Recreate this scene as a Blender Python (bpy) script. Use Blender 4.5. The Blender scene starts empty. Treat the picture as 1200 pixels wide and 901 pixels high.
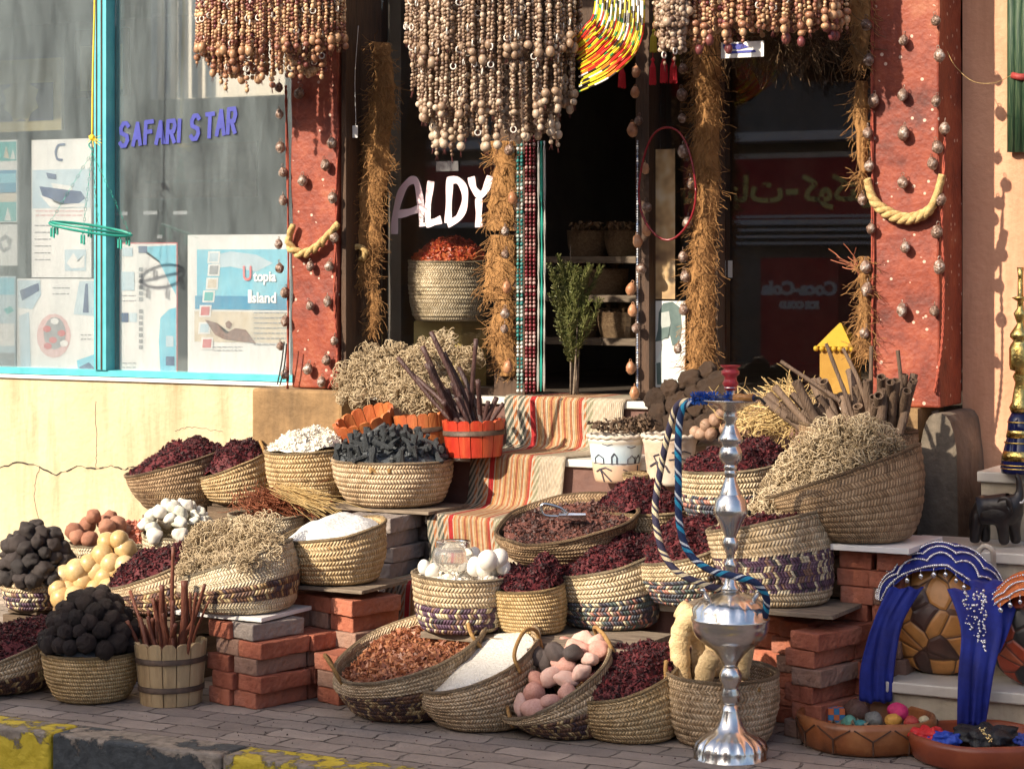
import bpy, math, random
from mathutils import Vector, Matrix, Quaternion, noise
C = bpy.context.scene.collection
SC = bpy.context.scene
R = random.Random(7)
# ------------------------------------------------------------ camera
TH = math.radians(28.0); CS, SN = math.cos(TH), math.sin(TH)
F = 2605.0; HY = 306.0; EYE = 1.46
cam_d = bpy.data.cameras.new('camera'); cam = bpy.data.objects.new('camera', cam_d); C.objects.link(cam)
cam.location = (0, 0, EYE); cam.rotation_euler = (math.pi/2, 0, TH)
cam_d.sensor_width = 36.0; cam_d.lens = 36.0*F/1200.0; cam_d.shift_y = -(450.0-HY)/1200.0
cam_d.clip_start = 0.1; cam_d.clip_end = 600
SC.camera = cam
# ------------------------------------------------------------ light
SUN_EL = math.radians(30.0)
w = bpy.data.worlds.new("World"); SC.world = w; w.use_nodes = True
nt = w.node_tree; sky = nt.nodes.new('ShaderNodeTexSky'); sky.sky_type = 'NISHITA'; sky.sun_disc = False
sky.sun_elevation = SUN_EL; sky.sun_rotation = math.radians(204)
bg = nt.nodes['Background']; bg.inputs[1].default_value = 0.125
sky.air_density = 0.8; sky.dust_density = 3.5; sky.ozone_density = 0.6
nt.links.new(sky.outputs[0], bg.inputs[0])
sd = bpy.data.lights.new('sun', 'SUN'); sun = bpy.data.objects.new('sun', sd); C.objects.link(sun)
sd.energy = 4.3; sd.angle = math.radians(0.8); sd.color = (1.0, 0.88, 0.70)
SDIR = Vector((0.407*math.cos(SUN_EL), 0.914*math.cos(SUN_EL), -math.sin(SUN_EL)))
sun.rotation_euler = SDIR.to_track_quat('-Z', 'Y').to_euler(); sun.location = (-6, -6, 9)
SC.view_settings.view_transform = 'Standard'; SC.view_settings.look = 'None'
SC.view_settings.exposure = 0.85; SC.view_settings.gamma = 1.0
# ------------------------------------------------------------ view rays to world points
def ray(px, py):
    u = (px-600)/F; v = (HY-py)/F
    return Vector((-SN+CS*u, CS+SN*u, v))
def onY(px, py, Y):
    d = ray(px, py); return Vector((d.x*Y/d.y, Y, EYE+d.z*Y/d.y))
def onZ(px, py, Z):
    d = ray(px, py); k = (Z-EYE)/d.z; return Vector((d.x*k, d.y*k, Z))
def ppm(p):            # photograph pixels per metre at a world point
    return F/(-SN*p.x+CS*p.y)
RT = Vector((CS, SN, 0)); FW = Vector((-SN, CS, 0)); UP = Vector((0, 0, 1))
# ------------------------------------------------------------ materials
def newmat(name):
    m = bpy.data.materials.new(name); m.use_nodes = True
    return m, m.node_tree, m.node_tree.nodes['Principled BSDF']
class NB:
    def __init__(s, nt): s.nt = nt
    def n(s, t, **kw):
        x = s.nt.nodes.new(t)
        for k, v in kw.items():
            if k.startswith('i_'):
                key = k[2:]; key = int(key) if key.isdigit() else key
                x.inputs[key].default_value = v
            else: setattr(x, k, v)
        return x
    def l(s, a, b): s.nt.links.new(a, b)
    def math(s, op, a, b=None, c=None):
        x = s.nt.nodes.new('ShaderNodeMath'); x.operation = op
        for i, v in enumerate((a, b, c)):
            if v is None: continue
            if hasattr(v, 'links'): s.l(v, x.inputs[i])
            else: x.inputs[i].default_value = v
        return x.outputs[0]
    def ramp(s, fac, stops, interp='LINEAR'):
        x = s.nt.nodes.new('ShaderNodeValToRGB'); cr = x.color_ramp; cr.interpolation = interp
        while len(cr.elements) > 1: cr.elements.remove(cr.elements[-1])
        cr.elements[0].position = stops[0][0]; cr.elements[0].color = (*stops[0][1], 1)
        for p, c in stops[1:]:
            e = cr.elements.new(p); e.color = (*c, 1)
        s.l(fac, x.inputs[0]); return x.outputs[0]
    def mix(s, fac, a, b, mode='MIX'):
        x = s.nt.nodes.new('ShaderNodeMix'); x.data_type = 'RGBA'; x.blend_type = mode
        for sock, v in ((x.inputs[0], fac), (x.inputs[6], a), (x.inputs[7], b)):
            if hasattr(v, 'links'): s.l(v, sock)
            elif isinstance(v, (int, float)): sock.default_value = v
            else: sock.default_value = (*v, 1)
        return x.outputs[2]
    def bump(s, h, dist, bsdf, strength=1.0):
        b = s.nt.nodes.new('ShaderNodeBump'); b.inputs['Distance'].default_value = dist; b.inputs['Strength'].default_value = strength
        s.l(h, b.inputs['Height']); s.l(b.outputs[0], bsdf.inputs['Normal'])
def pm(name, c1, c2=None, scale=20, rough=.8, metal=0, bump=0, bscale=None, island=0, objr=0, detail=6, c3=None, sheen=0, coord='Object', spec=None, stretch=None):
    m, t, p = newmat(name); b = NB(t)
    p.inputs['Roughness'].default_value = rough; p.inputs['Metallic'].default_value = metal
    if spec is not None: p.inputs['Specular IOR Level'].default_value = spec
    if sheen: p.inputs['Sheen Weight'].default_value = sheen
    c2 = c2 or c1
    tc = b.n('ShaderNodeTexCoord'); co = tc.outputs[coord]
    if stretch:
        mp = b.n('ShaderNodeMapping'); mp.inputs['Scale'].default_value = stretch; b.l(co, mp.inputs[0]); co = mp.outputs[0]
    n = b.n('ShaderNodeTexNoise', i_Scale=scale, i_Detail=detail, i_Roughness=.6); b.l(co, n.inputs['Vector'])
    f = b.math('MULTIPLY_ADD', n.outputs[0], 2.6, -.8)
    st = [(0.0, c1), (1.0, c2)] if not c3 else [(0.0, c1), (.5, c2), (1.0, c3)]
    if island:
        g = b.n('ShaderNodeNewGeometry'); f = b.math('ADD', b.math('MULTIPLY', g.outputs['Random Per Island'], island), b.math('MULTIPLY', f, 1-island))
    if objr:
        o = b.n('ShaderNodeObjectInfo'); f = b.math('ADD', b.math('MULTIPLY', o.outputs['Random'], objr), b.math('MULTIPLY', f, 1-objr))
    b.l(b.ramp(f, st), p.inputs['Base Color'])
    if bump:
        n2 = b.n('ShaderNodeTexNoise', i_Scale=bscale or scale*4, i_Detail=5.0); b.l(co, n2.inputs['Vector'])
        b.bump(n2.outputs[0], bump, p)
    return m
def weave(name, base=((.42, .27, .13), (.66, .49, .29)), dye=None, h=.0185, wd=.0115, slant=.8, amt=.0045, fine=False):
    m, t, p = newmat(name); b = NB(t); p.inputs['Roughness'].default_value = .62
    tc = b.n('ShaderNodeUVMap'); sx = b.n('ShaderNodeSeparateXYZ'); b.l(tc.outputs[0], sx.inputs[0])
    u, v = sx.outputs[0], sx.outputs[1]
    vh = b.math('DIVIDE', v, h); row = b.math('FLOOR', vh); fv = b.math('FRACT', vh)
    alt = b.math('SUBTRACT', b.math('MULTIPLY', b.math('MODULO', row, 2.0), 2.0), 1.0)
    if fine: alt = 1.0
    us = b.math('ADD', b.math('DIVIDE', u, wd), b.math('ADD', b.math('MULTIPLY', b.math('MULTIPLY', fv, slant), alt), b.math('MULTIPLY', row, .37)))
    cell = b.math('FLOOR', us); fu = b.math('FRACT', us)
    cv = b.n('ShaderNodeCombineXYZ'); b.l(cell, cv.inputs[0]); b.l(row, cv.inputs[1])
    wn = b.n('ShaderNodeTexWhiteNoise'); wn.noise_dimensions = '2D'; b.l(cv.outputs[0], wn.inputs['Vector'])
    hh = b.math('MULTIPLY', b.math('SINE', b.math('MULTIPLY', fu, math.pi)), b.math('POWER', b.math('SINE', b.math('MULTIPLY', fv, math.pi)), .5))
    tc2 = b.n('ShaderNodeTexCoord'); nz = b.n('ShaderNodeTexNoise', i_Scale=6.0, i_Detail=4.0); b.l(tc2.outputs['Object'], nz.inputs['Vector'])
    oi = b.n('ShaderNodeObjectInfo')
    f = b.math('ADD', b.math('MULTIPLY', wn.outputs[0], .5), b.math('MULTIPLY_ADD', nz.outputs[0], 1.6, -.55))
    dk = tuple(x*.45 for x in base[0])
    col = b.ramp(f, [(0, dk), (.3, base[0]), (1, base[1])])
    if dye:
        at = b.n('ShaderNodeAttribute', attribute_name='band')
        wn2 = b.n('ShaderNodeTexWhiteNoise'); wn2.noise_dimensions = '3D'
        cv2 = b.n('ShaderNodeCombineXYZ'); b.l(cell, cv2.inputs[0]); b.l(row, cv2.inputs[1]); cv2.inputs[2].default_value = 3.3; b.l(cv2.outputs[0], wn2.inputs['Vector'])
        dc = b.ramp(wn2.outputs[0], dye, 'CONSTANT'); col = b.mix(at.outputs['Fac'], col, dc)
    gap = b.ramp(hh, [(0, (.34, .28, .22)), (.45, (1, 1, 1))]); col = b.mix(.75, col, gap, 'MULTIPLY')  # shade between stitches multiplied into the weave colour
    b.l(col, p.inputs['Base Color']); b.bump(hh, amt, p)
    return m
def glass(name, refl, dust, dcol=(.5, .5, .48)):
    m, t, p = newmat(name); b = NB(t); t.nodes.remove(p)
    out = t.nodes['Material Output']
    tr = b.n('ShaderNodeBsdfTransparent'); gl = b.n('ShaderNodeBsdfGlossy'); gl.inputs['Roughness'].default_value = .015
    fr = b.n('ShaderNodeLayerWeight'); fr.inputs[0].default_value = .35
    f = b.math('MULTIPLY_ADD', fr.outputs['Fresnel'], .6, refl)
    df = b.n('ShaderNodeBsdfDiffuse'); df.inputs[0].default_value = (*dcol, 1)
    tc = b.n('ShaderNodeTexCoord'); mp = b.n('ShaderNodeMapping'); mp.inputs['Scale'].default_value = (6, 6, 1.1); b.l(tc.outputs['Object'], mp.inputs[0])
    n = b.n('ShaderNodeTexNoise', i_Scale=2.2, i_Detail=7.0, i_Roughness=.65); b.l(mp.outputs[0], n.inputs['Vector'])
    d = b.math('MULTIPLY', b.math('POWER', n.outputs[0], 1.5), dust*2.6)
    m1 = b.n('ShaderNodeMixShader'); m2 = b.n('ShaderNodeMixShader')
    b.l(f, m1.inputs[0]); b.l(tr.outputs[0], m1.inputs[1]); b.l(gl.outputs[0], m1.inputs[2])
    b.l(d, m2.inputs[0]); b.l(m1.outputs[0], m2.inputs[1]); b.l(df.outputs[0], m2.inputs[2]); b.l(m2.outputs[0], out.inputs[0])
    return m
# ------------------------------------------------------------ mesh builder
class MB:
    def __init__(s): s.v = []; s.f = []; s.uv = []; s.mi = []; s.band = None; s.cur = 0
    def face(s, ids, uvs=None): s.f.append(tuple(ids)); s.uv.append(uvs); s.mi.append(s.cur)
    def box(s, cx, cy, cz, sx, sy, sz, M=None):
        o = len(s.v)
        for z in (-.5, .5):
            for y in (-.5, .5):
                for x in (-.5, .5):
                    p = Vector((x*sx, y*sy, z*sz))
                    if M: p = M @ p
                    s.v.append((p.x+cx, p.y+cy, p.z+cz))
        for q in ((0, 2, 3, 1), (4, 5, 7, 6), (0, 1, 5, 4), (2, 6, 7, 3), (0, 4, 6, 2), (1, 3, 7, 5)):
            s.face([o+i for i in q], [(0, 0), (1, 0), (1, 1), (0, 1)])
        return s
    def bx(s, x0, x1, y0, y1, z0, z1): return s.box((x0+x1)/2, (y0+y1)/2, (z0+z1)/2, abs(x1-x0), abs(y1-y0), abs(z1-z0))
    def loft(s, rings, closed=True, cap0=False, cap1=False, uv=None):
        o = len(s.v); n = len(rings[0]); m = len(rings)
        for r in rings:
            for p in r: s.v.append(tuple(p))
        k = n if closed else n-1
        for i in range(m-1):
            for j in range(k):
                a = o+i*n+j; b2 = o+i*n+(j+1) % n
                q = [a, b2, b2+n, a+n]
                if uv: s.face(q, [uv(i, j), uv(i, j+1), uv(i+1, j+1), uv(i+1, j)])
                else: s.face(q, [(j/n, i/m), ((j+1)/n, i/m), ((j+1)/n, (i+1)/m), (j/n, (i+1)/m)])
        if cap0: s.face([o+j for j in range(n)][::-1])
        if cap1: s.face([o+(m-1)*n+j for j in range(n)])
        return s
    def tube(s, pts, r, n=6, cap=True, rr=None):
        pts = [Vector(p) for p in pts]; L = [0]
        for a, b2 in zip(pts, pts[1:]): L.append(L[-1]+(b2-a).length)
        rings = []; t0 = (pts[1]-pts[0]).normalized()
        nx = t0.orthogonal().normalized()
        for i, p in enumerate(pts):
            t = (pts[min(i+1, len(pts)-1)]-pts[max(i-1, 0)])
            t = t.normalized() if t.length > 1e-9 else t0
            nx = (nx-t*nx.dot(t)); nx = nx.normalized() if nx.length > 1e-6 else t.orthogonal().normalized()
            ny = t.cross(nx); q = rr[i] if rr else r
            rings.append([p+(nx*math.cos(a)+ny*math.sin(a))*q for a in [2*math.pi*k/n for k in range(n)]])
        s.loft(rings, True, cap, cap, uv=lambda i, j: (j/n, L[i])); return s
    def lathe(s, prof, n=24, c=(0, 0, 0), flute=None):
        rings = []
        for (r, z) in prof:
            rings.append([(c[0]+r*math.cos(a), c[1]+r*math.sin(a), c[2]+z) for a in [2*math.pi*k/n for k in range(n)]])
        s.loft(rings, True, prof[0][0] > 1e-4, prof[-1][0] > 1e-4); return s
    def ball(s, c, r, nu=8, nv=5, sc=(1, 1, 1)):
        o = len(s.v); c = Vector(c)
        s.v.append((c.x, c.y, c.z-r*sc[2]))
        for i in range(1, nv):
            ph = -math.pi/2+math.pi*i/nv
            for j in range(nu):
                a = 2*math.pi*j/nu; s.v.append((c.x+r*sc[0]*math.cos(ph)*math.cos(a), c.y+r*sc[1]*math.cos(ph)*math.sin(a), c.z+r*sc[2]*math.sin(ph)))
        s.v.append((c.x, c.y, c.z+r*sc[2])); top = len(s.v)-1
        for j in range(nu): s.face((o, o+1+(j+1) % nu, o+1+j))
        for i in range(nv-2):
            for j in range(nu):
                a = o+1+i*nu+j; b2 = o+1+i*nu+(j+1) % nu; s.face((a, b2, b2+nu, a+nu))
        k = o+1+(nv-2)*nu
        for j in range(nu): s.face((k+j, k+(j+1) % nu, top))
        return s
    def chip(s, c, r, rnd):      # small crumpled petal / crumb
        o = len(s.v); c = Vector(c); q = Quaternion((rnd.gauss(0, 1), rnd.gauss(0, 1), rnd.gauss(0, 1), rnd.gauss(0, 1))).normalized()
        for p in ((1, 0, -.1), (0, .7, .25), (-1, .1, -.15), (0, -.6, .3), (.1, 0, .65)):
            w_ = q @ (Vector(p)*r*rnd.uniform(.7, 1.2)); s.v.append(tuple(c+w_))
        for f in ((0, 1, 4), (1, 2, 4), (2, 3, 4), (3, 0, 4), (0, 3, 2, 1)): s.face([o+i for i in f])
    def mesh(s, name, mats, smooth=False, bevel=0):
        me = bpy.data.meshes.new(name); me.from_pydata([tuple(x) for x in s.v], [], s.f)
        if not isinstance(mats, (list, tuple)): mats = [mats]
        for m in mats: me.materials.append(m)
        uvl = me.uv_layers.new(name='UVMap')
        k = 0; data = [0.0]*(2*len(me.loops))
        for f, uv in zip(s.f, s.uv):
            for i in range(len(f)):
                if uv: data[2*k], data[2*k+1] = uv[i]
                k += 1
        uvl.data.foreach_set('uv', data)
        me.polygons.foreach_set('material_index', s.mi)
        if s.band is not None:
            at = me.attributes.new('band', 'FLOAT', 'POINT'); at.data.foreach_set('value', (s.band+[0.0]*len(s.v))[:len(s.v)])
        if smooth: me.polygons.foreach_set('use_smooth', [True]*len(me.polygons))
        me.update(); return me
def link(name, me, parent=None, loc=None, rot=None, sc=None):
    o = bpy.data.objects.new(name, me); C.objects.link(o)
    if parent is not None: o.parent = parent
    if loc is not None: o.location = loc
    if rot is not None: o.rotation_euler = rot
    if sc is not None: o.scale = sc if hasattr(sc, '__len__') else (sc, sc, sc)
    return o
def tag(o, label=None, cat=None, group=None, kind=None):
    if label: o['label'] = label
    if cat: o['category'] = cat
    if group: o['group'] = group
    if kind: o['kind'] = kind
    return o
def thing(name, label, cat, loc=(0, 0, 0), group=None):
    o = bpy.data.objects.new(name, None); C.objects.link(o); o.location = loc; o.empty_display_size = .05
    return tag(o, label, cat, group)
def part(name, mb, mat, parent, smooth=False, local=False, label=None, bev=0):
    me = mb.mesh(name, mat, smooth); o = link(name, me, parent)
    if not local and parent is not None:
        p = parent
        off = Vector((0, 0, 0))
        while p is not None: off += p.location; p = p.parent
        o.matrix_parent_inverse = Matrix.Translation(-off)
        me.transform(Matrix.Translation(-off)); o.matrix_parent_inverse = Matrix.Identity(4)
    if label: o['label'] = label
    if bev: bevel(o, bev)
    return o
def bevel(o, wd, seg=2):
    b = o.modifiers.new('bevel', 'BEVEL'); b.width = wd; b.segments = seg; b.limit_method = 'ANGLE'
def struct(name, mb, mat, smooth=False):
    o = link(name, mb.mesh(name, mat, smooth)); o['kind'] = 'structure'; return o
def solo(name, mb, mat, label, cat, group=None, smooth=False, kind=None, base=None, bev=0):
    me = mb.mesh(name, mat, smooth)
    if base is None:
        n = len(me.vertices); xs = [v.co for v in me.vertices]
        base = Vector((sum(v.x for v in xs)/n, sum(v.y for v in xs)/n, min(v.z for v in xs)))
    me.transform(Matrix.Translation(-Vector(base))); o = link(name, me, None, base); 
    if bev: bevel(o, bev)
    return tag(o, label, cat, group, kind)
def textmesh(s, size, ext=0.0, bold=0.0):
    c = bpy.data.curves.new('t', 'FONT'); c.body = s; c.size = size; c.extrude = ext; c.offset = bold; c.align_x = 'LEFT'; c.resolution_u = 3
    o = bpy.data.objects.new('t', c); C.objects.link(o)
    dg = bpy.context.evaluated_depsgraph_get(); me = bpy.data.meshes.new_from_object(o.evaluated_get(dg)); bpy.data.objects.remove(o); return me
def addtext(parent, name, s, M, size, mat, ext=.0008, bold=0.0, squash=None):
    me = textmesh(s, size, ext, bold)
    xs = [v.co.x for v in me.vertices]
    if squash: k = squash/(max(xs)-min(xs)); me.transform(Matrix.Scale(k, 4, (1, 0, 0)))
    me.materials.clear(); me.materials.append(mat); me.transform(M)
    o = link(name, me, parent)
    if parent: me.transform(Matrix.Translation(-parent.location))
    return o
FACE = Matrix.Rotation(math.pi/2, 4, 'X')       # text upright, facing -Y
def crv(pts, n=6):      # smooth polyline through points
    P = [Vector(p) for p in pts]; out = []
    for i in range(len(P)-1):
        a = P[max(i-1, 0)]; b2 = P[i]; c = P[i+1]; d = P[min(i+2, len(P)-1)]
        for k in range(n):
            t = k/n; out.append(.5*((2*b2)+(c-a)*t+(2*a-5*b2+4*c-d)*t*t+(3*b2-a-3*c+d)*t**3))
    out.append(P[-1]); return out
# ------------------------------------------------------------ palette
M_cream = None
def plaster(name, c1, c2, stain, sc=3.0):
    m, t, p = newmat(name); b = NB(t); p.inputs['Roughness'].default_value = .9
    tc = b.n('ShaderNodeTexCoord'); co = tc.outputs['Object']
    n1 = b.n('ShaderNodeTexNoise', i_Scale=sc, i_Detail=9.0, i_Roughness=.62); b.l(co, n1.inputs['Vector'])
    mp = b.n('ShaderNodeMapping'); mp.inputs['Scale'].default_value = (5, 5, .7); b.l(co, mp.inputs[0])
    n2 = b.n('ShaderNodeTexNoise', i_Scale=1.6, i_Detail=8.0, i_Roughness=.65); b.l(mp.outputs[0], n2.inputs['Vector'])
    c = b.ramp(n1.outputs[0], [(.3, c1), (.7, c2)])
    s = b.ramp(n2.outputs[0], [(.46, (0, 0, 0)), (.72, (1, 1, 1))]); bw = b.n('ShaderNodeRGBToBW'); b.l(s, bw.inputs[0])
    c = b.mix(b.math('MULTIPLY', bw.outputs[0], .8), c, stain); b.l(c, p.inputs['Base Color'])
    n3 = b.n('ShaderNodeTexNoise', i_Scale=40.0, i_Detail=8.0); b.l(co, n3.inputs['Vector'])
    h = b.math('ADD', b.math('MULTIPLY', n3.outputs[0], .4), n1.outputs[0]); b.bump(h, .012, p); return m
MT = {}
MT['cream'] = plaster('cream_plaster', (.49, .40, .25), (.61, .51, .34), (.30, .22, .11))
MT['salmon'] = plaster('salmon_plaster', (.60, .30, .18), (.70, .38, .235), (.42, .19, .10))
def redpaint():
    m, t, p = newmat('red_textured_paint'); b = NB(t); p.inputs['Roughness'].default_value = .6
    tc = b.n('ShaderNodeTexCoord'); co = tc.outputs['Object']
    n1 = b.n('ShaderNodeTexNoise', i_Scale=7.0, i_Detail=9.0, i_Roughness=.7); b.l(co, n1.inputs['Vector'])
    mp = b.n('ShaderNodeMapping'); mp.inputs['Scale'].default_value = (6, 6, 1.2); b.l(co, mp.inputs[0])
    n2 = b.n('ShaderNodeTexNoise', i_Scale=4.0, i_Detail=6.0); b.l(mp.outputs[0], n2.inputs['Vector'])
    c = b.ramp(n1.outputs[0], [(.3, (.09, .016, .010)), (.45, (.20, .034, .016)), (.56, (.27, .052, .022)), (.72, (.36, .12, .06))])
    c = b.mix(b.math('MULTIPLY', b.math('GREATER_THAN', n2.outputs[0], .62), .35), c, (.18, .03, .02))
    v = b.n('ShaderNodeTexVoronoi', i_Scale=26.0); b.l(co, v.inputs['Vector'])
    n4 = b.n('ShaderNodeTexNoise', i_Scale=9.0); b.l(co, n4.inputs['Vector'])
    sp = b.math('MULTIPLY', b.math('LESS_THAN', v.outputs['Distance'], .16), b.math('GREATER_THAN', n4.outputs[0], .5))
    c = b.mix(b.math('MULTIPLY', sp, .8), c, (.62, .46, .36))
    sz = b.n('ShaderNodeSeparateXYZ'); b.l(co, sz.inputs[0])
    g = b.math('SUBTRACT', 1.0, b.math('MULTIPLY', b.math('SUBTRACT', sz.outputs[2], b.math('MULTIPLY', n1.outputs[0], .3)), 4.0))
    gg = b.n('ShaderNodeClamp'); b.l(g, gg.inputs[0])
    c = b.mix(b.math('MULTIPLY', gg.outputs[0], .8), c, (.34, .17, .06))
    b.l(c, p.inputs['Base Color'])
    n3 = b.n('ShaderNodeTexNoise', i_Scale=55.0, i_Detail=7.0); b.l(co, n3.inputs['Vector']); b.bump(b.math('ADD', n3.outputs[0], b.math('MULTIPLY', n1.outputs[0], .5)), .0035, p)
    return m
MT['red'] = redpaint()
MT['teal'] = pm('teal_paint', (.06, .36, .42), (.10, .46, .52), 12, .5, bump=.001)
MT['dark'] = pm('dark_wood', (.035, .018, .010), (.09, .045, .022), 9, .7, bump=.004, stretch=(4, 4, .5))
MT['room'] = pm('dim_room_plaster', (.10, .09, .08), (.16, .14, .12), 4, .9)
MT['room2'] = pm('grey_room_plaster', (.17, .18, .18), (.26, .27, .27), 3, .9)
MT['wood'] = pm('weathered_wood', (.12, .085, .06), (.28, .22, .16), 8, .8, bump=.003, stretch=(1, 6, 6))
MT['marble'] = pm('worn_marble', (.50, .46, .40), (.68, .64, .57), 6, .45, bump=.001)
MT['riser'] = pm('brown_riser', (.10, .045, .035), (.17, .08, .06), 10, .6, bump=.002)
MT['stone'] = plaster('ochre_stone', (.17, .10, .045), (.36, .22, .10), (.07, .045, .025), 7)
MT['rock'] = plaster('grey_stone', (.10, .08, .06), (.25, .20, .15), (.07, .06, .045), 6)
MT['fibre'] = pm('palm_fibre', (.16, .07, .022), (.44, .23, .08), 14, .9, island=.6, bump=.003, bscale=200)
MT['straw'] = pm('yellow_straw', (.40, .26, .09), (.68, .50, .24), 14, .8, island=.6)
MT['rope'] = pm('jute_rope', (.34, .21, .07), (.60, .43, .19), 60, .9, bump=.003, bscale=220)
MT['rope_dk'] = pm('dark_jute_rope', (.20, .10, .03), (.42, .25, .09), 60, .9, bump=.003, bscale=220)
MT['black'] = pm('black_matter', (.008, .007, .006), (.03, .026, .022), 10, .7)
MT['white'] = pm('white_paint', (.72, .70, .67), (.82, .80, .78), 10, .6)
MT['paper'] = pm('white_paper', (.76, .77, .78), (.84, .85, .86), 5, .5)
MT['blue'] = pm('blue_letter_paint', (.022, .03, .24), (.04, .05, .34), 10, .5)
MT['pink'] = pm('pale_pink_paint', (.84, .56, .62), (.92, .78, .80), 3, .5)
MT['yellow'] = pm('yellow_cord', (.72, .52, .03), (.85, .66, .06), 40, .6)
MT['metal'] = pm('steel', (.6, .6, .6), (.8, .8, .8), 10, .22, 1)
MT['green'] = pm('green_plastic', (.01, .22, .17), (.02, .34, .26), 10, .4)
G1 = glass('window_glass_left', .09, .12, (.42, .50, .53))
G2 = glass('window_glass_shop', .055, .001, (.5, .48, .45))
# ------------------------------------------------------------ ground
YW = 7.72
def paving():
    m, t, p = newmat('worn_grey_pavers'); b = NB(t); p.inputs['Roughness'].default_value = .85
    tc = b.n('ShaderNodeTexCoord'); co = tc.outputs['Object']
    nw = b.n('ShaderNodeTexNoise', i_Scale=9.0, i_Detail=3.0); b.l(co, nw.inputs['Vector'])
    vm = b.n('ShaderNodeVectorMath', operation='MULTIPLY_ADD'); vm.inputs[1].default_value = (.06, .05, 0); b.l(nw.outputs['Color'], vm.inputs[0]); b.l(co, vm.inputs[2])
    br = b.n('ShaderNodeTexBrick', i_Scale=1.0); br.inputs['Brick Width'].default_value = .215; br.inputs['Row Height'].default_value = .108
    br.inputs['Mortar Size'].default_value = .0055; br.inputs['Mortar Smooth'].default_value = .5; b.l(vm.outputs[0], br.inputs['Vector'])
    br.inputs['Color1'].default_value = (.28, .24, .215, 1); br.inputs['Color2'].default_value = (.44, .38, .335, 1); br.inputs['Mortar'].default_value = (.10, .08, .07, 1)
    n1 = b.n('ShaderNodeTexNoise', i_Scale=3.0, i_Detail=9.0, i_Roughness=.7); b.l(co, n1.inputs['Vector'])
    gr = b.ramp(n1.outputs[0], [(.3, (.62, .60, .58)), (.7, (1.1, 1.05, 1.0))])
    c = b.mix(1.0, br.outputs[0], gr, 'MULTIPLY')
    n2 = b.n('ShaderNodeTexNoise', i_Scale=14.0, i_Detail=6.0, i_Roughness=.7); b.l(co, n2.inputs['Vector'])
    fill = b.math('GREATER_THAN', n2.outputs[0], .50)
    c = b.mix(b.math('MULTIPLY', b.math('MULTIPLY', fill, br.outputs['Fac']), .6), c, (.27, .23, .2))
    b.l(c, p.inputs['Base Color'])
    n3 = b.n('ShaderNodeTexNoise', i_Scale=90.0, i_Detail=5.0); b.l(co, n3.inputs['Vector'])
    h = b.math('ADD', b.math('MULTIPLY', br.outputs['Fac'], -1.0), b.math('ADD', b.math('MULTIPLY', n3.outputs[0], .35), b.math('MULTIPLY', n2.outputs[0], .9)))
    b.bump(h, .012, p); return m
KY = 5.40
struct('road', MB().bx(-150, 150, -90, KY-.0, -.35, -.15), pm('dusty_asphalt', (.14, .12, .10), (.22, .19, .155), 60, .9, bump=.004))
struct('pavement', MB().bx(-60, 60, KY+.15, 13, -.3, 0), paving())
struct('far_pavement', MB().bx(-60, 60, -10.5, -6.2, -.3, 0), MT['rock'])
def kerbmat(name, c1, c2):
    m, t, p = newmat(name); b = NB(t); p.inputs['Roughness'].default_value = .75
    tc = b.n('ShaderNodeTexCoord'); co = tc.outputs['Object']
    n1 = b.n('ShaderNodeTexNoise', i_Scale=7.0, i_Detail=9.0, i_Roughness=.68); b.l(co, n1.inputs['Vector'])
    sz = b.n('ShaderNodeSeparateXYZ'); b.l(co, sz.inputs[0])
    f = b.math('ADD', n1.outputs[0], b.math('MULTIPLY', b.math('ADD', sz.outputs[2], .06), 2.6))
    k = b.ramp(f, [(.62, (0, 0, 0)), (.66, (1, 1, 1))]); bw = b.n('ShaderNodeRGBToBW'); b.l(k, bw.inputs[0])
    n2 = b.n('ShaderNodeTexNoise', i_Scale=30.0, i_Detail=9.0); b.l(co, n2.inputs['Vector'])
    pc = b.ramp(n2.outputs[0], [(.3, c1), (.7, c2)]); cc = b.ramp(n2.outputs[0], [(.3, (.17, .14, .11)), (.7, (.36, .30, .24))])
    b.l(b.mix(bw.outputs[0], pc, cc), p.inputs['Base Color'])
    b.bump(b.math('ADD', n2.outputs[0], b.math('MULTIPLY', bw.outputs[0], -.5)), .012, p); return m
MY = kerbmat('chipped_yellow_kerb_paint', (.55, .40, .02), (.70, .54, .05)); MK = kerbmat('chipped_dark_kerb_paint', (.035, .04, .045), (.075, .085, .09))
kb = MB(); x = -4.487-.641*40; i = 0
while x < 24:
    kb.cur = (i+1) % 2; kb.bx(x+.003, x+.638, KY, KY+.148, -.3, 0.002); x += .641; i += 1
ko = struct('kerb', kb, [MY, MK]); bevel(ko, .012, 3)
# ------------------------------------------------------------ shop front
XL0, XL1 = -4.963, -4.742        # left pillar
XR0, XR1 = -2.541, -2.294        # right pillar
ZS = .955
sf = thing('shop_building', 'pale plastered building front with two shop windows and an open doorway', 'building', (-3.6, 7.8, 0))
part('lower_wall', MB().bx(-9.5, XL0-.02, 7.72, 8.0, 0, .94), MT['cream'], sf, label='cracked cream plaster wall under the left window')
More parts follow.
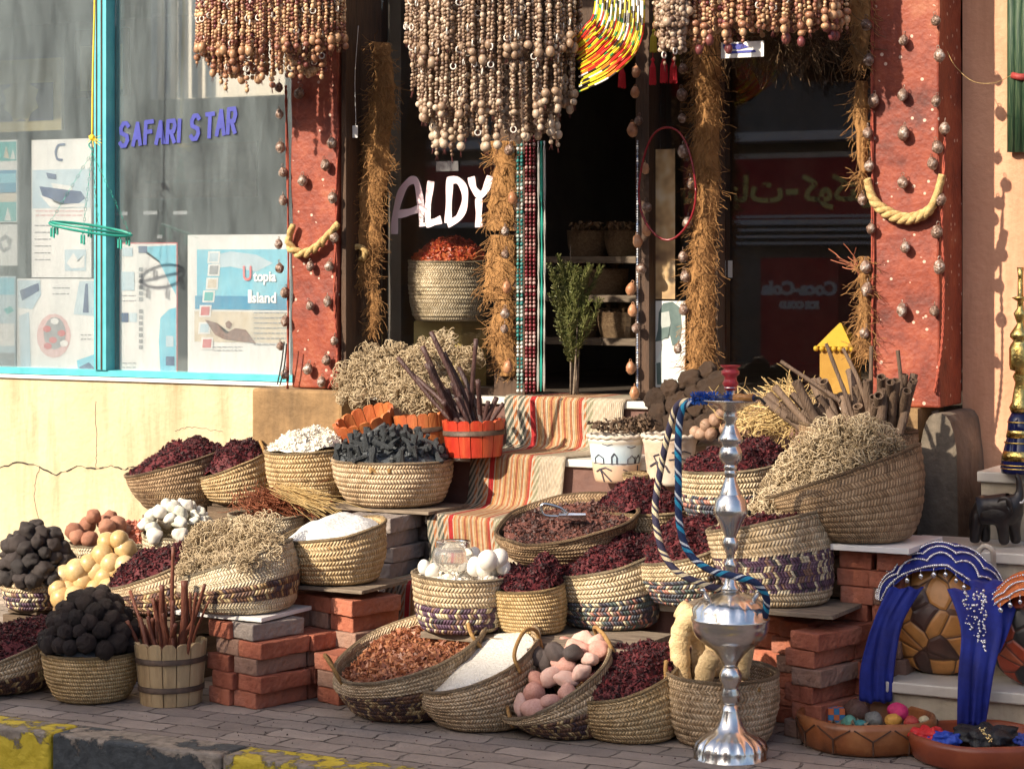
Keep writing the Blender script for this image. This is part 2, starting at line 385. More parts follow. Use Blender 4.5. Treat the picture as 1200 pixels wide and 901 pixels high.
# crack and marks
cp = [(-60, 552), (-20, 544), (0, 548), (20, 540), (46, 546), (66, 556), (90, 546), (112, 548), (130, 545), (147, 549), (160, 546)]
mbk = MB(); rr = random.Random(3); L = []
for (a, b2) in zip(cp, cp[1:]):
    for k in range(4):
        t = k/4; p = onY(a[0]+(b2[0]-a[0])*t, a[1]+(b2[1]-a[1])*t+rr.uniform(-1.3, 1.3), 7.719); L.append(p)
for a, b2 in zip(L, L[1:]): mbk.tube([a, b2], .0010+rr.random()**2*.0034, 4)
for (q0, q1, q2) in (((46, 546), (40, 580), (46, 610)), ((147, 549), (175, 556), (190, 575)), ((205, 505), (225, 500), (262, 506)), ((112, 470), (113, 520), (112, 548))):
    P_ = crv([onY(*q0, 7.7195), onY(*q1, 7.7195), onY(*q2, 7.7195)], 9); P_ = [p+Vector((rr.uniform(-.004, .004), 0, rr.uniform(-.004, .004))) for p in P_]; mbk.tube(P_, .0011, 4)
part('crack', mbk, MT['black'], sf)
part('sill_plaster', MB().bx(-9.5, XL0-.02, 7.705, 8.0, .942, .957), MT['white'], sf)
part('salmon_wall', MB().bx(XR1+.001, 4.5, 7.72, 8.0, 0, 6), MT['salmon'], sf, label='salmon plaster wall right of the red pillar')
part('upper_wall', MB().bx(-9.5, XR1, 7.72, 8.0, 2.75, 6), MT['cream'], sf)
part('wall_end', MB().bx(-12.5, -9.52, 7.72, 8.0, 0, 6), MT['cream'], sf)
# left window frame
def rect(px0, py0, px1, py1, Y): a = onY(px0, py0, Y); b2 = onY(px1, py1, Y); return a.x, b2.x, b2.z, a.z
x0, x1, _, _ = rect(117, 0, 131, 440, 7.74)
wf = MB().bx(-9.5, XL0, 7.71, 7.80, .96, .987).bx(x0, x1, 7.70, 7.80, .988, 2.72).bx(-9.5, XL0, 7.71, 7.80, 2.722, 2.75).bx(-9.5, -9.4, 7.705, 7.8, .988, 2.72)
part('window_frame', wf, MT['teal'], sf)
xs = (x0+x1)/2
part('frame_bead', MB().bx(xs+.006, xs+.012, 7.696, 7.7, .99, 2.72).bx(xs-.02, xs-.016, 7.696, 7.7, .99, 2.72), MT['dark'], sf)
part('window_pane', MB().bx(-9.4, x0-.001, 7.76, 7.766, .988, 2.72), G1, sf)
part('window_pane', MB().bx(x1+.001, XL0, 7.76, 7.766, .988, 2.72), G1, sf)
# left room
lr = MB().bx(-9.5, -4.85, 10.6, 10.7, .0, 2.9).bx(-9.6, -9.5, 8.0, 10.6, 0, 2.9).bx(-9.5, -4.85, 8.0, 10.7, 2.9, 3.0).bx(-9.5, -4.85, 8.0, 10.6, .3, .4)
part('left_room', lr, MT['room2'], sf)
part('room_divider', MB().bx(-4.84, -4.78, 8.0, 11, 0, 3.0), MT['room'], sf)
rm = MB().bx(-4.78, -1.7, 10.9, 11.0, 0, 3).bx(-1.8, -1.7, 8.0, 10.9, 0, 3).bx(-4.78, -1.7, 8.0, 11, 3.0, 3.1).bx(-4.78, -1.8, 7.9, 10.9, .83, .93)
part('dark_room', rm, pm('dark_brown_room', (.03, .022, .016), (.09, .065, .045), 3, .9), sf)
# pillars
for nm, a, b2, lb in (('pillar', XL0, XL1, 'left red textured pillar hung with seed pods'), ('pillar', XR0, XR1, 'right red textured pillar hung with seed pods')):
    mb = MB(); n = 60
    for (xx0, xx1) in ((a, b2),):
        rings = []
        for i in range(n+1):
            z = ZS+(2.74-ZS)*i/n; r = []
            for (x, y) in ((xx0, 7.45), (xx1, 7.45), (xx1, 7.72), (xx0, 7.72)):
                e = noise.noise(Vector((x*9, y*9, z*6)))*.006; r.append((x+e, y+(e if y < 7.6 else 0), z))
            rings.append(r)
        mb.loft(rings, True, True, True)
    o = part(nm, mb, MT['red'], sf, label=lb); bevel(o, .008, 2)
a = onY(298, 458, 7.42); b2 = onY(398, 510, 7.42)
part('pillar_side_shade', MB().bx(XL1+.0085, XL1+.03, 7.462, 7.66, ZS+.002, 2.74), MT['dark'], sf)  # dark strip stands in for shade on the pillar's right side
o = part('pillar_base', MB().bx(a.x, XL1+.05, 7.40, 7.73, 0, ZS-.004), MT['stone'], sf, label='ochre stone block under the left red pillar'); bevel(o, .012)
# right grey plinth, rounded top
mb = MB(); rings = []
for i in range(13):
    y = 7.72-.26*i/12 - 0.0; rings.append(None)
x0r, x1r = -2.35, -2.215
prof = []
for k in range(15):
    t = k/14; ang = math.pi*t; prof.append(((x0r+x1r)/2-math.cos(ang)*(x1r-x0r)/2, .72+math.sin(ang)**.6*.22+noise.noise(Vector((t*4, 1, 2)))*.02))
ring = [(x0r-.01, 0.0)]+prof+[(x1r+.015, 0.0)]
mb = MB().loft([[(p[0]+noise.noise(Vector((p[0]*9, y*11, p[1]*8)))*.012, y+noise.noise(Vector((p[0]*9, 4, p[1]*8)))*.012, p[1]) for p in ring] for y in (7.40, 7.48, 7.56, 7.64, 7.718)], True, True, True)
o = part('plinth', mb, MT['rock'], sf, label='worn grey stone plinth with rounded top below the right pillar')
part('plinth_core', MB().bx(XR0, x0r-.012, 7.42, 7.719, 0, .953), MT['stone'], sf)
# ALDY window and door
jx = onY(579, 0, 7.64).x; jx1 = onY(637, 0, 7.80).x; dx1 = onY(745, 0, 7.64).x; wx0 = onY(841, 0, 7.66).x
fr = MB().bx(XL1, XL1+.03, 7.66, 7.78, ZS, 2.74).bx(XL1+.031, jx, 7.66, 7.78, .936, .965).bx(jx, jx1-.001, 7.64, 7.80, .936, 2.74).bx(dx1, dx1+.055, 7.64, 7.80, .936, 2.74).bx(wx0-.03, wx0, 7.66, 7.78, .97, 2.74).bx(dx1+.056, XR0, 7.67, 7.78, .936, .969).bx(jx1, dx1-.001, 7.66, 7.78, 2.3, 2.74)
part('shop_frame', fr, MT['dark'], sf)
part('window_pane', MB().bx(XL1+.031, jx-.001, 7.73, 7.736, .966, 2.74), G2, sf)
part('window_pane', MB().bx(wx0+.001, XR0-.001, 7.73, 7.736, .97, 2.74), G2, sf)
part('window_pane', MB().bx(dx1+.056, wx0-.031, 7.74, 7.746, .97, 2.74), G2, sf)
# teal sliver of old paint in the shop window
a = onY(418, 390, 7.70); part('teal_trim', MB().bx(a.x, a.x+.035, 7.655, 7.659, .99, 1.3), MT['teal'], sf)
# canopy rail
part('canopy_rail', MB().bx(-5.6, -2.2, 6.98, 7.02, 2.86, 2.92).bx(-5.6, -2.2, 7.2, 7.24, 2.86, 2.92).bx(-4.80, -4.76, 7.02, 7.72, 2.921, 2.96).bx(-2.46, -2.42, 7.02, 7.72, 2.921, 2.96), MT['dark'], sf)
# ------------------------------------------------------------ main stairs
st = thing('entrance_stairs', 'marble-topped stairs with brown risers leading up to the open doorway', 'stairs', (-3.4, 7.0, 0))
SX0, SX1 = -4.07, -2.66
STEPS = [(7.6, .935), (7.3, .737), (7.0, .538), (6.7, .34), (6.4, .145)]
for i, (y, z) in enumerate(STEPS):
    zb = STEPS[i+1][1] if i+1 < len(STEPS) else 0
    yb = 7.658 if i == 0 else STEPS[i-1][0]+.02
    x0 = XL1+.052 if i < 2 else SX0
    x1 = -2.36 if i < 2 else SX1
    o = part('tread', MB().bx(x0, x1, y-.02, yb, z-.028, z), MT['marble'], st); bevel(o, .004)
    part('riser', MB().bx(x0+.01, x1-.01, y, y+.05, zb+.001, z-.029), MT['riser'], st)
part('landing', MB().bx(XL1+.052, XR0-.01, 7.659, 7.9, .86, .934), MT['marble'], st)
part('stair_core', MB().bx(SX0+.02, SX1-.02, 7.36, 7.65, 0, .70).bx(SX0+.02, SX1-.02, 7.06, 7.35, 0, .50).bx(SX0+.02, SX1-.02, 6.76, 7.05, 0, .30).bx(XL1+.07, SX0+.019, 7.36, 7.64, 0, .70), MT['riser'], st)
def step_z(x, y):
    if SX0 < x < SX1:
        for (yy, z) in STEPS:
            if y > yy-.02: return z
    return 0.0
# carpet
def carpet():
    m, t, p = newmat('striped_woven_rug'); b = NB(t); p.inputs['Roughness'].default_value = .95
    uvn = b.n('ShaderNodeUVMap'); s = b.n('ShaderNodeSeparateXYZ'); b.l(uvn.outputs[0], s.inputs[0]); u, v = s.outputs[0], s.outputs[1]
    g = (.13, .14, .11); c = (.62, .50, .36); o_ = (.55, .20, .07); r = (.55, .03, .03); y = (.62, .36, .16); k = (.06, .07, .08)
    st = [(0, g), (.07, o_), (.10, c), (.11, g), (.165, o_), (.205, c), (.215, r), (.265, c), (.275, (.62, .25, .08))]
    q = .29; pal = [y, (.62, .46, .28), (.52, .20, .09), (.68, .52, .34), y, (.45, .14, .07)]; i = 0
    while q < .63: st.append((q, pal[i % 6])); q += .019; i += 1
    st += [(.63, (.5, .07, .04)), (.655, c), (.67, o_), (.69, (.35, .33, .20)), (.75, c), (.77, g), (.83, o_), (.86, c), (.90, g), (.96, c)]
    st = st[:32]; col = b.ramp(u, st, 'CONSTANT')
    isb = b.math('MAXIMUM', b.math('LESS_THAN', u, .21), b.math('GREATER_THAN', u, .66))
    w1 = b.math('FRACT', b.math('MULTIPLY', u, 22.0)); tri = b.math('ABSOLUTE', b.math('SUBTRACT', w1, .5))
    ph = b.math('FRACT', b.math('ADD', b.math('MULTIPLY', v, 26.0), b.math('MULTIPLY', w1, 1.0)))
    hi = b.math('GREATER_THAN', ph, .52)
    col = b.mix(b.math('MULTIPLY', b.math('MULTIPLY', isb, hi), .85), col, (.68, .58, .44))
    fn = b.n('ShaderNodeTexNoise', i_Scale=60.0); tc = b.n('ShaderNodeTexCoord'); b.l(tc.outputs['Object'], fn.inputs['Vector'])
    col = b.mix(.5, col, b.ramp(fn.outputs[0], [(.3, (.6, .6, .6)), (.7, (1.1, 1.1, 1.1))]), 'MULTIPLY')
    col = b.mix(1.0, col, (.72, .72, .72), 'MULTIPLY'); b.l(col, p.inputs['Base Color'])
    h = b.math('ADD', b.math('MULTIPLY', b.math('SINE', b.math('MULTIPLY', u, 420.0)), .3), b.math('MULTIPLY', b.math('MULTIPLY', ph, isb), .8))
    b.bump(b.math('ADD', h, fn.outputs[0]), .004, p); return m
path = [(7.9, .937)]
for i, (y, z) in enumerate(STEPS):
    path += [(y+.02, z+.005), (y-.022, z+.004), (y-.035, z-.010), (y-.037, z-.05)]
    zb = STEPS[i+1][1] if i+1 < len(STEPS) else 0
    path += [(y-.036, zb+.05), (y-.05, zb+.018), (y-.085, zb+.006)]
pts2 = []
for i in range(len(path)-1):
    for k in range(3): t = k/3; pts2.append((path[i][0]*(1-t)+path[i+1][0]*t, path[i][1]*(1-t)+path[i+1][1]*t))
pts2.append(path[-1]); L = 0; rings = []; Ls = []
for i, (y, z) in enumerate(pts2):
    if i: L += math.hypot(y-pts2[i-1][0], z-pts2[i-1][1])
    Ls.append(L); f = min(1, max(0, (7.65-y)/.35)); xa = -4.045-.012*math.sin(L*7); xb = -3.50*(1-f)-3.655*f+.012*math.sin(L*9+1)
    rings.append([Vector((xa+(xb-xa)*j/24, y-.004*math.sin(j*.9+L*5)-.002, z+.004*noise.noise(Vector((j*.4, L*6, 0)))+.004)) for j in range(25)])
mb = MB().loft(rings, False, uv=lambda i, j: (j/24, Ls[i]))
o = solo('striped_rug', mb, carpet(), 'long striped woven rug with orange, red and braided cream bands running down the stairs', 'rug', smooth=True)
sm = o.modifiers.new('solid', 'SOLIDIFY'); sm.thickness = .006; sm.offset = 1
# right marble steps of next door
ns = thing('side_steps', 'pale marble steps of the neighbouring doorway under the salmon wall', 'stairs', (-1.5, 7.0, 0))
for (y, z, zb) in ((6.60, .17, 0), (6.83, .355, .17), (6.95, .54, .355), (7.25, .765, .54)):
    x0 = -2.10 if y > 7.2 else (-2.30 if y > 6.9 else -2.2)
    o = part('tread', MB().bx(x0, 3.5, y-.02, 7.72-.001 if y > 7.2 else (7.27 if y > 6.9 else y+.3 if y < 6.7 else 6.97), z-.035, z), MT['marble'], ns); bevel(o, .005)
    part('riser', MB().bx(x0+.01, 3.49, y, y+.06, zb+.001, z-.036), plaster('step_plaster', (.44, .38, .28), (.56, .49, .38), (.3, .24, .17)), ns)
# ------------------------------------------------------------ street opposite (throws the low shade, shows in the panes)
ob = thing('opposite_building', 'beige building across the street, seen only as a reflection in the panes', 'building', (-10, -8.3, 0))
part('wall', MB().bx(-15.9, -9.08, -14, -8.2, 0, 9.25).bx(-9.079, -5.5, -14, -8.2, 0, 14.0), pm('beige_render', (.20, .17, .14), (.28, .24, .20), 2, .9), ob)  # roof heights shaped for shade; right block raised to shade the salmon wall
part('low_wing', MB().bx(-40, -18.11, -8.9, -8.3, 0, 9).bx(-18.1, -15.91, -14, -8.3, 0, 3.6).bx(-5.49, 14, -14, -8.25, 0, 4.6), pm('pale_render', (.24, .21, .17), (.33, .29, .24), 2, .9), ob)  # middle kept low so bright sky reflects in the left window
lv_ = MB()
for i in range(5): lv_.bx(-18.1+i*.22, -18.0+i*.22, -8.4, -8.3, 3.61, 5.6)
part('balcony_louvres', lv_, MT['white'], ob)
part('awning', MB().bx(-15, -5, -8.2, -7.7, 2.8, 2.9), MT['white'], ob)
wb = MB()
for i in range(9): wb.bx(-15.6+i*.85, -15.1+i*.85, -8.19, -8.15, 7.3, 8.8)
for i in range(5): wb.bx(-34+i*9, -29.5+i*9, -8.24, -8.15, .4, 1.95)
for i_ in range(0, len(wb.v), 8):
    w1_ = MB(); w1_.v = wb.v[i_:i_+8]; [w1_.face(q_) for q_ in ((0, 2, 3, 1), (4, 5, 7, 6), (0, 1, 5, 4), (2, 6, 7, 3), (0, 4, 6, 2), (1, 3, 7, 5))]; part('window', w1_, MT['black'], ob)
sh = MB()
for i in range(5): sh.bx(-9.6, -7.4, -8.12, -8.0, 1.95-i*.075, 1.98-i*.075)
part('shutter', sh, MT['white'], ob)
sg = thing('shop_sign', 'long red sign with yellow Arabic lettering reflected in the dark right window', 'sign', (-10, -8.1, 1.9))
part('panel', MB().bx(-15.5, -5, -8.17, -8.06, 1.93, 2.62), pm('sign_red', (.42, .02, .02), (.5, .03, .03), 3, .4), sg)
part('border', MB().bx(-15.5, -5, -8.18, -8.03, 1.87, 1.929).bx(-15.5, -5, -8.18, -8.03, 2.621, 2.68), MT['white'], sg)
MS = Matrix.Rotation(math.pi, 4, 'Z') @ FACE
My = pm('sign_yellow', (.9, .78, .25), (.95, .85, .3), 3, .5)
def rsign(txt, xc, z, size, mt, par=sg, y=-8.05):
    me = textmesh(txt, size, .01, .01); xs_ = [v.co.x for v in me.vertices]; cx = (max(xs_)+min(xs_))/2
    me.materials.clear(); me.materials.append(mt); me.transform(Matrix.Translation((xc, y, z)) @ MS @ Matrix.Translation((-cx, 0, 0)) @ Matrix.Translation(-Vector((0, 0, 0))))
    me.transform(Matrix.Translation(-par.location)); return link('lettering', me, par)
ar1 = "\ufee3\ufeb8\ufeae\ufeed\ufe91\ufe8e\ufe95"; ar2 = "\ufedb\ufeee\ufedb\ufe98\ufef4\ufede"
rsign(ar2[::-1], -8.26, 2.14, .40, My); rsign("-", -8.94, 2.13, .5, My); rsign(ar1[::-1], -9.80, 2.14, .40, My)
fg = thing('drinks_fridge', 'red drinks cabinet across the street, faint in the right window', 'fridge', (-8.6, -8.0, 0))
part('cabinet', MB().bx(-9.1, -8.2, -8.1, -7.5, 0, 1.5), pm('cabinet_red', (.38, .02, .02), (.5, .03, .03), 3, .3), fg)
rsign('Coca-Cola', -8.65, 1.1, .2, MT['white'], fg, -7.49); rsign('ICE COLD', -8.65, .95, .1, MT['white'], fg, -7.49)
# ------------------------------------------------------------ basket materials
DY_P = [(0, (.10, .05, .09)), (.3, (.62, .50, .30)), (.45, (.16, .09, .13)), (.62, (.25, .14, .10)), (.75, (.70, .60, .42)), (.87, (.06, .05, .06))]
DY_B = [(0, (.20, .10, .06)), (.3, (.60, .45, .24)), (.5, (.10, .05, .04)), (.7, (.38, .24, .11)), (.85, (.07, .04, .05))]
DY_G = [(0, (.09, .10, .13)), (.25, (.68, .58, .40)), (.4, (.20, .12, .12)), (.58, (.10, .13, .12)), (.72, (.50, .22, .17)), (.84, (.06, .05, .07))]
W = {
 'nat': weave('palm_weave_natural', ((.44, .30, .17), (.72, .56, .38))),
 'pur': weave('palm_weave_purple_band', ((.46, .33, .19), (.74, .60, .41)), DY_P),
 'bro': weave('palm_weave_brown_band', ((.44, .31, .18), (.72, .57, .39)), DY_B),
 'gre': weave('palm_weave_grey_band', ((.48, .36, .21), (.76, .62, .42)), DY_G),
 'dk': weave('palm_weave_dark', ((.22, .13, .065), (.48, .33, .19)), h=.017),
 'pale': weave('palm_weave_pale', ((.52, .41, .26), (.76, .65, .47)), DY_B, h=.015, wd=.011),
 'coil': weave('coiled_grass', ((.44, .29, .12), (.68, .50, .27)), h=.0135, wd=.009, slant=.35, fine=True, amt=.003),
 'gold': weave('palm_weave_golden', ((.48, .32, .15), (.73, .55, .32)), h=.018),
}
SUP = []
def nz(a, b_, c): return noise.noise(Vector((a, b_, c)))
crate_m = pm('old_crate_wood', (.07, .045, .03), (.16, .11, .07), 7, .9, bump=.003, stretch=(1, 1, 5))
def crate(B, rad, label):
    zb = step_z(B.x, B.y)
    if B.z-zb < .03: return
    t = thing('wooden_crate', label, 'crate', (B.x, B.y, zb), 'slatted crates holding up the baskets')
    h = B.z-zb; w_ = rad*.85; mb = MB(); n = max(1, int(h/.07))
    for i in range(n):
        z0 = B.z-h+h*i/n; z1 = z0+h/n*.8
        mb.bx(B.x-w_, B.x+w_, B.y-w_, B.y-w_+.012, z0+.001, z1); mb.bx(B.x-w_, B.x+w_, B.y+w_-.012, B.y+w_, z0+.001, z1)
        mb.bx(B.x-w_, B.x-w_+.012, B.y-w_+.013, B.y+w_-.013, z0+.001, z1); mb.bx(B.x+w_-.012, B.x+w_, B.y-w_+.013, B.y+w_-.013, z0+.001, z1)
    mb.bx(B.x-w_+.013, B.x+w_-.013, B.y-w_+.013, B.y+w_-.013, B.z-.012, B.z-.003)
    part('slatted_box', mb, crate_m, t)
def basket(label, Bp, Rp, z, hw, bw, tilt=0, roll=0, mat='nat', band=None, dy=0.0, group='palm baskets of goods on the stairs', coils=.0185, flat=1.0, handles=(), bulge=.06, crated=True, wob=.012, seed=1, bf=.93, hcol='rope_dk', name='palm_basket'):
    """Bp/Rp: photo pixel of base centre and rim centre; z: height of what it stands on; hw/bw half widths in pixels"""
    B = onZ(Bp[0], Bp[1], z); k = ppm(B); B.z = z+.002
    Rc = onY(Rp[0], Rp[1], B.y+dy); kr = ppm(Rc); ra = hw/kr; rb = bw/k*bf
    ti, ro = math.radians(tilt), math.radians(roll)
    n1 = (UP*math.cos(ti)-FW*math.sin(ti)); n1 = (n1*math.cos(ro)-RT*math.sin(ro)).normalized()
    H = (Rc-B).length; nr = max(10, int(H/coils*8)); na = 84
    rings = []; band_v = []; Hs = []
    rows = max(4, round(H/coils)); vs = H*1.06
    for i in range(nr+1):
        t = i/nr; c = B.lerp(Rc, t); n = UP.lerp(n1, t**1.25).normalized()
        a = (RT-n*RT.dot(n)).normalized(); b2 = n.cross(a)
        rad = rb+(ra-rb)*(t**.8)+bulge*ra*math.sin(math.pi*min(1, t*1.05))
        if t < .09: rad *= .90+.10*(t/.09)**.5
        rid = abs(math.sin(math.pi*t*rows))**.6*.0035
        rr_ = []
        for j in range(na):
            th = 2*math.pi*j/na
            q = rad*(1+wob*2.2*nz(math.cos(th)*1.3+seed, math.sin(th)*1.3, t*2.2))+rid+.003*nz(math.cos(th)*7+seed, math.sin(th)*7, t*9)
            dz = n*(wob*ra*1.6*t*t*nz(math.cos(th)*1.5, math.sin(th)*1.5+seed, 5.0))
            p = c+a*math.cos(th)*q+b2*math.sin(th)*q*(1-(1-flat)*t)+dz
            if p.z < z+.002: p.z = z+.002
            rr_.append(p)
            band_v.append(1.0 if band and any(lo <= t+.02*nz(th*1.0, seed, 0) <= hi for lo, hi in band) else 0.0)
        rings.append(rr_)
    rim = rings[-1]; per = 2*math.pi*ra
    mb = MB(); mb.loft(rings, True, True, False, uv=lambda i, j: (j/na*per, i/nr*rows*coils*1.0 if True else 0))
    a = (RT-n1*RT.dot(n1)).normalized(); b2 = n1.cross(a)
    # inner wall
    inn = []
    for i in range(9):
        t = 1-i*.055; i0 = int(t*nr); cc = B.lerp(Rc, i0/nr)
        inn.append([cc+(p-cc)*(1-.010/ra) + (n1*.0035 if i == 0 else Vector((0,0,0))) for p in rings[i0]])
    mb.loft([rings[-1]]+inn, True, uv=lambda i, j: (j/na*per, rows*coils+.01+i*.02))
    band_v += band_v[-na:]*10
    mb.band = band_v
    t_ = thing(name, label, 'basket', B, group)
    m = W[mat] if isinstance(mat, str) else mat
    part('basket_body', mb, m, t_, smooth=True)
    # rolled rim
    rp = [p+n1*.002 for p in rim]; part('rim', MB().tube(rp+[rp[0], rp[1]], .0055, 6), m, t_, smooth=True)
    for (deg, wd_, ht, dirv) in handles:
        th = math.radians(deg); j = int((deg % 360)/360*na); p0 = rim[(j-int(wd_*na)) % na]; p1 = rim[(j+int(wd_*na)) % na]; mid = (p0+p1)/2
        out = (mid-Rc).normalized(); tipv = mid+n1*ht*dirv[0]+out*ht*dirv[1]+UP*ht*dirv[2]
        pts = crv([p0-n1*.03, p0+(tipv-mid)*.45, p0.lerp(p1, .3)+(tipv-mid)*.92, p0.lerp(p1, .7)+(tipv-mid), p1+(tipv-mid)*.5, p1-n1*.03], 5)
        pts = [p+Vector((nz(p.x*30, p.y*30, 1), nz(p.x*30, p.z*30, 2), 0))*.004 for p in pts]
        part('handle', MB().tube(pts, .0065, 7), MT[hcol], t_, smooth=True)
    if z > .02 and crated: crate(B, rb, 'old slatted crate under the '+label.split(' with')[0][:60])
    return dict(B=B, R=Rc, n=n1, a=a, b=b2, r=ra, flat=flat, rim=rim)
def heap_pt(f, x, y, h, sink=.02):
    r2 = x*x+y*y; up = (f['n']*.6+UP*.4)
    return f['R']+f['a']*(x*f['r'])+f['b']*(y*f['r']*f['flat'])+up*(h*max(0, 1-r2)**.75-sink)
def heap(f, h, mat, label, name='hibiscus_heap', cat='dried flowers', count=1500, size=.008, seed=1, fill=.93, sink=.022, sx=0, sy=0, chips=True, rough=.012):
    rd = random.Random(seed); mb = MB(); N = 28; Mr = 12; base = []; count = int(count*1.7); size *= .82; h *= .82
    def q(x, y):
        p = heap_pt(f, x, y, h, sink); s = 1-min(1, x*x+y*y)
        return p+f['a']*(sx*s)+f['b']*(sy*s)+UP*(rough*3.0*nz(x*2.3+seed, y*2.3, 1)+rough*.8*nz(x*6, y*6+seed, 2))
    for i in range(Mr+1):
        rr_ = fill*(1-i/Mr)+.004
        base.append([q(rr_*math.cos(2*math.pi*j/N), rr_*math.sin(2*math.pi*j/N)) for j in range(N)])
    mb.loft(base, True, False, True)
    if chips:
        for k in range(count):
            a_ = rd.uniform(0, 2*math.pi); rr_ = fill*math.sqrt(rd.random()); p = q(rr_*math.cos(a_), rr_*math.sin(a_))
            mb.chip(p+f['n']*rd.uniform(-.001, size*.9), size*(.45+1.5*rd.random()**2.2), rd)
    return solo(name, mb, mat, label, cat, kind='stuff', base=f['R'], smooth=not chips)
M_hib = pm('dried_hibiscus', (.010, .002, .004), (.032, .005, .008), 30, .65, island=.8, c3=(.13, .018, .022), spec=.3)
M_hibb = pm('dried_hibiscus_brown', (.02, .008, .007), (.055, .02, .016), 30, .6, island=.8, c3=(.15, .05, .035))
M_chil = pm('dried_chilli', (.22, .02, .012), (.42, .05, .02), 30, .4, island=.8, c3=(.55, .16, .05))
M_anis = pm('brown_seed_pods', (.10, .03, .018), (.25, .08, .035), 30, .5, island=.8, c3=(.42, .19, .09))
M_salt = pm('white_powder', (.60, .56, .49), (.76, .73, .67), 90, .9, bump=.006, bscale=150)
M_flour = pm('white_flour', (.50, .49, .48), (.64, .63, .62), 40, .9, bump=.006, bscale=70)
M_bean = pm('white_beans', (.62, .56, .46), (.80, .75, .66), 30, .5, island=.8)
M_coal = pm('charcoal', (.010, .012, .014), (.04, .045, .05), 20, .6, island=.7, bump=.004, c3=(.09, .10, .11))
def protos(name, mat, n, sc, rough, sub=3, seed=1, freq=3.0, smooth=True, spike=0):
    out = []; rd = random.Random(seed)
    for k in range(n):
        mb = MB(); mb.ball((0, 0, 0), 1, 18, 12); off = Vector((k*7.3+seed, 3, 1)); s = [rd.uniform(*sc) for _ in range(3)]
        for i, v in enumerate(mb.v):
            p = Vector(v); d = 1+rough*noise.noise(p*freq+off)+spike*noise.noise(p*9+off); mb.v[i] = (p.x*d*s[0], p.y*d*s[1], p.z*d*s[2])
        out.append(mb.mesh(name, mat, smooth))
    return out
def pile(f, meshes, rad, h, label, name, cat, group, count, seed=1, fill=.95, sep=1.5, var=.18, layers=2, sink=.02, order=None):
    rd = random.Random(seed); placed = []; tries = 0
    while len(placed) < count and tries < 6000:
        tries += 1
        a_ = rd.uniform(0, 2*math.pi); rr_ = fill*math.sqrt(rd.random()); p = heap_pt(f, rr_*math.cos(a_), rr_*math.sin(a_), h, sink)
        if all((p-q_).length > rad*sep for q_ in placed): placed.append(p)
    for i, p in enumerate(placed):
        o = link(name, meshes[rd.randrange(len(meshes))], None, p, (rd.uniform(0, 6), rd.uniform(0, 6), rd.uniform(0, 6)), rad*rd.uniform(1-var, 1+var)); tag(o, label, cat, group)
def under(f, h, mat, label, name, cat, seed=5, fill=.93, sink=.04):
    return None
# ------------------------------------------------------------ front row on the pavement
GF = 'palm baskets lined up on the pavement'
f = basket('wide palm basket tilted open, full of brown seed pods, leftmost of the front row', (476, 836), (480, 757), 0, 93, 62, 12, 17, 'bro', [(0, .62)], group=GF, handles=[(195, .05, .07, (1, .3, 0)), (352, .05, .05, (.8, -.6, 0))], seed=2)
heap(f, .03, M_anis, 'loose brown seed pods in the tilted front basket', 'seed_pod_heap', 'seed pods', 2000, .012, 2, .9, .045)
f = basket('palm basket piled with coarse white salt on the pavement', (566, 848), (560, 770), 0, 78, 56, 13, 22, 'nat', group=GF, handles=[(330, .06, .06, (1, .1, 0))], seed=3)
heap(f, .06, M_salt, 'smooth mound of coarse white salt in a front basket', 'salt_heap', 'salt', 0, .01, 3, .88, .032, chips=False, rough=.004)
f = basket('palm basket of pink stones leaning left on the pavement', (668, 858), (648, 793), 0, 77, 50, 14, 30, 'bro', [(0, .55)], group=GF, handles=[(20, .07, .05, (.9, .2, 0)), (200, .06, .03, (.6, -.7, 0))], seed=4)
PS = protos('pink_stone', pm('pink_salt_stone', (.52, .22, .17), (.75, .42, .34), 6, .55, objr=.6, bump=.003, c3=(.82, .60, .52)), 4, (.66, 1.2), .26, seed=3, freq=1.3)
DS = protos('dark_stone', pm('dark_grey_stone', (.05, .045, .045), (.14, .10, .09), 6, .6, objr=.5, bump=.004), 3, (.7, 1.2), .25, seed=8, freq=1.6)
pile(f, PS, .034, .06, 'smooth pink stone heaped in the leaning front basket', 'pink_stone', 'stone', 'pink stones in the leaning basket', 26, 5, .88, 1.35)
for i, (px, py) in enumerate([(610, 797), (622, 812), (653, 766), (672, 765), (640, 775), (632, 770)]):
    p = onY(px, py, f['R'].y-.03+i*.006); tag(link('dark_stone', DS[i % 3], None, p, (i, i*2, 0), .036), 'dark grey stone among the pink stones', 'stone', 'dark stones among the pink ones')
f = basket('palm basket of dried hibiscus beside the tall basket on the pavement', (742, 862), (732, 790), 0, 68, 54, 12, 18, 'gold', group=GF, handles=[(172, .04, .05, (.3, -.9, 0))], seed=5)
heap(f, .10, M_hib, 'dark red dried hibiscus heaped in the basket beside the tall basket', count=2200, seed=4, sx=.04)
f = basket('tall upright palm basket holding loofahs behind the water pipe', (847, 868), (846, 786), 0, 66, 56, 2, 0, 'nat', group=GF, handles=[(182, .035, .03, (1, 0, 0)), (290, .05, -.04, (1, .4, 0))], seed=6, coils=.019)
FT = f
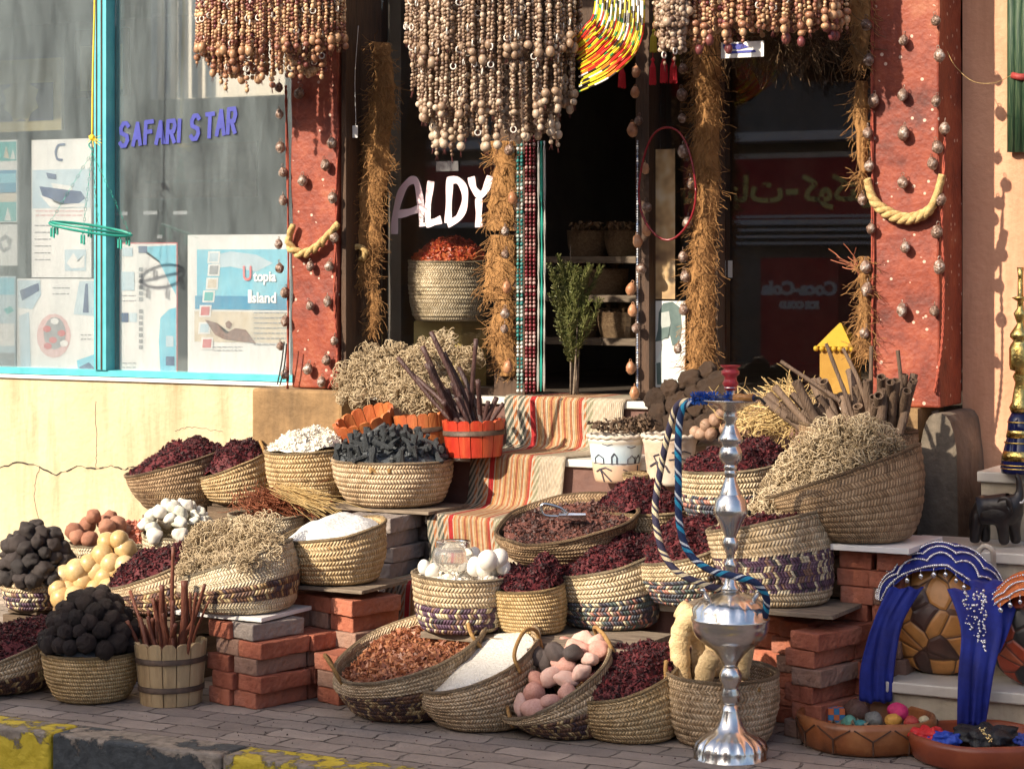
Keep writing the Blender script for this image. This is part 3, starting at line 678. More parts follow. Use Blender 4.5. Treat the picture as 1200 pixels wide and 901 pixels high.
# loofahs
M_loof = pm('loofah_fibre', (.52, .36, .18), (.76, .58, .33), 22, .95, bump=.006, bscale=110)
def loofah(pts, r, lab, Y):
    P = [onY(x, y, Y) for x, y in pts]; P = crv(P, 6); n = len(P)
    rr_ = [r*(.78+.3*math.sin(math.pi*(i+.8)/(n+.6))**.6+.06*math.sin(i*1.9)) for i in range(n)]; rr_[0] *= .7; rr_[-1] *= .7
    mb = MB().tube(P, r, 14, True, rr_)
    for i, v in enumerate(mb.v):
        p = Vector(v); d = .003*noise.noise(p*45); mb.v[i] = (p.x+d, p.y+d, p.z+d)
    solo('loofah', mb, M_loof, lab, 'loofah', 'loofahs in the tall basket', smooth=True)
Yb = FT['B'].y
loofah([(800, 800), (797, 760), (800, 735), (812, 722), (826, 718)], .030, 'bent pale loofah curving out at the left of the tall basket', Yb-.03)
loofah([(845, 790), (838, 740), (826, 708)], .034, 'thick straight loofah standing highest in the tall basket', Yb+.03)
loofah([(822, 795), (822, 755), (806, 722), (795, 712)], .032, 'broad loofah leaning left behind the bent one', Yb+.06)
loofah([(868, 795), (874, 750), (878, 722)], .026, 'slim loofah at the right behind the water pipe stem', Yb+.05)
loofah([(822, 806), (828, 780), (836, 765)], .028, 'short loofah at the front behind the silver bowl', Yb-.06)
# left side
GL = 'palm baskets on the left of the stairs'
f = basket('striped palm basket of hibiscus cut by the left edge of the photo', (-2, 806), (5, 757), 0, 76, 58, 8, 20, 'bro', [(0, .5)], group=GL, seed=7, bulge=.12)
heap(f, .10, M_hib, 'dried hibiscus in the basket at the left edge', count=1800, seed=7)
f = basket('neatly coiled grass basket full of knobbly dark fruits beside the wooden bucket', (108, 818), (107, 762), 0, 57, 43, 0, 0, 'coil', group=GL, coils=.0135, seed=8, wob=.003)
f2 = dict(f)
DF = protos('dark_fruit', pm('dark_dried_fruit', (.016, .010, .010), (.11, .07, .06), 14, .75, bump=.02, bscale=42, objr=.6), 3, (.92, 1.06), .10, seed=4, freq=3, spike=.18)
pile(f2, DF, .030, .20, 'knobbly dark dried fruit heaped above the coiled basket', 'dark_fruit', 'dried fruit', 'knobbly dark fruits in the coiled basket', 90, 9, .95, 1.35, sink=.01)
heap(f2, .12, M_coal, 'dark crumbs between the knobbly fruits', 'fruit_crumbs', 'crumbs', 300, .008, 5, .9)
# bucket
def bucket(label, Tp, Bp, z, tw, bw, cols, hoops, group, tiltv=0, name='wooden_bucket', yoff=0, foot=None):
    B = onZ(Bp[0], Bp[1], z); k = ppm(B); T = onY(Tp[0], Tp[1], B.y+yoff); rt, rb = tw/k, bw/k
    ax = (T-B); H = ax.length; n = ax.normalized(); a = (RT-n*RT.dot(n)).normalized(); b2 = n.cross(a)
    t_ = thing(name, label, 'bucket', B, group); NS = 15; mb = MB()
    for s in range(NS):
        rings = []
        for (e, zz) in ((0, .004), (0, .25), (0, .5), (0, .75), (0, .93), (1, .975), (2, 1.0)):
            ring = []
            r_ = rb+(rt-rb)*zz
            for q in range(5):
                w_ = (q/4-.5)*.94*(1 if e == 0 else (.8 if e == 1 else .42)); th = 2*math.pi*(s+.5+w_)/NS
                ring.append(B+n*(H*zz)+(a*math.cos(th)+b2*math.sin(th))*(r_+.0015*math.sin(s*2.1)))
            for q in range(4, -1, -1):
                w_ = (q/4-.5)*.94*(1 if e == 0 else (.8 if e == 1 else .42)); th = 2*math.pi*(s+.5+w_)/NS
                ring.append(B+n*(H*zz)+(a*math.cos(th)+b2*math.sin(th))*(r_-.013))
            rings.append(ring)
        mb.loft(rings, True, True, True)
    part('stave_wall', mb, cols, t_)
    for hz in hoops:
        hb = MB(); r_ = rb+(rt-rb)*hz+.004; rings = []
        for dz in (-.009, .009):
            rings.append([B+n*(H*hz+dz)+(a*math.cos(q*math.pi/24)+b2*math.sin(q*math.pi/24))*r_ for q in range(48)])
        rings.append([B+n*(H*hz+.009)+(a*math.cos(q*math.pi/24)+b2*math.sin(q*math.pi/24))*(r_-.003) for q in range(48)])
        part('hoop', hb.loft(rings, True), pm('rusty_hoop', (.045, .03, .022), (.12, .075, .05), 20, .6, .3, bump=.002), t_, smooth=True)
    r_ = rb+(rt-rb)*.8
    part('bucket_base', MB().loft([[B+n*(H*zz)+(a*math.cos(q*math.pi/16)+b2*math.sin(q*math.pi/16))*(rb*.93) for q in range(32)] for zz in (.01, .06)], True, True, True), cols, t_)
    return dict(B=B, R=T, n=n, a=a, b=b2, r=rt-.012, flat=1.0)
M_buc = pm('aged_bucket_wood', (.22, .14, .07), (.46, .33, .18), 7, .75, bump=.004, stretch=(3, 3, .6), island=.3, c3=(.55, .42, .24))
M_bred = pm('red_painted_bucket_wood', (.36, .015, .010), (.44, .04, .014), 6, .45, bump=.003, stretch=(3, 3, .8), island=.35, c3=(.48, .12, .035))
M_bora = pm('orange_worn_bucket_wood', (.30, .05, .015), (.42, .11, .03), 6, .5, bump=.003, stretch=(3, 3, .8), island=.35, c3=(.48, .20, .06))
f = bucket('plain wooden bucket with two dark hoops holding cinnamon bark on the pavement', (200, 749), (201, 822), 0, 42.5, 35.5, M_buc, (.72, .27), None)
M_cin = pm('reddish_bark', (.09, .025, .015), (.24, .075, .04), 12, .6, bump=.004, island=.5, objr=.4, stretch=(3, 3, .5))
M_carob = pm('dark_sticks', (.025, .012, .012), (.09, .040, .035), 10, .55, bump=.005, objr=.5, stretch=(4, 4, .7))
M_gstk = pm('grey_brown_sticks', (.075, .045, .03), (.20, .13, .085), 12, .7, bump=.006, objr=.5, stretch=(5, 5, .6))
def stick(px0, px1, Y0, Y1, r, mat, name, label, cat, group, bend=.01, seed=0, hollow=False, n=8, taper=.75):
    rd = random.Random(seed); a_ = onY(px0[0], px0[1], Y0); b_ = onY(px1[0], px1[1], Y1)
    mid = (a_+b_)/2+Vector((rd.uniform(-1, 1), 0, rd.uniform(-1, 1)))*bend
    P = crv([a_, a_.lerp(mid, .5)+Vector((rd.uniform(-1, 1), 0, rd.uniform(-1, 1)))*bend*.4, mid, b_], 4)
    k = len(P); rr_ = [r*(1-(1-taper)*i/(k-1))*(1+.07*math.sin(i*2+seed)) for i in range(k)]
    if not hollow: rr_ += []
    mb = MB().tube(P, r, n, not hollow, rr_)
    if hollow:
        mb.tube(P[::-1], r, n, False, [x*.72 for x in rr_[::-1]])
        mb.tube([P[-1]+(P[-2]-P[-1])*.02, P[-1]], r, n, False, [rr_[-1]*.72, rr_[-1]])
        mb.face([len(mb.v)-1-i for i in range(0)]) if False else None
        mb.tube([P[-1]-(P[-1]-P[-2]).normalized()*.02, P[-1]-(P[-1]-P[-2]).normalized()*.019], rr_[-1]*.72, n, True)
    o = solo(name, mb, mat, label, cat, group, smooth=True, base=a_); return o
rd = random.Random(11)
Yk = f['B'].y
for i in range(24):
    bx_ = 168+rd.random()*64; tx = bx_+(bx_-200)*rd.uniform(.1, .7)+rd.uniform(-8, 8); ty = 735-rd.random()*45
    stick((bx_*.8+200*.2, 775), (tx, ty), Yk+rd.uniform(-.07, .07), Yk+rd.uniform(-.09, .09), rd.uniform(.005, .011), M_cin, 'bark_stick', 'reddish bark stick standing in the plain wooden bucket', 'bark', 'bark sticks in the plain bucket', .012, i, n=6)
for (a_, b_, r_, lb) in [(((206, 770)), (203, 640), .008, 'longest thin reddish bark stick in the bucket'), ((212, 760), (216, 680), .016, 'thick reddish bark piece in the middle of the bucket'), ((195, 760), (190, 685), .012, 'straight bark piece just left of the thick one'), ((214, 745), (240, 684), .008, 'bark twig leaning far to the right over the bucket'), ((190, 770), (179, 700), .009, 'bark stick leaning slightly left in the bucket')]:
    stick(a_, b_, Yk-.02, Yk-.04, r_, M_cin, 'bark_stick', lb, 'bark', 'bark sticks in the plain bucket', .012, int(b_[0]), n=7)
for i in range(9):
    stick((185, 765), (150+rd.random()*22, 722+rd.random()*16), Yk, Yk-.03, .006, M_cin, 'bark_stick', 'thin bark stick drooping over the left rim of the bucket', 'bark', 'bark sticks in the plain bucket', .006, i+40, n=6)
# ------------------------------------------------------------ middle left
f = basket('purple banded palm basket of smooth black lumps near the yellow wall', (40, 712), (42, 672), .18, 39, 32, 2, 0, 'pur', [(0, .6)], group=GL, seed=9)
BL = protos('black_lump', pm('black_lump_skin', (.012, .010, .010), (.05, .034, .030), 5, .7, objr=.6, bump=.003), 3, (.75, 1.2), .35, seed=12, freq=1.5)
pile(f, BL, .035, .17, 'smooth black lump piled above the purple banded basket', 'black_lump', 'dried fruit', 'black lumps in the purple banded basket', 60, 3, 1.1, 1.25, sink=.0)
heap(f, .16, M_coal, 'dark crumbs under the smooth black lumps', 'lump_crumbs', 'crumbs', 100, .01, 5, .9)
f = basket('small palm basket overflowing with round yellow gourds', (98, 728), (104, 692), .14, 40, 30, 8, 14, 'dk', group=GL, seed=10)
GD = protos('yellow_gourd', pm('gourd_skin', (.46, .28, .10), (.58, .40, .19), 5, .4, objr=.6, c3=(.66, .50, .31)), 2, (.96, 1.04), .05, seed=2)
gp = [(68, 690), (76, 674), (72, 700), (80, 690), (90, 668), (98, 680), (105, 660), (115, 668), (120, 650), (126, 635), (140, 632), (147, 643), (130, 660), (112, 690), (88, 700), (135, 670), (146, 662), (124, 676), (128, 690), (108, 704)]
for i, (x, y) in enumerate(gp):
    tag(link('yellow_gourd', GD[i % 2], None, onY(x, y, f['R'].y-.02-.0012*(y-632)+.02*(i % 2)+.08*(x-68)/80), (i, i*1.7, 0), .040*(.9+.25*((i*37 % 10)/10))), 'round pale yellow gourd piled behind the knobbly dark fruits', 'gourd', 'round yellow gourds in a heap')
f = basket('long striped palm sack of hibiscus leaning behind the wooden bucket', (196, 714), (180, 667), .235, 58, 54, 6, 20, 'bro', [(0, .68)], group=GL, seed=11, flat=.8, handles=[(350, .06, .05, (1, 0, 0))])
heap(f, .09, M_hib, 'dried hibiscus in the striped sack behind the wooden bucket', count=1500, seed=9, sink=.01)
f = basket('bulky pale palm sack topped with curly dried plants on a white board', (283, 712), (277, 655), .295, 70, 62, -3, 19, 'pale', [(.25, .55)], group=GL, seed=12, flat=.85, bulge=.1, crated=False, handles=[(240, .07, -.05, (1, .5, 0))])
FLD = f
f = basket('gold palm basket of white flour standing on the brick stack', (393, 680), (391, 620), .365, 62, 52, 4, 9, 'gold', group=GL, seed=13, handles=[(300, .09, -.05, (1, .4, 0))], crated=False, wob=.02)
heap(f, .10, M_flour, 'heap of fine white flour in the gold basket', 'flour_heap', 'flour', 0, .01, 3, .86, .035, sx=-.01, chips=False, rough=.006)
f = basket('small pale palm basket of reddish potatoes against the yellow wall', (117, 660), (117, 636), .30, 36, 30, 2, 0, 'pale', group=GL, seed=14)
PT = protos('reddish_tuber', pm('tuber_skin', (.24, .09, .05), (.44, .20, .12), 6, .6, objr=.6, bump=.002), 2, (.85, 1.1), .2, seed=5, freq=1.5)
pile(f, PT, .031, .11, 'round reddish tuber in the small pale basket by the wall', 'reddish_tuber', 'tuber', 'reddish tubers by the yellow wall', 13, 3, .95, 1.5, sink=0)
f = basket('small palm basket of red chips between tubers and white stones', (160, 655), (160, 634), .31, 28, 24, 2, 0, 'pale', group=GL, seed=15)
heap(f, .10, pm('red_chips', (.30, .07, .04), (.5, .17, .10), 30, .5, island=.8), 'pile of broken red chips near the yellow wall', 'red_chip_heap', 'dried chips', 500, .013, 4)
f = basket('pale palm basket of smooth white stones below the tilted brown basket', (208, 655), (207, 625), .33, 40, 34, 3, 0, 'pale', group=GL, seed=16)
WS = protos('white_stone', pm('white_stone_surface', (.42, .44, .33), (.60, .58, .50), 6, .45, objr=.6, c3=(.66, .58, .52)), 3, (.55, 1.15), .35, seed=6, freq=1.1)
pile(f, WS, .027, .10, 'smooth greenish white stone in the small pale basket', 'white_stone', 'stone', 'white stones in the small pale basket', 38, 6, 1.1, 1.2, sink=-.015)
f = basket('tall brown palm basket of hibiscus tilted against the yellow wall', (214, 597), (204, 541), .46, 59, 42, 3, 15, 'dk', group=GL, seed=17, coils=.019)
heap(f, .11, M_hib, 'dried hibiscus in the brown basket tilted at the yellow wall', count=1500, seed=12, sx=.05)
f = basket('golden palm basket of hibiscus left of the white beans', (282, 588), (272, 545), .50, 43, 35, 3, 20, 'gold', group=GL, seed=18, handles=[(5, .05, .05, (1, 0, 0))])
heap(f, .13, M_hib, 'dried hibiscus in the golden basket left of the white beans', count=1300, seed=13, sx=.03)
f = basket('golden palm basket heaped with white beans', (362, 588), (360, 526), .545, 50, 40, 2, 3, 'gold', group=GL, seed=19, coils=.018)
heap(f, .10, M_bean, 'mound of small white beans between hibiscus and charcoal', 'bean_heap', 'beans', 1500, .008, 3, .92, sink=.01)
f = basket('wide palm basket heaped with charcoal beside the rug', (462, 590), (460, 537), .56, 71, 57, 1, 0, 'nat', group=GL, seed=20, crated=False, handles=[(262, .03, -.03, (1, .2, 0))])
FCH = f
heap(f, .10, M_coal, 'bed of black charcoal crumbs in the wide basket', 'charcoal_heap', 'charcoal', 500, .014, 3, .93, sx=-.01)
CH = []
for k in range(3):
    mb = MB(); M_ = None; n_ = 7; rings = []
    for i in range(6):
        rings.append([(i*.4-1, (.34+.1*math.sin(i+k))*math.cos(a_*6.28/n_)*(1+.25*nz(a_*1.1, i, k)), .3*math.sin(a_*6.28/n_)*(1+.3*nz(i, a_, k))) for a_ in range(n_)])
    mb.loft(rings, True, True, True); CH.append(mb.mesh('charcoal_piece', M_coal))
pile(f, CH, .030, .10, 'broken charcoal piece heaped in the wide basket', 'charcoal_piece', 'charcoal', 'charcoal pieces in the wide basket', 95, 8, .95, .85, sink=0, var=.35)
stick((398, 533), (452, 497), f['R'].y-.06, f['R'].y-.03, .014, M_coal, 'charcoal_branch', 'long charred branch lying over the charcoal at left', 'charcoal', None, .004, 3)
# rusty root fibres
def fibres(name, label, cat, c, R_, n, L, mat, seed, r=.0016, dirs=None, curl=.3, flatz=.5, kind='stuff', group=None):
    rd = random.Random(seed); mb = MB()
    for i in range(n):
        p = Vector(c)+Vector((rd.gauss(0, R_[0]), rd.gauss(0, R_[1]), rd.gauss(0, R_[2])))
        d = (Vector(dirs) if dirs else Vector((0, 0, 0)))+Vector((rd.gauss(0, 1), rd.gauss(0, 1), rd.gauss(0, flatz)))*curl; d.normalize(); P = [p]; l = L*rd.uniform(.5, 1.2)
        for k in range(5): d = (d+Vector((rd.gauss(0, 1), rd.gauss(0, 1), rd.gauss(0, 1)))*curl*.55).normalized(); P.append(P[-1]+d*l/5)
        mb.tube(P, r, 3, False)
    return solo(name, mb, mat, label, cat, group, kind=kind, base=c)
M_rust = pm('rusty_root_fibre', (.17, .045, .02), (.38, .13, .06), 20, .8, island=.8)
c = onY(310, 586, 6.98); fibres('root_fibre_bunch', 'bunch of rusty red root fibres lying in front of the golden baskets', 'root fibres', c, (.075, .03, .022), 420, .14, M_rust, 3, .0013, (1, -.3, -.15), .45)
c = onY(335, 572, 6.93); fibres('pale_grass_bunch', 'pale straw stems fanned out above the rusty fibres', 'dried grass', c, (.04, .02, .014), 110, .24, MT['straw'], 4, .0011, (1, -.2, -.22), .12)
f = basket('low pale basket under the rusty root fibres', (312, 628), (312, 603), .43, 44, 36, 2, 0, 'pale', group=GL, seed=61, flat=.8)
# curly dried plants
def tuft(seed, pal, n=40):
    rd = random.Random(seed); mb = MB()
    for i in range(n):
        z_ = 1-1.5*(i+.5)/n; a_ = i*2.399; rr2 = math.sqrt(max(0, 1-z_*z_)); d = Vector((rr2*math.cos(a_), rr2*math.sin(a_), z_)); q = d.copy()
        ax = d.cross(Vector((rd.gauss(0, 1), rd.gauss(0, 1), rd.gauss(0, 1)))).normalized(); P = [d*.15]; m_ = 10
        for k in range(m_):
            q = Quaternion(ax, .06 if k < 3 else (.25+.06*seed)+rd.uniform(-.15, .35)) @ q; P.append(P[-1]+q*(.24 if k < 3 else .155))
        mb.tube(P, .03, 3, True, [.048-.0025*k for k in range(m_+1)])
        if i % 2: mb.tube([P[3], P[3]+d*.2+ax*.12, P[3]+d*.25+ax*.26, P[3]+d*.12+ax*.34], .026, 3, True)
    return mb.mesh('curly_plant', pal, True)
M_tf = pm('curly_dried_plant', (.22, .15, .085), (.48, .37, .23), 9, .85, island=.5, objr=.35, c3=(.72, .60, .42))
TF = [tuft(i, M_tf, 46+4*i) for i in range(8)]
def tufts(pts, Y, r, label, group, seed=1, lean=.0):
    rd = random.Random(seed)
    for i, (x, y) in enumerate(pts):
        o = link('curly_plant', TF[(i*5+seed) % 8], None, onY(x, y, Y(x, y)), (rd.uniform(-.7, .5), rd.uniform(-.6, .6), rd.uniform(0, 6)), r*rd.uniform(.85, 1.2)); tag(o, label, 'dried plant', group)
def scat(poly, n, sep, seed):
    rd = random.Random(seed); out = []; xs_ = [p[0] for p in poly]; ys = [p[1] for p in poly]
    def ins(x, y):
        c_ = False
        for (a_, b_) in zip(poly, poly[1:]+poly[:1]):
            if (a_[1] > y) != (b_[1] > y) and x < (b_[0]-a_[0])*(y-a_[1])/(b_[1]-a_[1])+a_[0]: c_ = not c_
        return c_
    for _ in range(4000):
        x, y = rd.uniform(min(xs_), max(xs_)), rd.uniform(min(ys), max(ys))
        if ins(x, y) and all(math.hypot(x-a_, y-b_) > sep for a_, b_ in out): out.append((x, y))
        if len(out) >= n: break
    return out
tufts(scat([(225, 665), (228, 625), (262, 612), (318, 618), (325, 650), (300, 662), (250, 672)], 22, 12, 3), lambda x, y: FLD['R'].y-.04+(655-y)*.0022, .043, 'curly dried desert plant on the bulky pale sack', 'curly dried plants on the pale sack', 4)
tufts(scat([(215, 680), (222, 655), (300, 655), (235, 690)], 8, 13, 5), lambda x, y: FLD['R'].y-.13, .036, 'curly dried desert plant spilling over the front of the pale sack', 'curly dried plants on the pale sack', 6)
# ------------------------------------------------------------ buckets at the shop window
BU = 'painted wooden buckets under the shop window'
b1 = bucket('orange wooden bucket tipped over to the left with curly plants', (425, 486), (440, 528), .737, 37, 30, M_bora, (.42,), BU, yoff=-.05)
b2_ = bucket('red and orange wooden bucket in the middle of the three', (493, 484), (497, 530), .737, 32, 29, M_bora, (.58,), BU, yoff=.0)
b3 = bucket('bright red wooden bucket holding dark sticks, nearest the rug', (555, 491), (556, 534), .737, 37, 32, M_bred, (.66,), BU, yoff=0)
b1 and None
Yt = 7.38
tufts(scat([(398, 462), (408, 430), (432, 412), (480, 408), (505, 430), (490, 465), (450, 470), (410, 474)], 34, 11, 7), lambda x, y: Yt-.03+(470-y)*.0012, .044, 'curly pale dried desert plant heaped over the tipped orange bucket', 'curly plants over the buckets', 8)
tufts(scat([(462, 480), (470, 450), (520, 455), (525, 478)], 11, 12, 9), lambda x, y: Yt-.06, .040, 'curly greyish dried plant in the middle bucket', 'curly plants over the buckets', 9)
tufts(scat([(488, 430), (492, 400), (520, 398), (555, 420), (540, 440)], 12, 12, 10), lambda x, y: 7.55, .045, 'curly dried plant standing behind the dark sticks', 'curly plants over the buckets', 10)
GS = 'dark sticks in the bright red bucket'
for i, (bx_, tx, ty, r_) in enumerate([(556, 505, 388, .010), (545, 495, 405, .011), (560, 520, 412, .009), (552, 558, 397, .009), (550, 466, 418, .009), (560, 480, 435, .009), (570, 538, 430, .010), (548, 500, 425, .012), (552, 530, 448, .009), (565, 560, 445, .010), (560, 582, 465, .010), (558, 510, 440, .010), (562, 545, 455, .011), (568, 590, 472, .009), (545, 520, 470, .012), (555, 535, 465, .009), (566, 572, 470, .009), (540, 524, 455, .010)]):
    stick((bx_, 512), (tx, ty), b3['B'].y+(i % 5-2)*.02, b3['B'].y+(i % 7-3)*.025-.03, r_, M_carob, 'dark_stick', ['tallest dark stick in the bright red bucket', 'thick dark stick leaning left over the red bucket'][i] if i < 2 else ('lone upright dark stick at the right of the red bucket' if i == 3 else 'smooth dark stick fanned out of the bright red bucket'), 'stick', GS, .012, i, n=8, taper=.95)
# ------------------------------------------------------------ right of the rug
GR = 'palm baskets on the right of the rug'
f = basket('purple banded palm basket holding a glass bowl and white eggs', (541, 737), (541, 672), .262, 58, 51, 1, -2, 'pur', [(0, .52)], group=GR, seed=21, bulge=.03, crated=False)
FE = f
f = basket('coiled grass basket of hibiscus in the middle of the board', (624, 739), (614, 685), .262, 47, 38, 4, 3, 'coil', group=GR, coils=.0135, seed=22, wob=.003, crated=False)
heap(f, .12, M_hib, 'dried hibiscus in the coiled basket on the board', count=1700, seed=22, sx=.05)
f = basket('large two-tone palm basket of hibiscus with cream top and grey base', (716, 731), (704, 653), .262, 65, 56, 9, 12, 'gre', [(0, .52)], group=GR, seed=23, crated=False, handles=[(175, .05, .045, (1, .1, 0))])
heap(f, .10, M_hib, 'dried hibiscus in the large two-tone basket', count=2400, seed=23, sx=.03)
f = basket('two-tone palm basket of hibiscus leaning beside the water pipe hoses', (806, 706), (799, 642), .34, 58, 44, 6, 14, 'gre', [(0, .6)], group=GR, seed=24, bulge=.1)
heap(f, .12, M_hib, 'dried hibiscus in the basket behind the water pipe hoses', count=2000, seed=24, sx=.03)
f = basket('broad dark palm basket with a metal scoop in it beside the rug', (662, 660), (664, 607), .44, 84, 58, 12, 10, 'dk', group=GR, seed=25, coils=.018, wob=.03)
heap(f, .015, M_hibb, 'brown dried flowers in the broad dark basket', 'dried_flower_heap', 'dried flowers', 1500, .009, 25, .9, .03)
sp = onY(655, 606, f['R'].y-.09)
sc_ = thing('metal_scoop', 'steel scoop lying on the brown dried flowers', 'scoop', sp)
mb = MB(); rings = []
for i in range(8):
    t = i/7; rings.append([sp+RT*(.0+t*.09)+FW*(.035*math.cos(a_*math.pi/8)*(1-.25*t))+UP*(-.028*math.sin(a_*math.pi/8)*(1-.3*(1-t))+.012) for a_ in range(9)])
part('scoop_pan', mb.loft(rings, False), MT['metal'], sc_, smooth=True)
part('handle', MB().tube(crv([sp+UP*.005, sp-RT*.05+UP*.01, sp-RT*.055+UP*.045, sp-RT*.0+UP*.035, sp+RT*.03+UP*.012], 5), .006, 6), MT['metal'], sc_, smooth=True)
f = basket('pale plain palm basket of hibiscus below the painted pots', (752, 634), (752, 596), .50, 54, 43, 2, 0, 'gold', group=GR, seed=26, coils=.016)
heap(f, .13, M_hib, 'dried hibiscus in the plain basket below the painted pots', count=1700, seed=26)
f = basket('cream and speckled palm basket of hibiscus behind the silver water pipe', (852, 606), (852, 546), .60, 57, 48, 3, 4, 'gre', [(0, .52)], group=GR, seed=27)
heap(f, .09, M_hib, 'dried hibiscus behind the silver water pipe stem', count=1800, seed=27, sx=.04)
f = basket('large pale palm sack with a purple band leaning on the brick stack', (915, 704), (899, 608), .385, 72, 60, -3, 11, 'pur', [(.18, .62)], group=GR, seed=28, flat=.8, crated=False, handles=[(290, .08, -.06, (1, .6, 0))], coils=.017, bulge=.04)
heap(f, .05, M_hib, 'dried hibiscus at the mouth of the large purple banded sack', count=1400, seed=28, sink=.03)
f = basket('largest brown palm sack overflowing with curly plants by the stone plinth', (1010, 631), (987, 552), .575, 98, 58, -5, 19, weave('palm_weave_brown', ((.26, .16, .08), (.48, .33, .19)), h=.019), group=GR, seed=29, flat=.62, crated=False, bulge=.05)
FBR = f
tufts(scat([(895, 600), (905, 570), (960, 510), (1020, 500), (1055, 525), (1000, 560), (950, 585), (925, 610)], 46, 12, 17), lambda x, y: FBR['R'].y-.03+(570-y)*.0015, .044, 'curly dried desert plant on the largest brown sack', 'curly dried plants on the brown sack', 12)
tufts(scat([(900, 625), (905, 585), (925, 580), (960, 590), (935, 610)], 9, 12, 18), lambda x, y: FBR['R'].y-.13, .042, 'curly dried plant hanging over the front of the brown sack', 'curly dried plants on the brown sack', 13)
c = onY(900, 600, FBR['R'].y-.12)
fibres('trailing_roots', 'pale trailing roots hanging over the brown sack', 'dried roots', c, (.07, .02, .03), 70, .16, M_tf, 31, .0016, (-.3, 0, -1), .5)
f = basket('dark palm basket of grey brown sticks behind the largest sack', (1008, 546), (1006, 500), .775, 69, 60, 3, -4, 'dk', group=GR, seed=30, flat=.7)
GG = 'grey brown sticks in the dark basket'
rd = random.Random(5); Yq = f['B'].y
for i in range(42):
    t = rd.random(); bx_ = 950+t*105; lean = (t-.72)*85+rd.uniform(-9, 9); ty = 425+rd.random()*45+(1-t)*18
    stick((bx_, 505+rd.uniform(0, 8)), (bx_+lean*.8, ty), Yq+rd.uniform(-.08, .1), Yq+rd.uniform(-.12, .1), rd.uniform(.012, .018), M_gstk, 'grey_stick', 'grey brown hollow stick standing in the dark basket', 'stick', GG, .006, i, hollow=True, n=9, taper=.95)
for (a_, b_, lb) in [((1000, 490), (968, 402), 'stick rising left of the others towards the yellow lantern'), ((985, 470), (915, 423), 'stick jutting far left across the window'), ((1015, 470), (988, 408), 'stick crossing in front of the yellow lantern'), ((1058, 500), (1052, 410), 'thin stick standing highest at the right'), ((1020, 500), (1021, 405), 'dark stick touching the red pillar')]:
    stick(a_, b_, Yq-.03, Yq-.04, .009, M_gstk, 'grey_stick', lb, 'stick', GG, .006, int(b_[0]), hollow=True, n=8)
# ------------------------------------------------------------ painted pots
def potmat():
    m, t, p = newmat('painted_pot_glaze'); b = NB(t); p.inputs['Roughness'].default_value = .45
    u = b.n('ShaderNodeUVMap'); s = b.n('ShaderNodeSeparateXYZ'); b.l(u.outputs[0], s.inputs[0])
    tc = b.n('ShaderNodeTexCoord'); n = b.n('ShaderNodeTexNoise', i_Scale=9.0, i_Detail=5.0); b.l(tc.outputs['Object'], n.inputs['Vector'])
    f = b.math('ADD', s.outputs[1], b.math('MULTIPLY_ADD', n.outputs[0], .2, -.1))
    c = b.ramp(f, [(0, (.55, .36, .24)), (.38, (.66, .46, .33)), (.44, (.50, .56, .60)), (.5, (.46, .58, .66)), (.8, (.60, .68, .72)), (.86, (.58, .50, .40)), (.9, (.66, .60, .52))])
    b.l(c, p.inputs['Base Color']); b.bump(n.outputs[0], .002, p); return m
MPOT = potmat(); M_ink = pm('dark_pot_paint', (.03, .03, .05), (.07, .06, .07), 20, .6)
MPOT2 = pm('sand_pot_glaze', (.42, .29, .20), (.62, .48, .36), 10, .5, c3=(.66, .60, .52))
def pot(label, Tp, Bp, z, tw, bw, design, group='painted pots on the upper step'):
    B = onZ(Bp[0], Bp[1], z); k = ppm(B); T = onY(Tp[0], Tp[1], B.y); H = T.z-B.z; rt, rb = tw/k, bw/k
    t_ = thing('painted_pot', label, 'pot', B, group)
    def rad(v): return rb+(rt*.96-rb)*min(1, v/.85)**.7 if v < .86 else rt*(.98+.04*math.sin((v-.86)/.14*math.pi))
    n_ = 48; rings = [[B+Vector((rad(v)*math.cos(q*2*math.pi/n_), rad(v)*math.sin(q*2*math.pi/n_), H*v)) for q in range(n_)] for v in [i/16 for i in range(17)]]
    rings += [[B+Vector((rad(1)*.86*math.cos(q*2*math.pi/n_), rad(1)*.86*math.sin(q*2*math.pi/n_), H*v)) for q in range(n_)] for v in (.99, .8, .6)]
    part('pot_body', MB().loft(rings, True, True, False, uv=lambda i, j: (j/n_, min(1, i/16))), MPOT if design is D1 else MPOT2, t_, smooth=True)
    rm_ = [B+Vector((rad(.98)*math.cos(q*2*math.pi/72), rad(.98)*math.sin(q*2*math.pi/72), H*(1.0+.018*math.sin(q*1.57)))) for q in range(74)]
    part('scalloped_rim', MB().tube(rm_, .008, 6), pm('cream_clay', (.46, .38, .30), (.62, .54, .45), 20, .7), t_, smooth=True)
    tc_ = math.atan2(-(CS), SN)      # angle facing the camera
    def on(u, v): a_ = tc_+u*1.25; r_ = rad(v)+.0012; return B+Vector((r_*math.cos(a_), r_*math.sin(a_), H*v))
    mb = MB()
    for line, w_ in design:
        P = []
        for (a_, b_) in zip(line, line[1:]):
            for q in range(5): t = q/5; P.append(on(a_[0]*(1-t)+b_[0]*t, a_[1]*(1-t)+b_[1]*t))
        P.append(on(*line[-1])); mb.tube(P, w_, 4)
    if design: part('painted_drawing', mb, M_ink, t_)
    return dict(B=B, R=T, n=UP, a=RT, b=FW, r=rt*.86, flat=1.0)
arch = lambda x, w_, h0, h1: [(x-w_, h0), (x-w_, h1-.08), (x, h1), (x+w_, h1-.08), (x+w_, h0)]
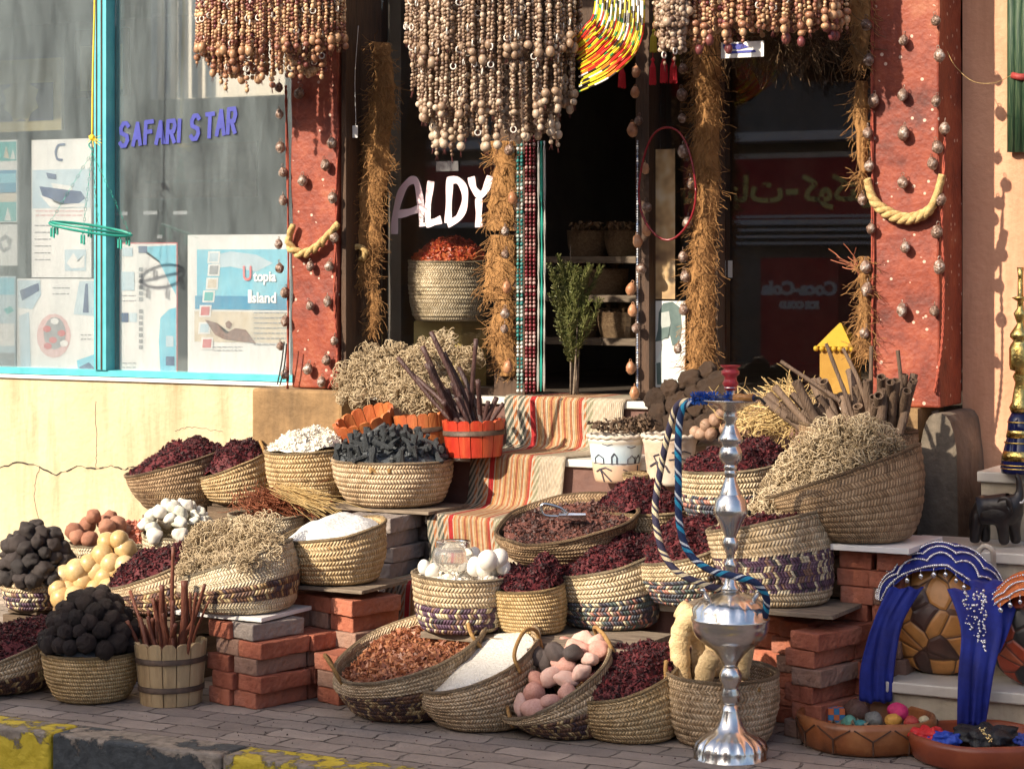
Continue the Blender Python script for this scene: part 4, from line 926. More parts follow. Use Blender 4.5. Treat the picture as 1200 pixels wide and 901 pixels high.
D1 = [([(-.9, .42), (.9, .42)], .0018), (arch(-.62, .17, .42, .62), .0022), (arch(-.1, .08, .42, .66), .0022), (arch(.48, .14, .42, .6), .0022), (arch(.78, .1, .42, .6), .0022), ([(.62, .42), (.62, .58)], .002), ([(-.45, .86), (-.3, .83), (-.15, .86)], .0018), ([(.3, .8), (.45, .77), (.6, .8)], .0018), ([(-.5, .02), (-.55, .2), (-.62, .3)], .003), ([(-.2, .03), (-.45, .2), (-.6, .3)], .003), ([(-.62, .3), (-.8, .24)], .003), ([(-.62, .3), (-.4, .34), (-.2, .28)], .003), ([(.2, .3), (.5, .22), (.6, .1)], .002), ([(.7, .12), (.85, .25), (.8, .38)], .0025)]
D2 = [([(-.5, .05), (-.45, .3), (-.5, .5)], .0035), ([(-.5, .5), (-.8, .4)], .004), ([(-.5, .5), (-.2, .42), (-.1, .3)], .004), ([(-.5, .5), (-.6, .62), (-.4, .66)], .003), ([(.1, .2), (.3, .35), (.5, .22), (.65, .3)], .003), ([(.0, .7), (.4, .72), (.7, .66)], .003), ([(-.1, .55), (.3, .58), (.6, .5)], .0025), ([(.3, .1), (.35, .25)], .003), ([(.55, .08), (.55, .25)], .003)]
pot('blue and sand painted pot with domed skyline and palm tree drawing', (722, 510), (722, 563), .67, 33, 24, D1)
p2 = pot('sand painted pot with desert drawing behind the striped hoses', (783, 510), (785, 567), .67, 32, 24, D2)
p3 = pot('half hidden painted pot of brown nuts behind the water pipe stem', (841, 518), (841, 560), .67, 34, 26, D2)
p4 = pot('painted pot under the yellow straw, right of the water pipe', (918, 510), (916, 556), .67, 35, 26, [])
heap(dict(p4), .05, MT['straw'], 'straw crumbs in the pot right of the water pipe', 'straw_crumbs', 'straw', 200, .01, 3)
BF = protos('brown_lump', pm('hairy_brown_lump', (.03, .016, .010), (.24, .14, .085), 40, .9, objr=.45, bump=.02, bscale=55), 3, (.8, 1.2), .35, seed=21, freq=2.5, spike=.2)
rd = random.Random(9)
for (x, y) in scat([(750, 500), (770, 465), (800, 440), (830, 425), (850, 440), (868, 470), (860, 500), (800, 508)], 40, 15, 33):
    tag(link('brown_lump', BF[rd.randrange(3)], None, onY(x, y, 7.36+(490-y)*.0022), (rd.uniform(0, 6), rd.uniform(0, 6), 0), .040*rd.uniform(.8, 1.2)), 'hairy dark brown lump in the big heap behind the water pipe', 'dried fruit', 'hairy brown lumps behind the water pipe')
mbh = MB(); rd = random.Random(19)
for (x, y) in scat([(690, 497), (730, 492), (760, 485), (765, 505), (700, 503)], 60, 4, 3):
    for k in range(6): mbh.chip(onY(x+rd.uniform(-3, 3), y+rd.uniform(-3, 3), 7.30+rd.uniform(-.05, .05)), .012, rd)
solo('bark_crumb_heap', mbh, pm('bark_crumbs', (.05, .03, .02), (.16, .10, .06), 20, .9, island=.7), 'dark bark crumbs spilling over the blue painted pot', 'bark crumbs', kind='stuff')
NT = protos('brown_nut', pm('nut_shell', (.20, .11, .07), (.38, .24, .16), 6, .6, objr=.6), 2, (.9, 1.1), .12, seed=31)
for i, (x, y) in enumerate([(827, 498), (838, 492), (850, 503), (821, 508), (845, 485), (833, 508), (815, 506), (855, 512), (862, 495), (885, 485), (892, 498), (898, 480), (880, 495), (890, 510), (876, 505)]):
    tag(link('brown_nut', NT[i % 2], None, onY(x, y, 7.22), (i, i, 0), .024), 'smooth brown nut in the half hidden pot', 'nut', 'brown nuts by the water pipe stem')
hb = dict(R=onY(890, 540, 7.05), n=(UP-FW*.5).normalized(), a=RT, b=FW, r=.10, flat=1.0)
heap(hb, .12, M_hib, 'dried hibiscus between the water pipe and the curly plants', count=1500, seed=44)
c = onY(915, 487, 7.2); fibres('straw_bunch', 'tangled yellow straw bunch right of the water pipe tray', 'straw', c, (.075, .04, .028), 520, .13, MT['straw'], 8, .0014, (-.7, -.1, -.1), .8)
c = onY(932, 470, 7.25); fibres('straw_tuft', 'brighter straw tuft leaning on the grey sticks', 'straw', c, (.03, .03, .02), 150, .10, MT['straw'], 9, .0014, (-.8, -.1, .4), .4)
# tiny basket toy
f = basket('tiny toy basket with a hoop handle in front of the painted pots', (745, 569), (745, 556), .665, 14, 10, 4, 0, 'gold', group=None, seed=50, coils=.012, name='toy_basket', crated=False, bf=1)
# ------------------------------------------------------------ eggs and glass bowl
gpos = onY(531, 652, FE['R'].y-.02); rg = .069
m_, t__, p__ = newmat('clear_glass'); p__.inputs['Transmission Weight'].default_value = .9; p__.inputs['Roughness'].default_value = .03; p__.inputs['Base Color'].default_value = (.92, .9, .86, 1)
mb = MB(); prof = [(rg*math.cos(a_), rg*.82*math.sin(a_)) for a_ in [math.radians(-80+i*14) for i in range(11)]]; prof += [(rg*.84, .052), (rg*.80, .050)]+[(r_*.95, z_*.95) for r_, z_ in prof[::-1][2:]]
mb.lathe(prof, 28, gpos); solo('glass_bowl', mb, m_, 'round clear glass bowl standing among the white eggs', 'bowl', smooth=True, base=gpos)
EG = protos('white_egg', pm('eggshell', (.66, .62, .56), (.78, .75, .70), 4, .5, objr=.4), 1, (1, 1), .03)
for i, (x, y, s_) in enumerate([(497, 664, .7), (507, 668, .8), (572, 656, 1.15), (556, 663, .9), (566, 666, .9), (585, 653, 1.0), (590, 664, .8), (545, 668, .8), (578, 668, .8), (555, 650, .8)]):
    o = tag(link('white_egg', EG[0], None, onY(x, y, FE['R'].y-.05+.01*i), (0, i, i), (.030*s_, .030*s_, .037*s_)), 'large smooth white egg beside the glass bowl', 'egg', 'white eggs beside the glass bowl')
heap(FE, .02, M_bean, 'pale filling of the egg basket', 'pale_chaff', 'chaff', 300, .01, 3)
# ------------------------------------------------------------ boards and bricks
def plank(label, x0, x1, y0, y1, z, th=.02, mat='wood', rot=0):
    cx, cy = (x0+x1)/2, (y0+y1)/2; me = MB().box(0, 0, -th/2, x1-x0, y1-y0, th).mesh('board', MT[mat]); o = link('board', me, None, (cx, cy, z), (0, 0, rot)); bevel(o, .002); return tag(o, label, 'board', 'boards laid across the bricks')
a_ = onZ(540, 737, .262); b_ = onZ(785, 737, .262)
plank('long grey board carrying three baskets above the front row', a_.x-.10, b_.x+.04, a_.y-.09, a_.y+.26, .261)
a_ = onZ(393, 680, .365); plank('thin board under the flour basket', a_.x-.19, a_.x+.20, a_.y-.15, a_.y+.15, .364, .012)
a_ = onZ(285, 712, .295); plank('white edged board under the bulky pale sack', a_.x-.18, a_.x+.17, a_.y-.14, a_.y+.16, .294, .014, 'white')
a_ = onZ(462, 590, .56); plank('dark board under the charcoal basket', a_.x-.22, a_.x+.24, a_.y-.16, a_.y+.14, .559, .012)
a_ = onZ(906, 704, .385); plank('board under the purple banded sack', a_.x-.24, a_.x+.26, a_.y-.17, a_.y+.15, .384, .014)
a_ = onZ(1003, 630, .575); plank('board on the rear brick stack under the brown sack', a_.x-.22, a_.x+.23, a_.y-.17, a_.y+.18, .574, .018, 'white')
BS = []
def brickmat(name, c1, c2): return pm(name, c1, c2, 14, .9, bump=.008, bscale=60, objr=.35, c3=tuple(x*.75+.05 for x in c2))
MBR = [brickmat('red_brick', (.26, .065, .036), (.42, .14, .08)), brickmat('dusty_brown_brick', (.20, .11, .08), (.31, .18, .13)), brickmat('grey_paving_brick', (.17, .14, .13), (.30, .25, .22))]
for m in MBR:
    for k in range(2):
        mb = MB(); rb_ = random.Random(k*3+len(BS)); NX, NY, NZ = 8, 4, 3
        for ax_, n1_, n2_ in (((0, 1, 2), 0, 0),):
            def P_(x, y, z): q = Vector(((x-.5)*.225, (y-.5)*.108, (z-.5)*.0525)); return tuple(q+Vector((nz(q.x*30, q.y*30+k*9, q.z*30), nz(q.x*30+7, q.y*30, q.z*30+k*5), nz(q.x*20, q.y*20+3, q.z*30)))*.0048)
            ring = [(i/NX, 0) for i in range(NX)]+[(1, i/NY) for i in range(NY)]+[(1-i/NX, 1) for i in range(NX)]+[(0, 1-i/NY) for i in range(NY)]
            mb.loft([[P_(x, y, z/NZ) for x, y in ring] for z in range(NZ+1)], True, True, True)
        me = mb.mesh('brick', m); BS.append(me)
def brick(x, y, z, rot, kind, label, group, nm='brick'):
    o = link(nm, BS[kind*2+R.randrange(2)], None, (x, y, z), (R.uniform(-.01, .01), R.uniform(-.01, .01), rot+R.uniform(-.05, .05))); bevel(o, .004, 2); return tag(o, label, 'brick', group)
def stack(px, Zt, y0, layers, rot, nx, ny, label, group, kinds, skip=()):
    """columns of bricks laid lengthwise into depth; px: left front photo pixel at ground"""
    ax = Vector((math.cos(rot), math.sin(rot), 0)); ay = Vector((-math.sin(rot), math.cos(rot), 0))
    for L_ in range(layers):
        alt = L_ % 2
        for i in range(nx):
            for j in range(ny):
                if (L_, i, j) in skip: continue
                off = ax*(i*.112+.055+R.uniform(-.008, .008)+(.02 if alt else 0))+ay*(j*.232+.115+R.uniform(-.01, .01))
                p = px+off; k_ = kinds(L_, i, j, R)
                ords = ['lowest row', 'second row from the ground', 'third row from the ground', 'fourth row from the ground', 'fifth row from the ground', 'sixth row from the ground', 'seventh row', 'eighth row', 'ninth row', 'tenth row']
                o = brick(p.x, p.y, .0275+L_*.0545, rot+math.pi/2, k_, label+', '+('topmost row' if L_ == layers-1 else ords[L_])+('' if nx == 1 else [', left column', ', right column'][i] if nx == 2 else [', left column', ', middle column', ', right column'][i])+('' if ny == 1 else [', front', ', rear'][j]), group)
    return
rr_ = lambda L_, i, j, r_: 0 if r_.random() < .68 else 1
r15 = math.radians(-14)
A0 = onZ(276, 826, 0); stack(A0, 0, 0, 4, r15, 1, 2, 'red brick in the stack right of the wooden bucket', 'bricks stacked beside the wooden bucket', lambda L_, i, j, r_: 0 if L_ in (0, 1, 3) else 1)
p = A0+Vector((.06, .10, 0)); o = brick(p.x, p.y, .030+4*.0545, r15+math.pi/2, 2, 'rounded grey brick on top of the stack beside the wooden bucket', 'bricks stacked beside the wooden bucket')
A1 = onZ(238, 823, 0)+Vector((0, .03, 0)); stack(A1, 0, 0, 5, r15, 1, 2, 'dusty brick behind the wooden bucket', 'bricks stacked beside the wooden bucket', rr_)
B0 = onZ(345, 806, 0)+Vector((-.06, .02, 0)); stack(B0, 0, 0, 6, r15, 3, 1, 'brick under the flour basket', 'bricks under the flour basket', lambda L_, i, j, r_: 0 if r_.random() < .8 else 1, skip=())
B1 = onZ(368, 822, 0); stack(B1, 0, 0, 3, r15, 1, 1, 'brick before the flour basket stack', 'bricks under the flour basket', rr_)
for (gy, lb) in ((6.80, 'dark grey brick left of the rug'), (7.06, 'rear grey brick left of the rug')):
    stack(Vector((-4.335, gy, 0)), 0, 0, 10, 0, 2, 1, lb, 'grey bricks under the charcoal basket', lambda L_, i, j, r_: 2)
C1 = onZ(891, 852, 0)+Vector((0, .10, 0)); stack(C1, 0, 0, 6, r15, 1, 1, 'brick between loofah basket and front stack', 'bricks stacked beside the leather tray', rr_)
C1 = onZ(962, 858, 0)+Vector((0, .10, 0)); stack(C1, 0, 0, 4, r15, 1, 1, 'low right brick behind the brown tray', 'bricks stacked beside the leather tray', rr_)
C0 = onZ(919, 862, 0)+Vector((0, .0, 0)); stack(C0, 0, 0, 6, r15, 1, 2, 'brick beside the leather tray', 'bricks stacked beside the leather tray', lambda L_, i, j, r_: 1 if L_ in (3, 0) else 0)
C2 = Vector((onY(978, 800, 6.70).x, 6.70, 0)); stack(C2, 0, 0, 10, 0, 2, 1, 'shaded brick under the brown sack', 'bricks under the brown sack', lambda L_, i, j, r_: 0 if r_.random() < .45 else 1)
C3 = onZ(905, 820, 0)+Vector((0, .30, 0)); stack(C3, 0, 0, 9, r15, 2, 1, 'brick behind the loofah basket', 'bricks under the brown sack', rr_)
C4 = onZ(850, 850, 0)+Vector((0, .20, 0)); stack(C4, 0, 0, 6, r15, 1, 1, 'brick close behind the loofah basket', 'bricks stacked beside the leather tray', rr_)
for (px, lb) in ((500, 'brick under the left board end'), (600, 'brick under the board middle'), (775, 'brick under the right board end')):
    q_ = onZ(px, 735, .262); stack(Vector((q_.x-.06, q_.y+.0, 0)), 0, 0, 4, 0, 1, 1, lb, 'bricks under the long grey board', lambda L_, i, j, r_: 1)
# small grey boulder at the foot of the brown basket
mb = MB().ball((0, 0, 0), 1, 18, 12, (.11, .09, .10))
for i, v in enumerate(mb.v): q_ = Vector(v); d = 1+.25*noise.noise(q_*9); mb.v[i] = tuple(q_*d)
p = onZ(402, 826, 0); o = link('grey_boulder', mb.mesh('grey_boulder', MT['rock'], True), None, p+Vector((0, .12, .07))); tag(o, 'rounded grey boulder between the bricks and the first front basket', 'stone')

# spilled petals and grit on the pavement
mb = MB(); rd = random.Random(77)
for k in range(170):
    x = rd.uniform(0, 1000); y = 838+rd.random()**1.5*50; y = max(y, 845 if 380 < x < 900 else 830)
    p = onZ(x, y, .001)
    if p.y < KY+.02: continue
    mb.chip(p, rd.uniform(.002, .005), rd)
solo('spilled_petals', mb, M_hib, 'dark dry petals and crumbs spilled on the pavers in front of the baskets', 'crumbs', kind='stuff')
mb = MB()
for k in range(900):
    p = onZ(rd.uniform(-30, 1200), rd.uniform(822, 900), .001)
    if p.y < KY+.02: continue
    mb.chip(p, rd.uniform(.0015, .0045), rd)
solo('pavement_grit', mb, pm('sandy_grit', (.24, .20, .17), (.36, .31, .26), 20, .9, island=.8), 'sandy grit scattered over the grey pavers', 'grit', kind='stuff')
# ------------------------------------------------------------ seed pods on pillars and jambs
M_pod = pm('silvered_seed_pod', (.05, .022, .014), (.24, .15, .11), 60, .34, .2, bump=.008, bscale=90, objr=.2, c3=(.62, .58, .54))
M_nutb = pm('brown_gourd_pod', (.22, .08, .035), (.42, .20, .10), 18, .4, bump=.003, objr=.3, c3=(.58, .36, .22))
POD = []
for k in range(4):
    mb = MB(); mb.ball((0, 0, 0), .022, 14, 10, (1, .9, 1.0+.06*k))
    for i, v in enumerate(mb.v):
        p = Vector(v); d = 1+.16*noise.noise(p*90+Vector((k*5, 0, 0)))+(.35*max(0, (p.z-.014)/.02)); mb.v[i] = (p.x*d, p.y*d, p.z*d)
    mb.tube([(0.006*math.cos(a_), 0, .033+.008*math.sin(a_)) for a_ in [i*.7 for i in range(10)]], .0016, 4)
    POD.append(mb.mesh('seed_pod', M_pod if k < 3 else M_nutb, True))
def pods(pts, Y, label, group, kinds=(0, 1, 2), s=1.0):
    for i, (x, y) in enumerate(pts):
        p = onY(x, y, Y); p.y = Y-.021*s
        o = link('seed_pod', POD[kinds[i % len(kinds)]], None, p, (R.uniform(-.1, .1), R.uniform(-.25, .25), R.uniform(0, 6)), s*R.uniform(.76, 1.0)); tag(o, label, 'seed pod', group)
gA, gB, gJ, gK = 'seed pods on the left red pillar', 'seed pods on the right red pillar', 'seed pods on the left door post', 'seed pods on the right door post'
pods([(330, 103), (331, 134), (332, 173), (335, 202), (335, 235), (330, 286), (331, 314), (337, 343), (337, 376), (332, 405), (337, 438)], 7.445, 'mottled seed pod strung down the left edge of the left red pillar', gA)
pods([(392, 168), (385, 194), (393, 232), (395, 278), (389, 312), (387, 353), (395, 399), (386, 422), (380, 447)], 7.445, 'mottled seed pod strung down the right edge of the left red pillar', gA)
pods([(354, 110), (358, 212), (367, 312), (367, 358), (364, 432)], 7.445, 'lone mottled seed pod hanging in the middle of the left red pillar', gA)
pods([(1017, 30), (1020, 71), (1026, 119), (1019, 156), (1021, 195), (1013, 234), (1023, 268), (1017, 313), (1018, 339), (1015, 390)], 7.445, 'silvery seed pod strung down the left edge of the right red pillar', gB)
pods([(1061, 48), (1060, 112), (1061, 157), (1060, 214), (1063, 290), (1059, 363)], 7.445, 'silvery seed pod hanging by a hook in the middle of the right red pillar', gB)
pods([(1099, 25), (1103, 66), (1099, 119), (1109, 151), (1101, 173), (1095, 192), (1104, 234), (1100, 272), (1103, 313), (1097, 364)], 7.445, 'silvery seed pod strung down the right edge of the right red pillar', gB)
pods([(600, 176), (604, 233), (595, 271), (595, 298), (597, 337), (595, 367), (594, 385), (598, 430)], 7.60, 'glossy seed pod hung over the palm fibre beside the shop window', gJ, (0, 3, 1))
pods([(747, 109), (751, 142), (744, 153), (759, 198), (761, 243), (761, 270), (750, 283), (754, 315), (742, 339), (744, 364), (748, 384), (742, 431), (746, 460), (745, 60), (748, 85), (746, 30)], 7.62, 'brown seed pod on the cord at the right side of the door', gK, (3, 0, 3))
pods([(803, 81), (802, 112), (802, 139), (803, 178), (813, 215), (808, 261), (803, 301), (806, 324), (804, 363), (797, 408)], 7.62, 'dark glossy seed pod on the cord beside the hairy trunk', gK, (0, 1))
M_rcord = pm('red_twisted_cord', (.20, .03, .02), (.38, .08, .04), 60, .8, bump=.003)
def cord(pts, Y, r, mat, label, group=None, name='cord', cat='cord', n=5, twist=True):
    P = crv([onY(x, y, Y) for x, y in pts], 8); mb = MB(); L_ = 0
    if twist:
        for s_ in (0, math.pi):
            Q = []
            for i, p in enumerate(P):
                if i: L_ += (p-P[i-1]).length
                a_ = L_*120+s_; Q.append(p+Vector((math.cos(a_)*r*.6, math.sin(a_)*r*.6, 0)))
            mb.tube(Q, r*.75, n); L_ = 0
    else: mb.tube(P, r, n)
    return solo(name, mb, mat, label, cat, group, smooth=True, base=P[0])
GC = 'cords strung down the pillars'
cord([(335, 100), (337, 200), (338, 320), (337, 455)], 7.438, .005, M_rcord, 'red cord down the left edge of the left red pillar', GC)
cord([(396, 150), (394, 250), (392, 350), (395, 420), (385, 455)], 7.438, .005, M_rcord, 'red cord down the right edge of the left red pillar', GC)
cord([(1022, 0), (1022, 150), (1023, 300), (1022, 400), (1024, 440)], 7.438, .005, M_rcord, 'red cord down the left edge of the right red pillar', GC)
cord([(1108, 150), (1104, 250), (1106, 330), (1104, 400), (1095, 460)], 7.438, .005, M_rcord, 'red cord down the right edge of the right red pillar', GC)
# swags
def swag(pts, Y, r, label, strands=3):
    P = crv([onY(x, y, Y) for x, y in pts], 9); mb = MB()
    for s_ in range(strands):
        Q = []; L_ = 0
        for i, p in enumerate(P):
            if i: L_ += (p-P[i-1]).length
            a_ = L_*70+s_*2*math.pi/strands; e = min(1, .35+2.2*min(i, len(P)-1-i)/len(P)); Q.append(p+Vector((math.cos(a_)*.3, math.sin(a_)*.9, math.cos(a_)*.9))*r*.7*e)
        mb.tube(Q, r*.72, 8)
    solo('rope_swag', mb, MT['rope'], label, 'rope', 'rope swags on the pillars', smooth=True, base=P[0])
swag([(343, 264), (338, 285), (352, 297), (370, 290), (385, 275), (396, 262)], 7.42, .016, 'smooth yellow fibre swag on the left red pillar', 2)
swag([(1016, 210), (1024, 235), (1042, 250), (1065, 256), (1088, 247), (1098, 228), (1104, 205)], 7.42, .017, 'braided straw rope swag on the right red pillar')
# ------------------------------------------------------------ palm fibre mats
def fibremat(outline, Y, label, seed, n=650, th=.02, mat='fibre', lenm=.07):
    """outline: list of (y, xleft, xright) photo pixels; ragged cloth of fibre with loose ends"""
    rd = random.Random(seed); mb = MB(); rows = []
    dens = []
    for (a_, b_) in zip(outline, outline[1:]):
        for k in range(6): t = k/6; dens.append([a_[q]*(1-t)+b_[q]*t for q in range(3)])
    dens.append(list(outline[-1]))
    for i, (y, xl, xr) in enumerate(dens):
        w_ = 2.2*nz(i*.8, seed, 0); row = []
        for j in range(11):
            u = j/10; p = onY(xl+(xr-xl)*u+w_*2, y, Y); p.y -= th*(math.sin(math.pi*u)**.5)*(1+.5*nz(u*4, i*.3, seed))+.012*nz(u*6, i*.6, seed+3); row.append(p)
        rows.append(row)
    mb.loft(rows, False)
    mb.loft([[Vector((p.x, Y+.004, p.z)) for p in r_] for r_ in rows][::-1], False)
    for k in range(n):
        i = rd.randrange(len(rows)-1); u = rd.random()**(.5 if rd.random() < .5 else 1.6); j = min(10, int(u*11)); p = rows[i][j].copy()
        d = Vector((rd.gauss(0, .5)+(u-.5)*1.0, -.5*rd.random(), rd.gauss(-.8, .6))).normalized(); P = [p]; l = lenm*rd.uniform(.3, 1.1)
        for q in range(4): d = (d+Vector((rd.gauss(0, .35), rd.gauss(0, .15), rd.gauss(-.05, .3)))).normalized(); P.append(P[-1]+d*l/4)
        mb.tube(P, .0011, 3, False)
    return solo('palm_fibre_mat', mb, MT[mat], label, 'palm fibre', 'palm fibre mats on the shop front', smooth=True)
fibremat([(50, 440, 456), (95, 440, 462), (130, 436, 462), (160, 428, 456), (200, 424, 456), (240, 416, 448), (285, 414, 446), (310, 414, 440), (335, 418, 442)], 7.59, 'long ragged orange palm fibre strip beside the left red pillar', 4, 1500, .03)
fibremat([(340, 430, 446), (370, 432, 445), (395, 432, 440)], 7.59, 'short tail of palm fibre under the long strip', 6, 100)
cord([(412, 294), (420, 288), (428, 295), (424, 304)], 7.54, .012, MT['rope'], 'small rolled fibre knot on the long palm fibre strip', None, 'fibre_knot', 'palm fibre', 6)
fibremat([(165, 575, 602), (195, 580, 604), (235, 573, 602), (270, 570, 602)], 7.635, 'upper ragged palm fibre flap left of the bead curtains', 8, 260)
fibremat([(275, 575, 602), (300, 570, 604), (335, 567, 602), (350, 568, 600)], 7.635, 'middle ragged palm fibre flap left of the bead curtains', 9, 260)
fibremat([(352, 582, 602), (380, 574, 602), (400, 574, 602), (440, 588, 604)], 7.635, 'lowest ragged palm fibre flap left of the bead curtains', 10, 260)
fibremat([(30, 812, 842), (80, 812, 845), (130, 816, 843), (180, 812, 842), (230, 814, 843), (280, 812, 838), (330, 808, 838), (380, 808, 838), (425, 806, 836), (440, 808, 834)], 7.66, 'tall hairy palm fibre trunk right of the picture strip', 11, 1600, .05)
fibremat([(-10, 996, 1020), (30, 996, 1022), (60, 998, 1016), (80, 1000, 1010)], 7.44, 'brown fibre flap at the top of the right red pillar', 12, 200)
fibremat([(95, 1003, 1016), (130, 1000, 1018), (200, 1006, 1016), (215, 1008, 1014)], 7.50, 'dark fibre tuft on the left edge of the right red pillar', 13, 160)
fibremat([(300, 1008, 1018), (350, 1007, 1020), (390, 1003, 1022), (420, 1008, 1022)], 7.45, 'pale fibre strip low on the left edge of the right red pillar', 14, 260)
c = onY(1008, 318, 7.48); fibres('twig_tuft', 'spiky reddish twigs sticking out left of the right pillar', 'twigs', c, (.004, .01, .012), 12, .12, M_rust, 5, .0018, (-.8, -.1, .55), .25)
# ------------------------------------------------------------ bead curtains on the left door post
def beadrun(x, y0, y1, Y, r, cols, label, name='bead_string', group='bead strings on the left door post', wob=.0, thing_=True, step=None):
    rd = random.Random(int(x*7+y0)); mb = MB(); a_ = onY(x, y0, Y); b_ = onY(x, y1, Y); n = int((a_.z-b_.z)/(step or r*2.1))
    for i in range(n):
        p = a_.lerp(b_, i/n); rr_ = r*rd.uniform(.75, 1.15); mb.ball((p.x+rd.uniform(-wob, wob), p.y+rd.uniform(-wob, wob), p.z), rr_, 6, 4)
    mb.tube([a_, b_], .0012, 3)
    return solo(name, mb, cols, label, 'bead string', group, smooth=True, base=a_)
M_bg = pm('green_white_beads', (.01, .10, .10), (.03, .20, .19), 40, .25, island=.9, c3=(.75, .74, .70))
M_bm = pm('maroon_beads', (.08, .01, .015), (.20, .02, .03), 40, .3, island=.9, c3=(.62, .42, .38))
M_bs = pm('silver_cord', (.35, .34, .30), (.75, .74, .70), 30, .3, .4, stretch=(1, 1, .1))
for i, x in enumerate((607, 611.5)): beadrun(x, 165, 462, 7.60, .0072, M_bg, ['green and white bead string nearest the palm fibre', 'green and white bead string beside the maroon ones'][i])
for i, x in enumerate((617, 621.5, 626)): beadrun(x, 160, 462, 7.60, .0070, M_bm, ['leftmost of the three maroon bead strings', 'middle one of the three maroon bead strings', 'rightmost of the three maroon bead strings'][i])
for i, x in enumerate((631, 634.5, 638)): cord([(x, 165), (x+.5, 300), (x-.5, 458)], 7.60, .0038, M_bs if i != 1 else MT['green'], ['silver cord beside the maroon beads', 'green cord between the silver cords', 'silver cord at the edge of the door opening'][i], 'silver cords on the left door post')
M_bb = pm('blue_white_beads', (.05, .12, .30), (.5, .55, .62), 40, .3, island=.9, c3=(.8, .8, .8))
beadrun(747, 165, 460, 7.625, .0045, M_bb, 'thin blue and white bead string on the right door post', group=None)
# ------------------------------------------------------------ hanging bead bundles
M_bead = pm('nut_beads', (.08, .04, .028), (.28, .18, .115), 20, .45, island=.92, c3=(.56, .45, .34))
M_bead2 = pm('wine_and_nut_beads', (.13, .02, .035), (.34, .17, .09), 20, .4, island=.92, c3=(.60, .42, .24))
M_ring = pm('white_bone_ring', (.55, .50, .44), (.78, .74, .68), 20, .5)
M_thr = pm('maroon_thread', (.09, .02, .02), (.15, .04, .035), 20, .8)
def strandmesh(L_, seed, mats, tiers, big=.0155, small=(.005, .0095)):
    rd = random.Random(seed); mb = MB(); z = 0.0
    while z > -L_:
        near = any(-.05 < (z+t) < .012 for t in tiers)
        gap = any(-.0 < (-z-t) < .05 for t in tiers[:-1]) and rd.random() < .6
        if near: r = rd.uniform(big*.75, big*1.15)
        elif gap: z -= .010; continue
        else: r = rd.uniform(*small)
        z -= r; mb.cur = 0
        o = (rd.uniform(-.002, .002), rd.uniform(-.002, .002))
        if rd.random() < .035:
            mb.cur = 1; a0 = rd.uniform(0, 3); pr = [(o[0]+math.cos(a0)*.011*math.cos(a_), o[1]+math.sin(a0)*.011*math.cos(a_), z+.011*math.sin(a_)) for a_ in [i*.7 for i in range(10)]]
            mb.tube(pr, .0028, 5, False); z -= .010
        else: mb.ball((o[0], o[1], z), r, 7, 5, (1, 1, rd.choice((1, 1, 1.25, .8))))
        z -= r*.9
    mb.cur = 2; mb.tube([(0, 0, 0), (0, 0, -L_-.02)], .0011, 3)
    for k in range(3): mb.tube([(0, 0, -L_), (rd.uniform(-.008, .008), rd.uniform(-.008, .008), -L_-.025)], .0006, 3)
    return mb.mesh('bead_strand', mats, True)
def bundle(cx, Y, rings, ztop, label_base, group, mats, seed, yr=.6, tiersf=None):
    rd = random.Random(seed); ctr = onY(cx, 0, Y)
    for ri, (Rr, ybot, n, jit, lab) in enumerate(rings):
        zb = onY(cx, ybot, Y-Rr*yr*.6).z; L_ = ztop-zb
        ms = []
        for k in range(5):
            tr = [L_-.02]+([L_*.0+L_-q for q in tiersf(ri)] if tiersf else [])
            ms.append(strandmesh(L_+jit*(k-2)*.5, seed*10+ri*5+k, mats, tr))
        for i in range(n):
            a_ = 2*math.pi*i/n+rd.uniform(-.02, .02)
            if math.sin(a_) > .45: continue
            x = ctr.x+Rr*math.cos(a_)*1.0; y = Y+Rr*yr*math.sin(a_)
            o = link('bead_strand', ms[rd.randrange(5)], None, (x, y, ztop+rd.uniform(-.008, .008)+.05*abs(math.cos(a_))**3), (rd.uniform(-.03, .03), rd.uniform(-.03, .03), rd.uniform(0, 6))); tag(o, lab, 'bead strand', group)
    mb = MB(); Ro = rings[-1][0]; zmax = max(r[1] for r in rings)
    for k in range(150):
        a_ = rd.uniform(0, 6.28); q = rings[0][0]*rd.uniform(.25, .99)**.6; t_b = rings[0][1] if q > rings[0][0]*.8 else (rings[len(rings)//2][1] if q > Ro*1.1 else zmax-8)
        zb = onY(cx, t_b-6, Y).z; x = ctr.x+q*math.cos(a_); y = Y+q*yr*math.sin(a_); z = ztop
        while z > zb: r_ = rd.uniform(.006, .012); z -= r_*2.0; mb.ball((x+rd.uniform(-.003, .003), y, z), r_, 5, 4)
    solo('bead_mass', mb, mats[0], 'dense inner strands filling the '+label_base.split('hoop of the ')[-1], 'bead strands', kind='stuff', smooth=True)
    hp = [Vector((ctr.x+rings[0][0]*math.cos(a_), Y+rings[0][0]*yr*math.sin(a_), ztop)) for a_ in [2*math.pi*i/40 for i in range(42)]]
    t_ = thing('hanging_hoop', label_base, 'hoop', (ctr.x, Y, ztop), 'hoops of the hanging bead bundles')
    part('hoop_ring', MB().tube(hp, .008, 6), MT['dark'], t_, smooth=True)
    part('hanger', MB().tube([hp[0], (ctr.x, Y, 2.86)], .004, 4).tube([hp[20], (ctr.x, Y, 2.86)], .004, 4).tube([hp[10], (ctr.x, Y, 2.86)], .004, 4), MT['dark'], t_)
MM = [M_bead, M_ring, M_thr]; MM2 = [M_bead2, M_ring, M_thr]
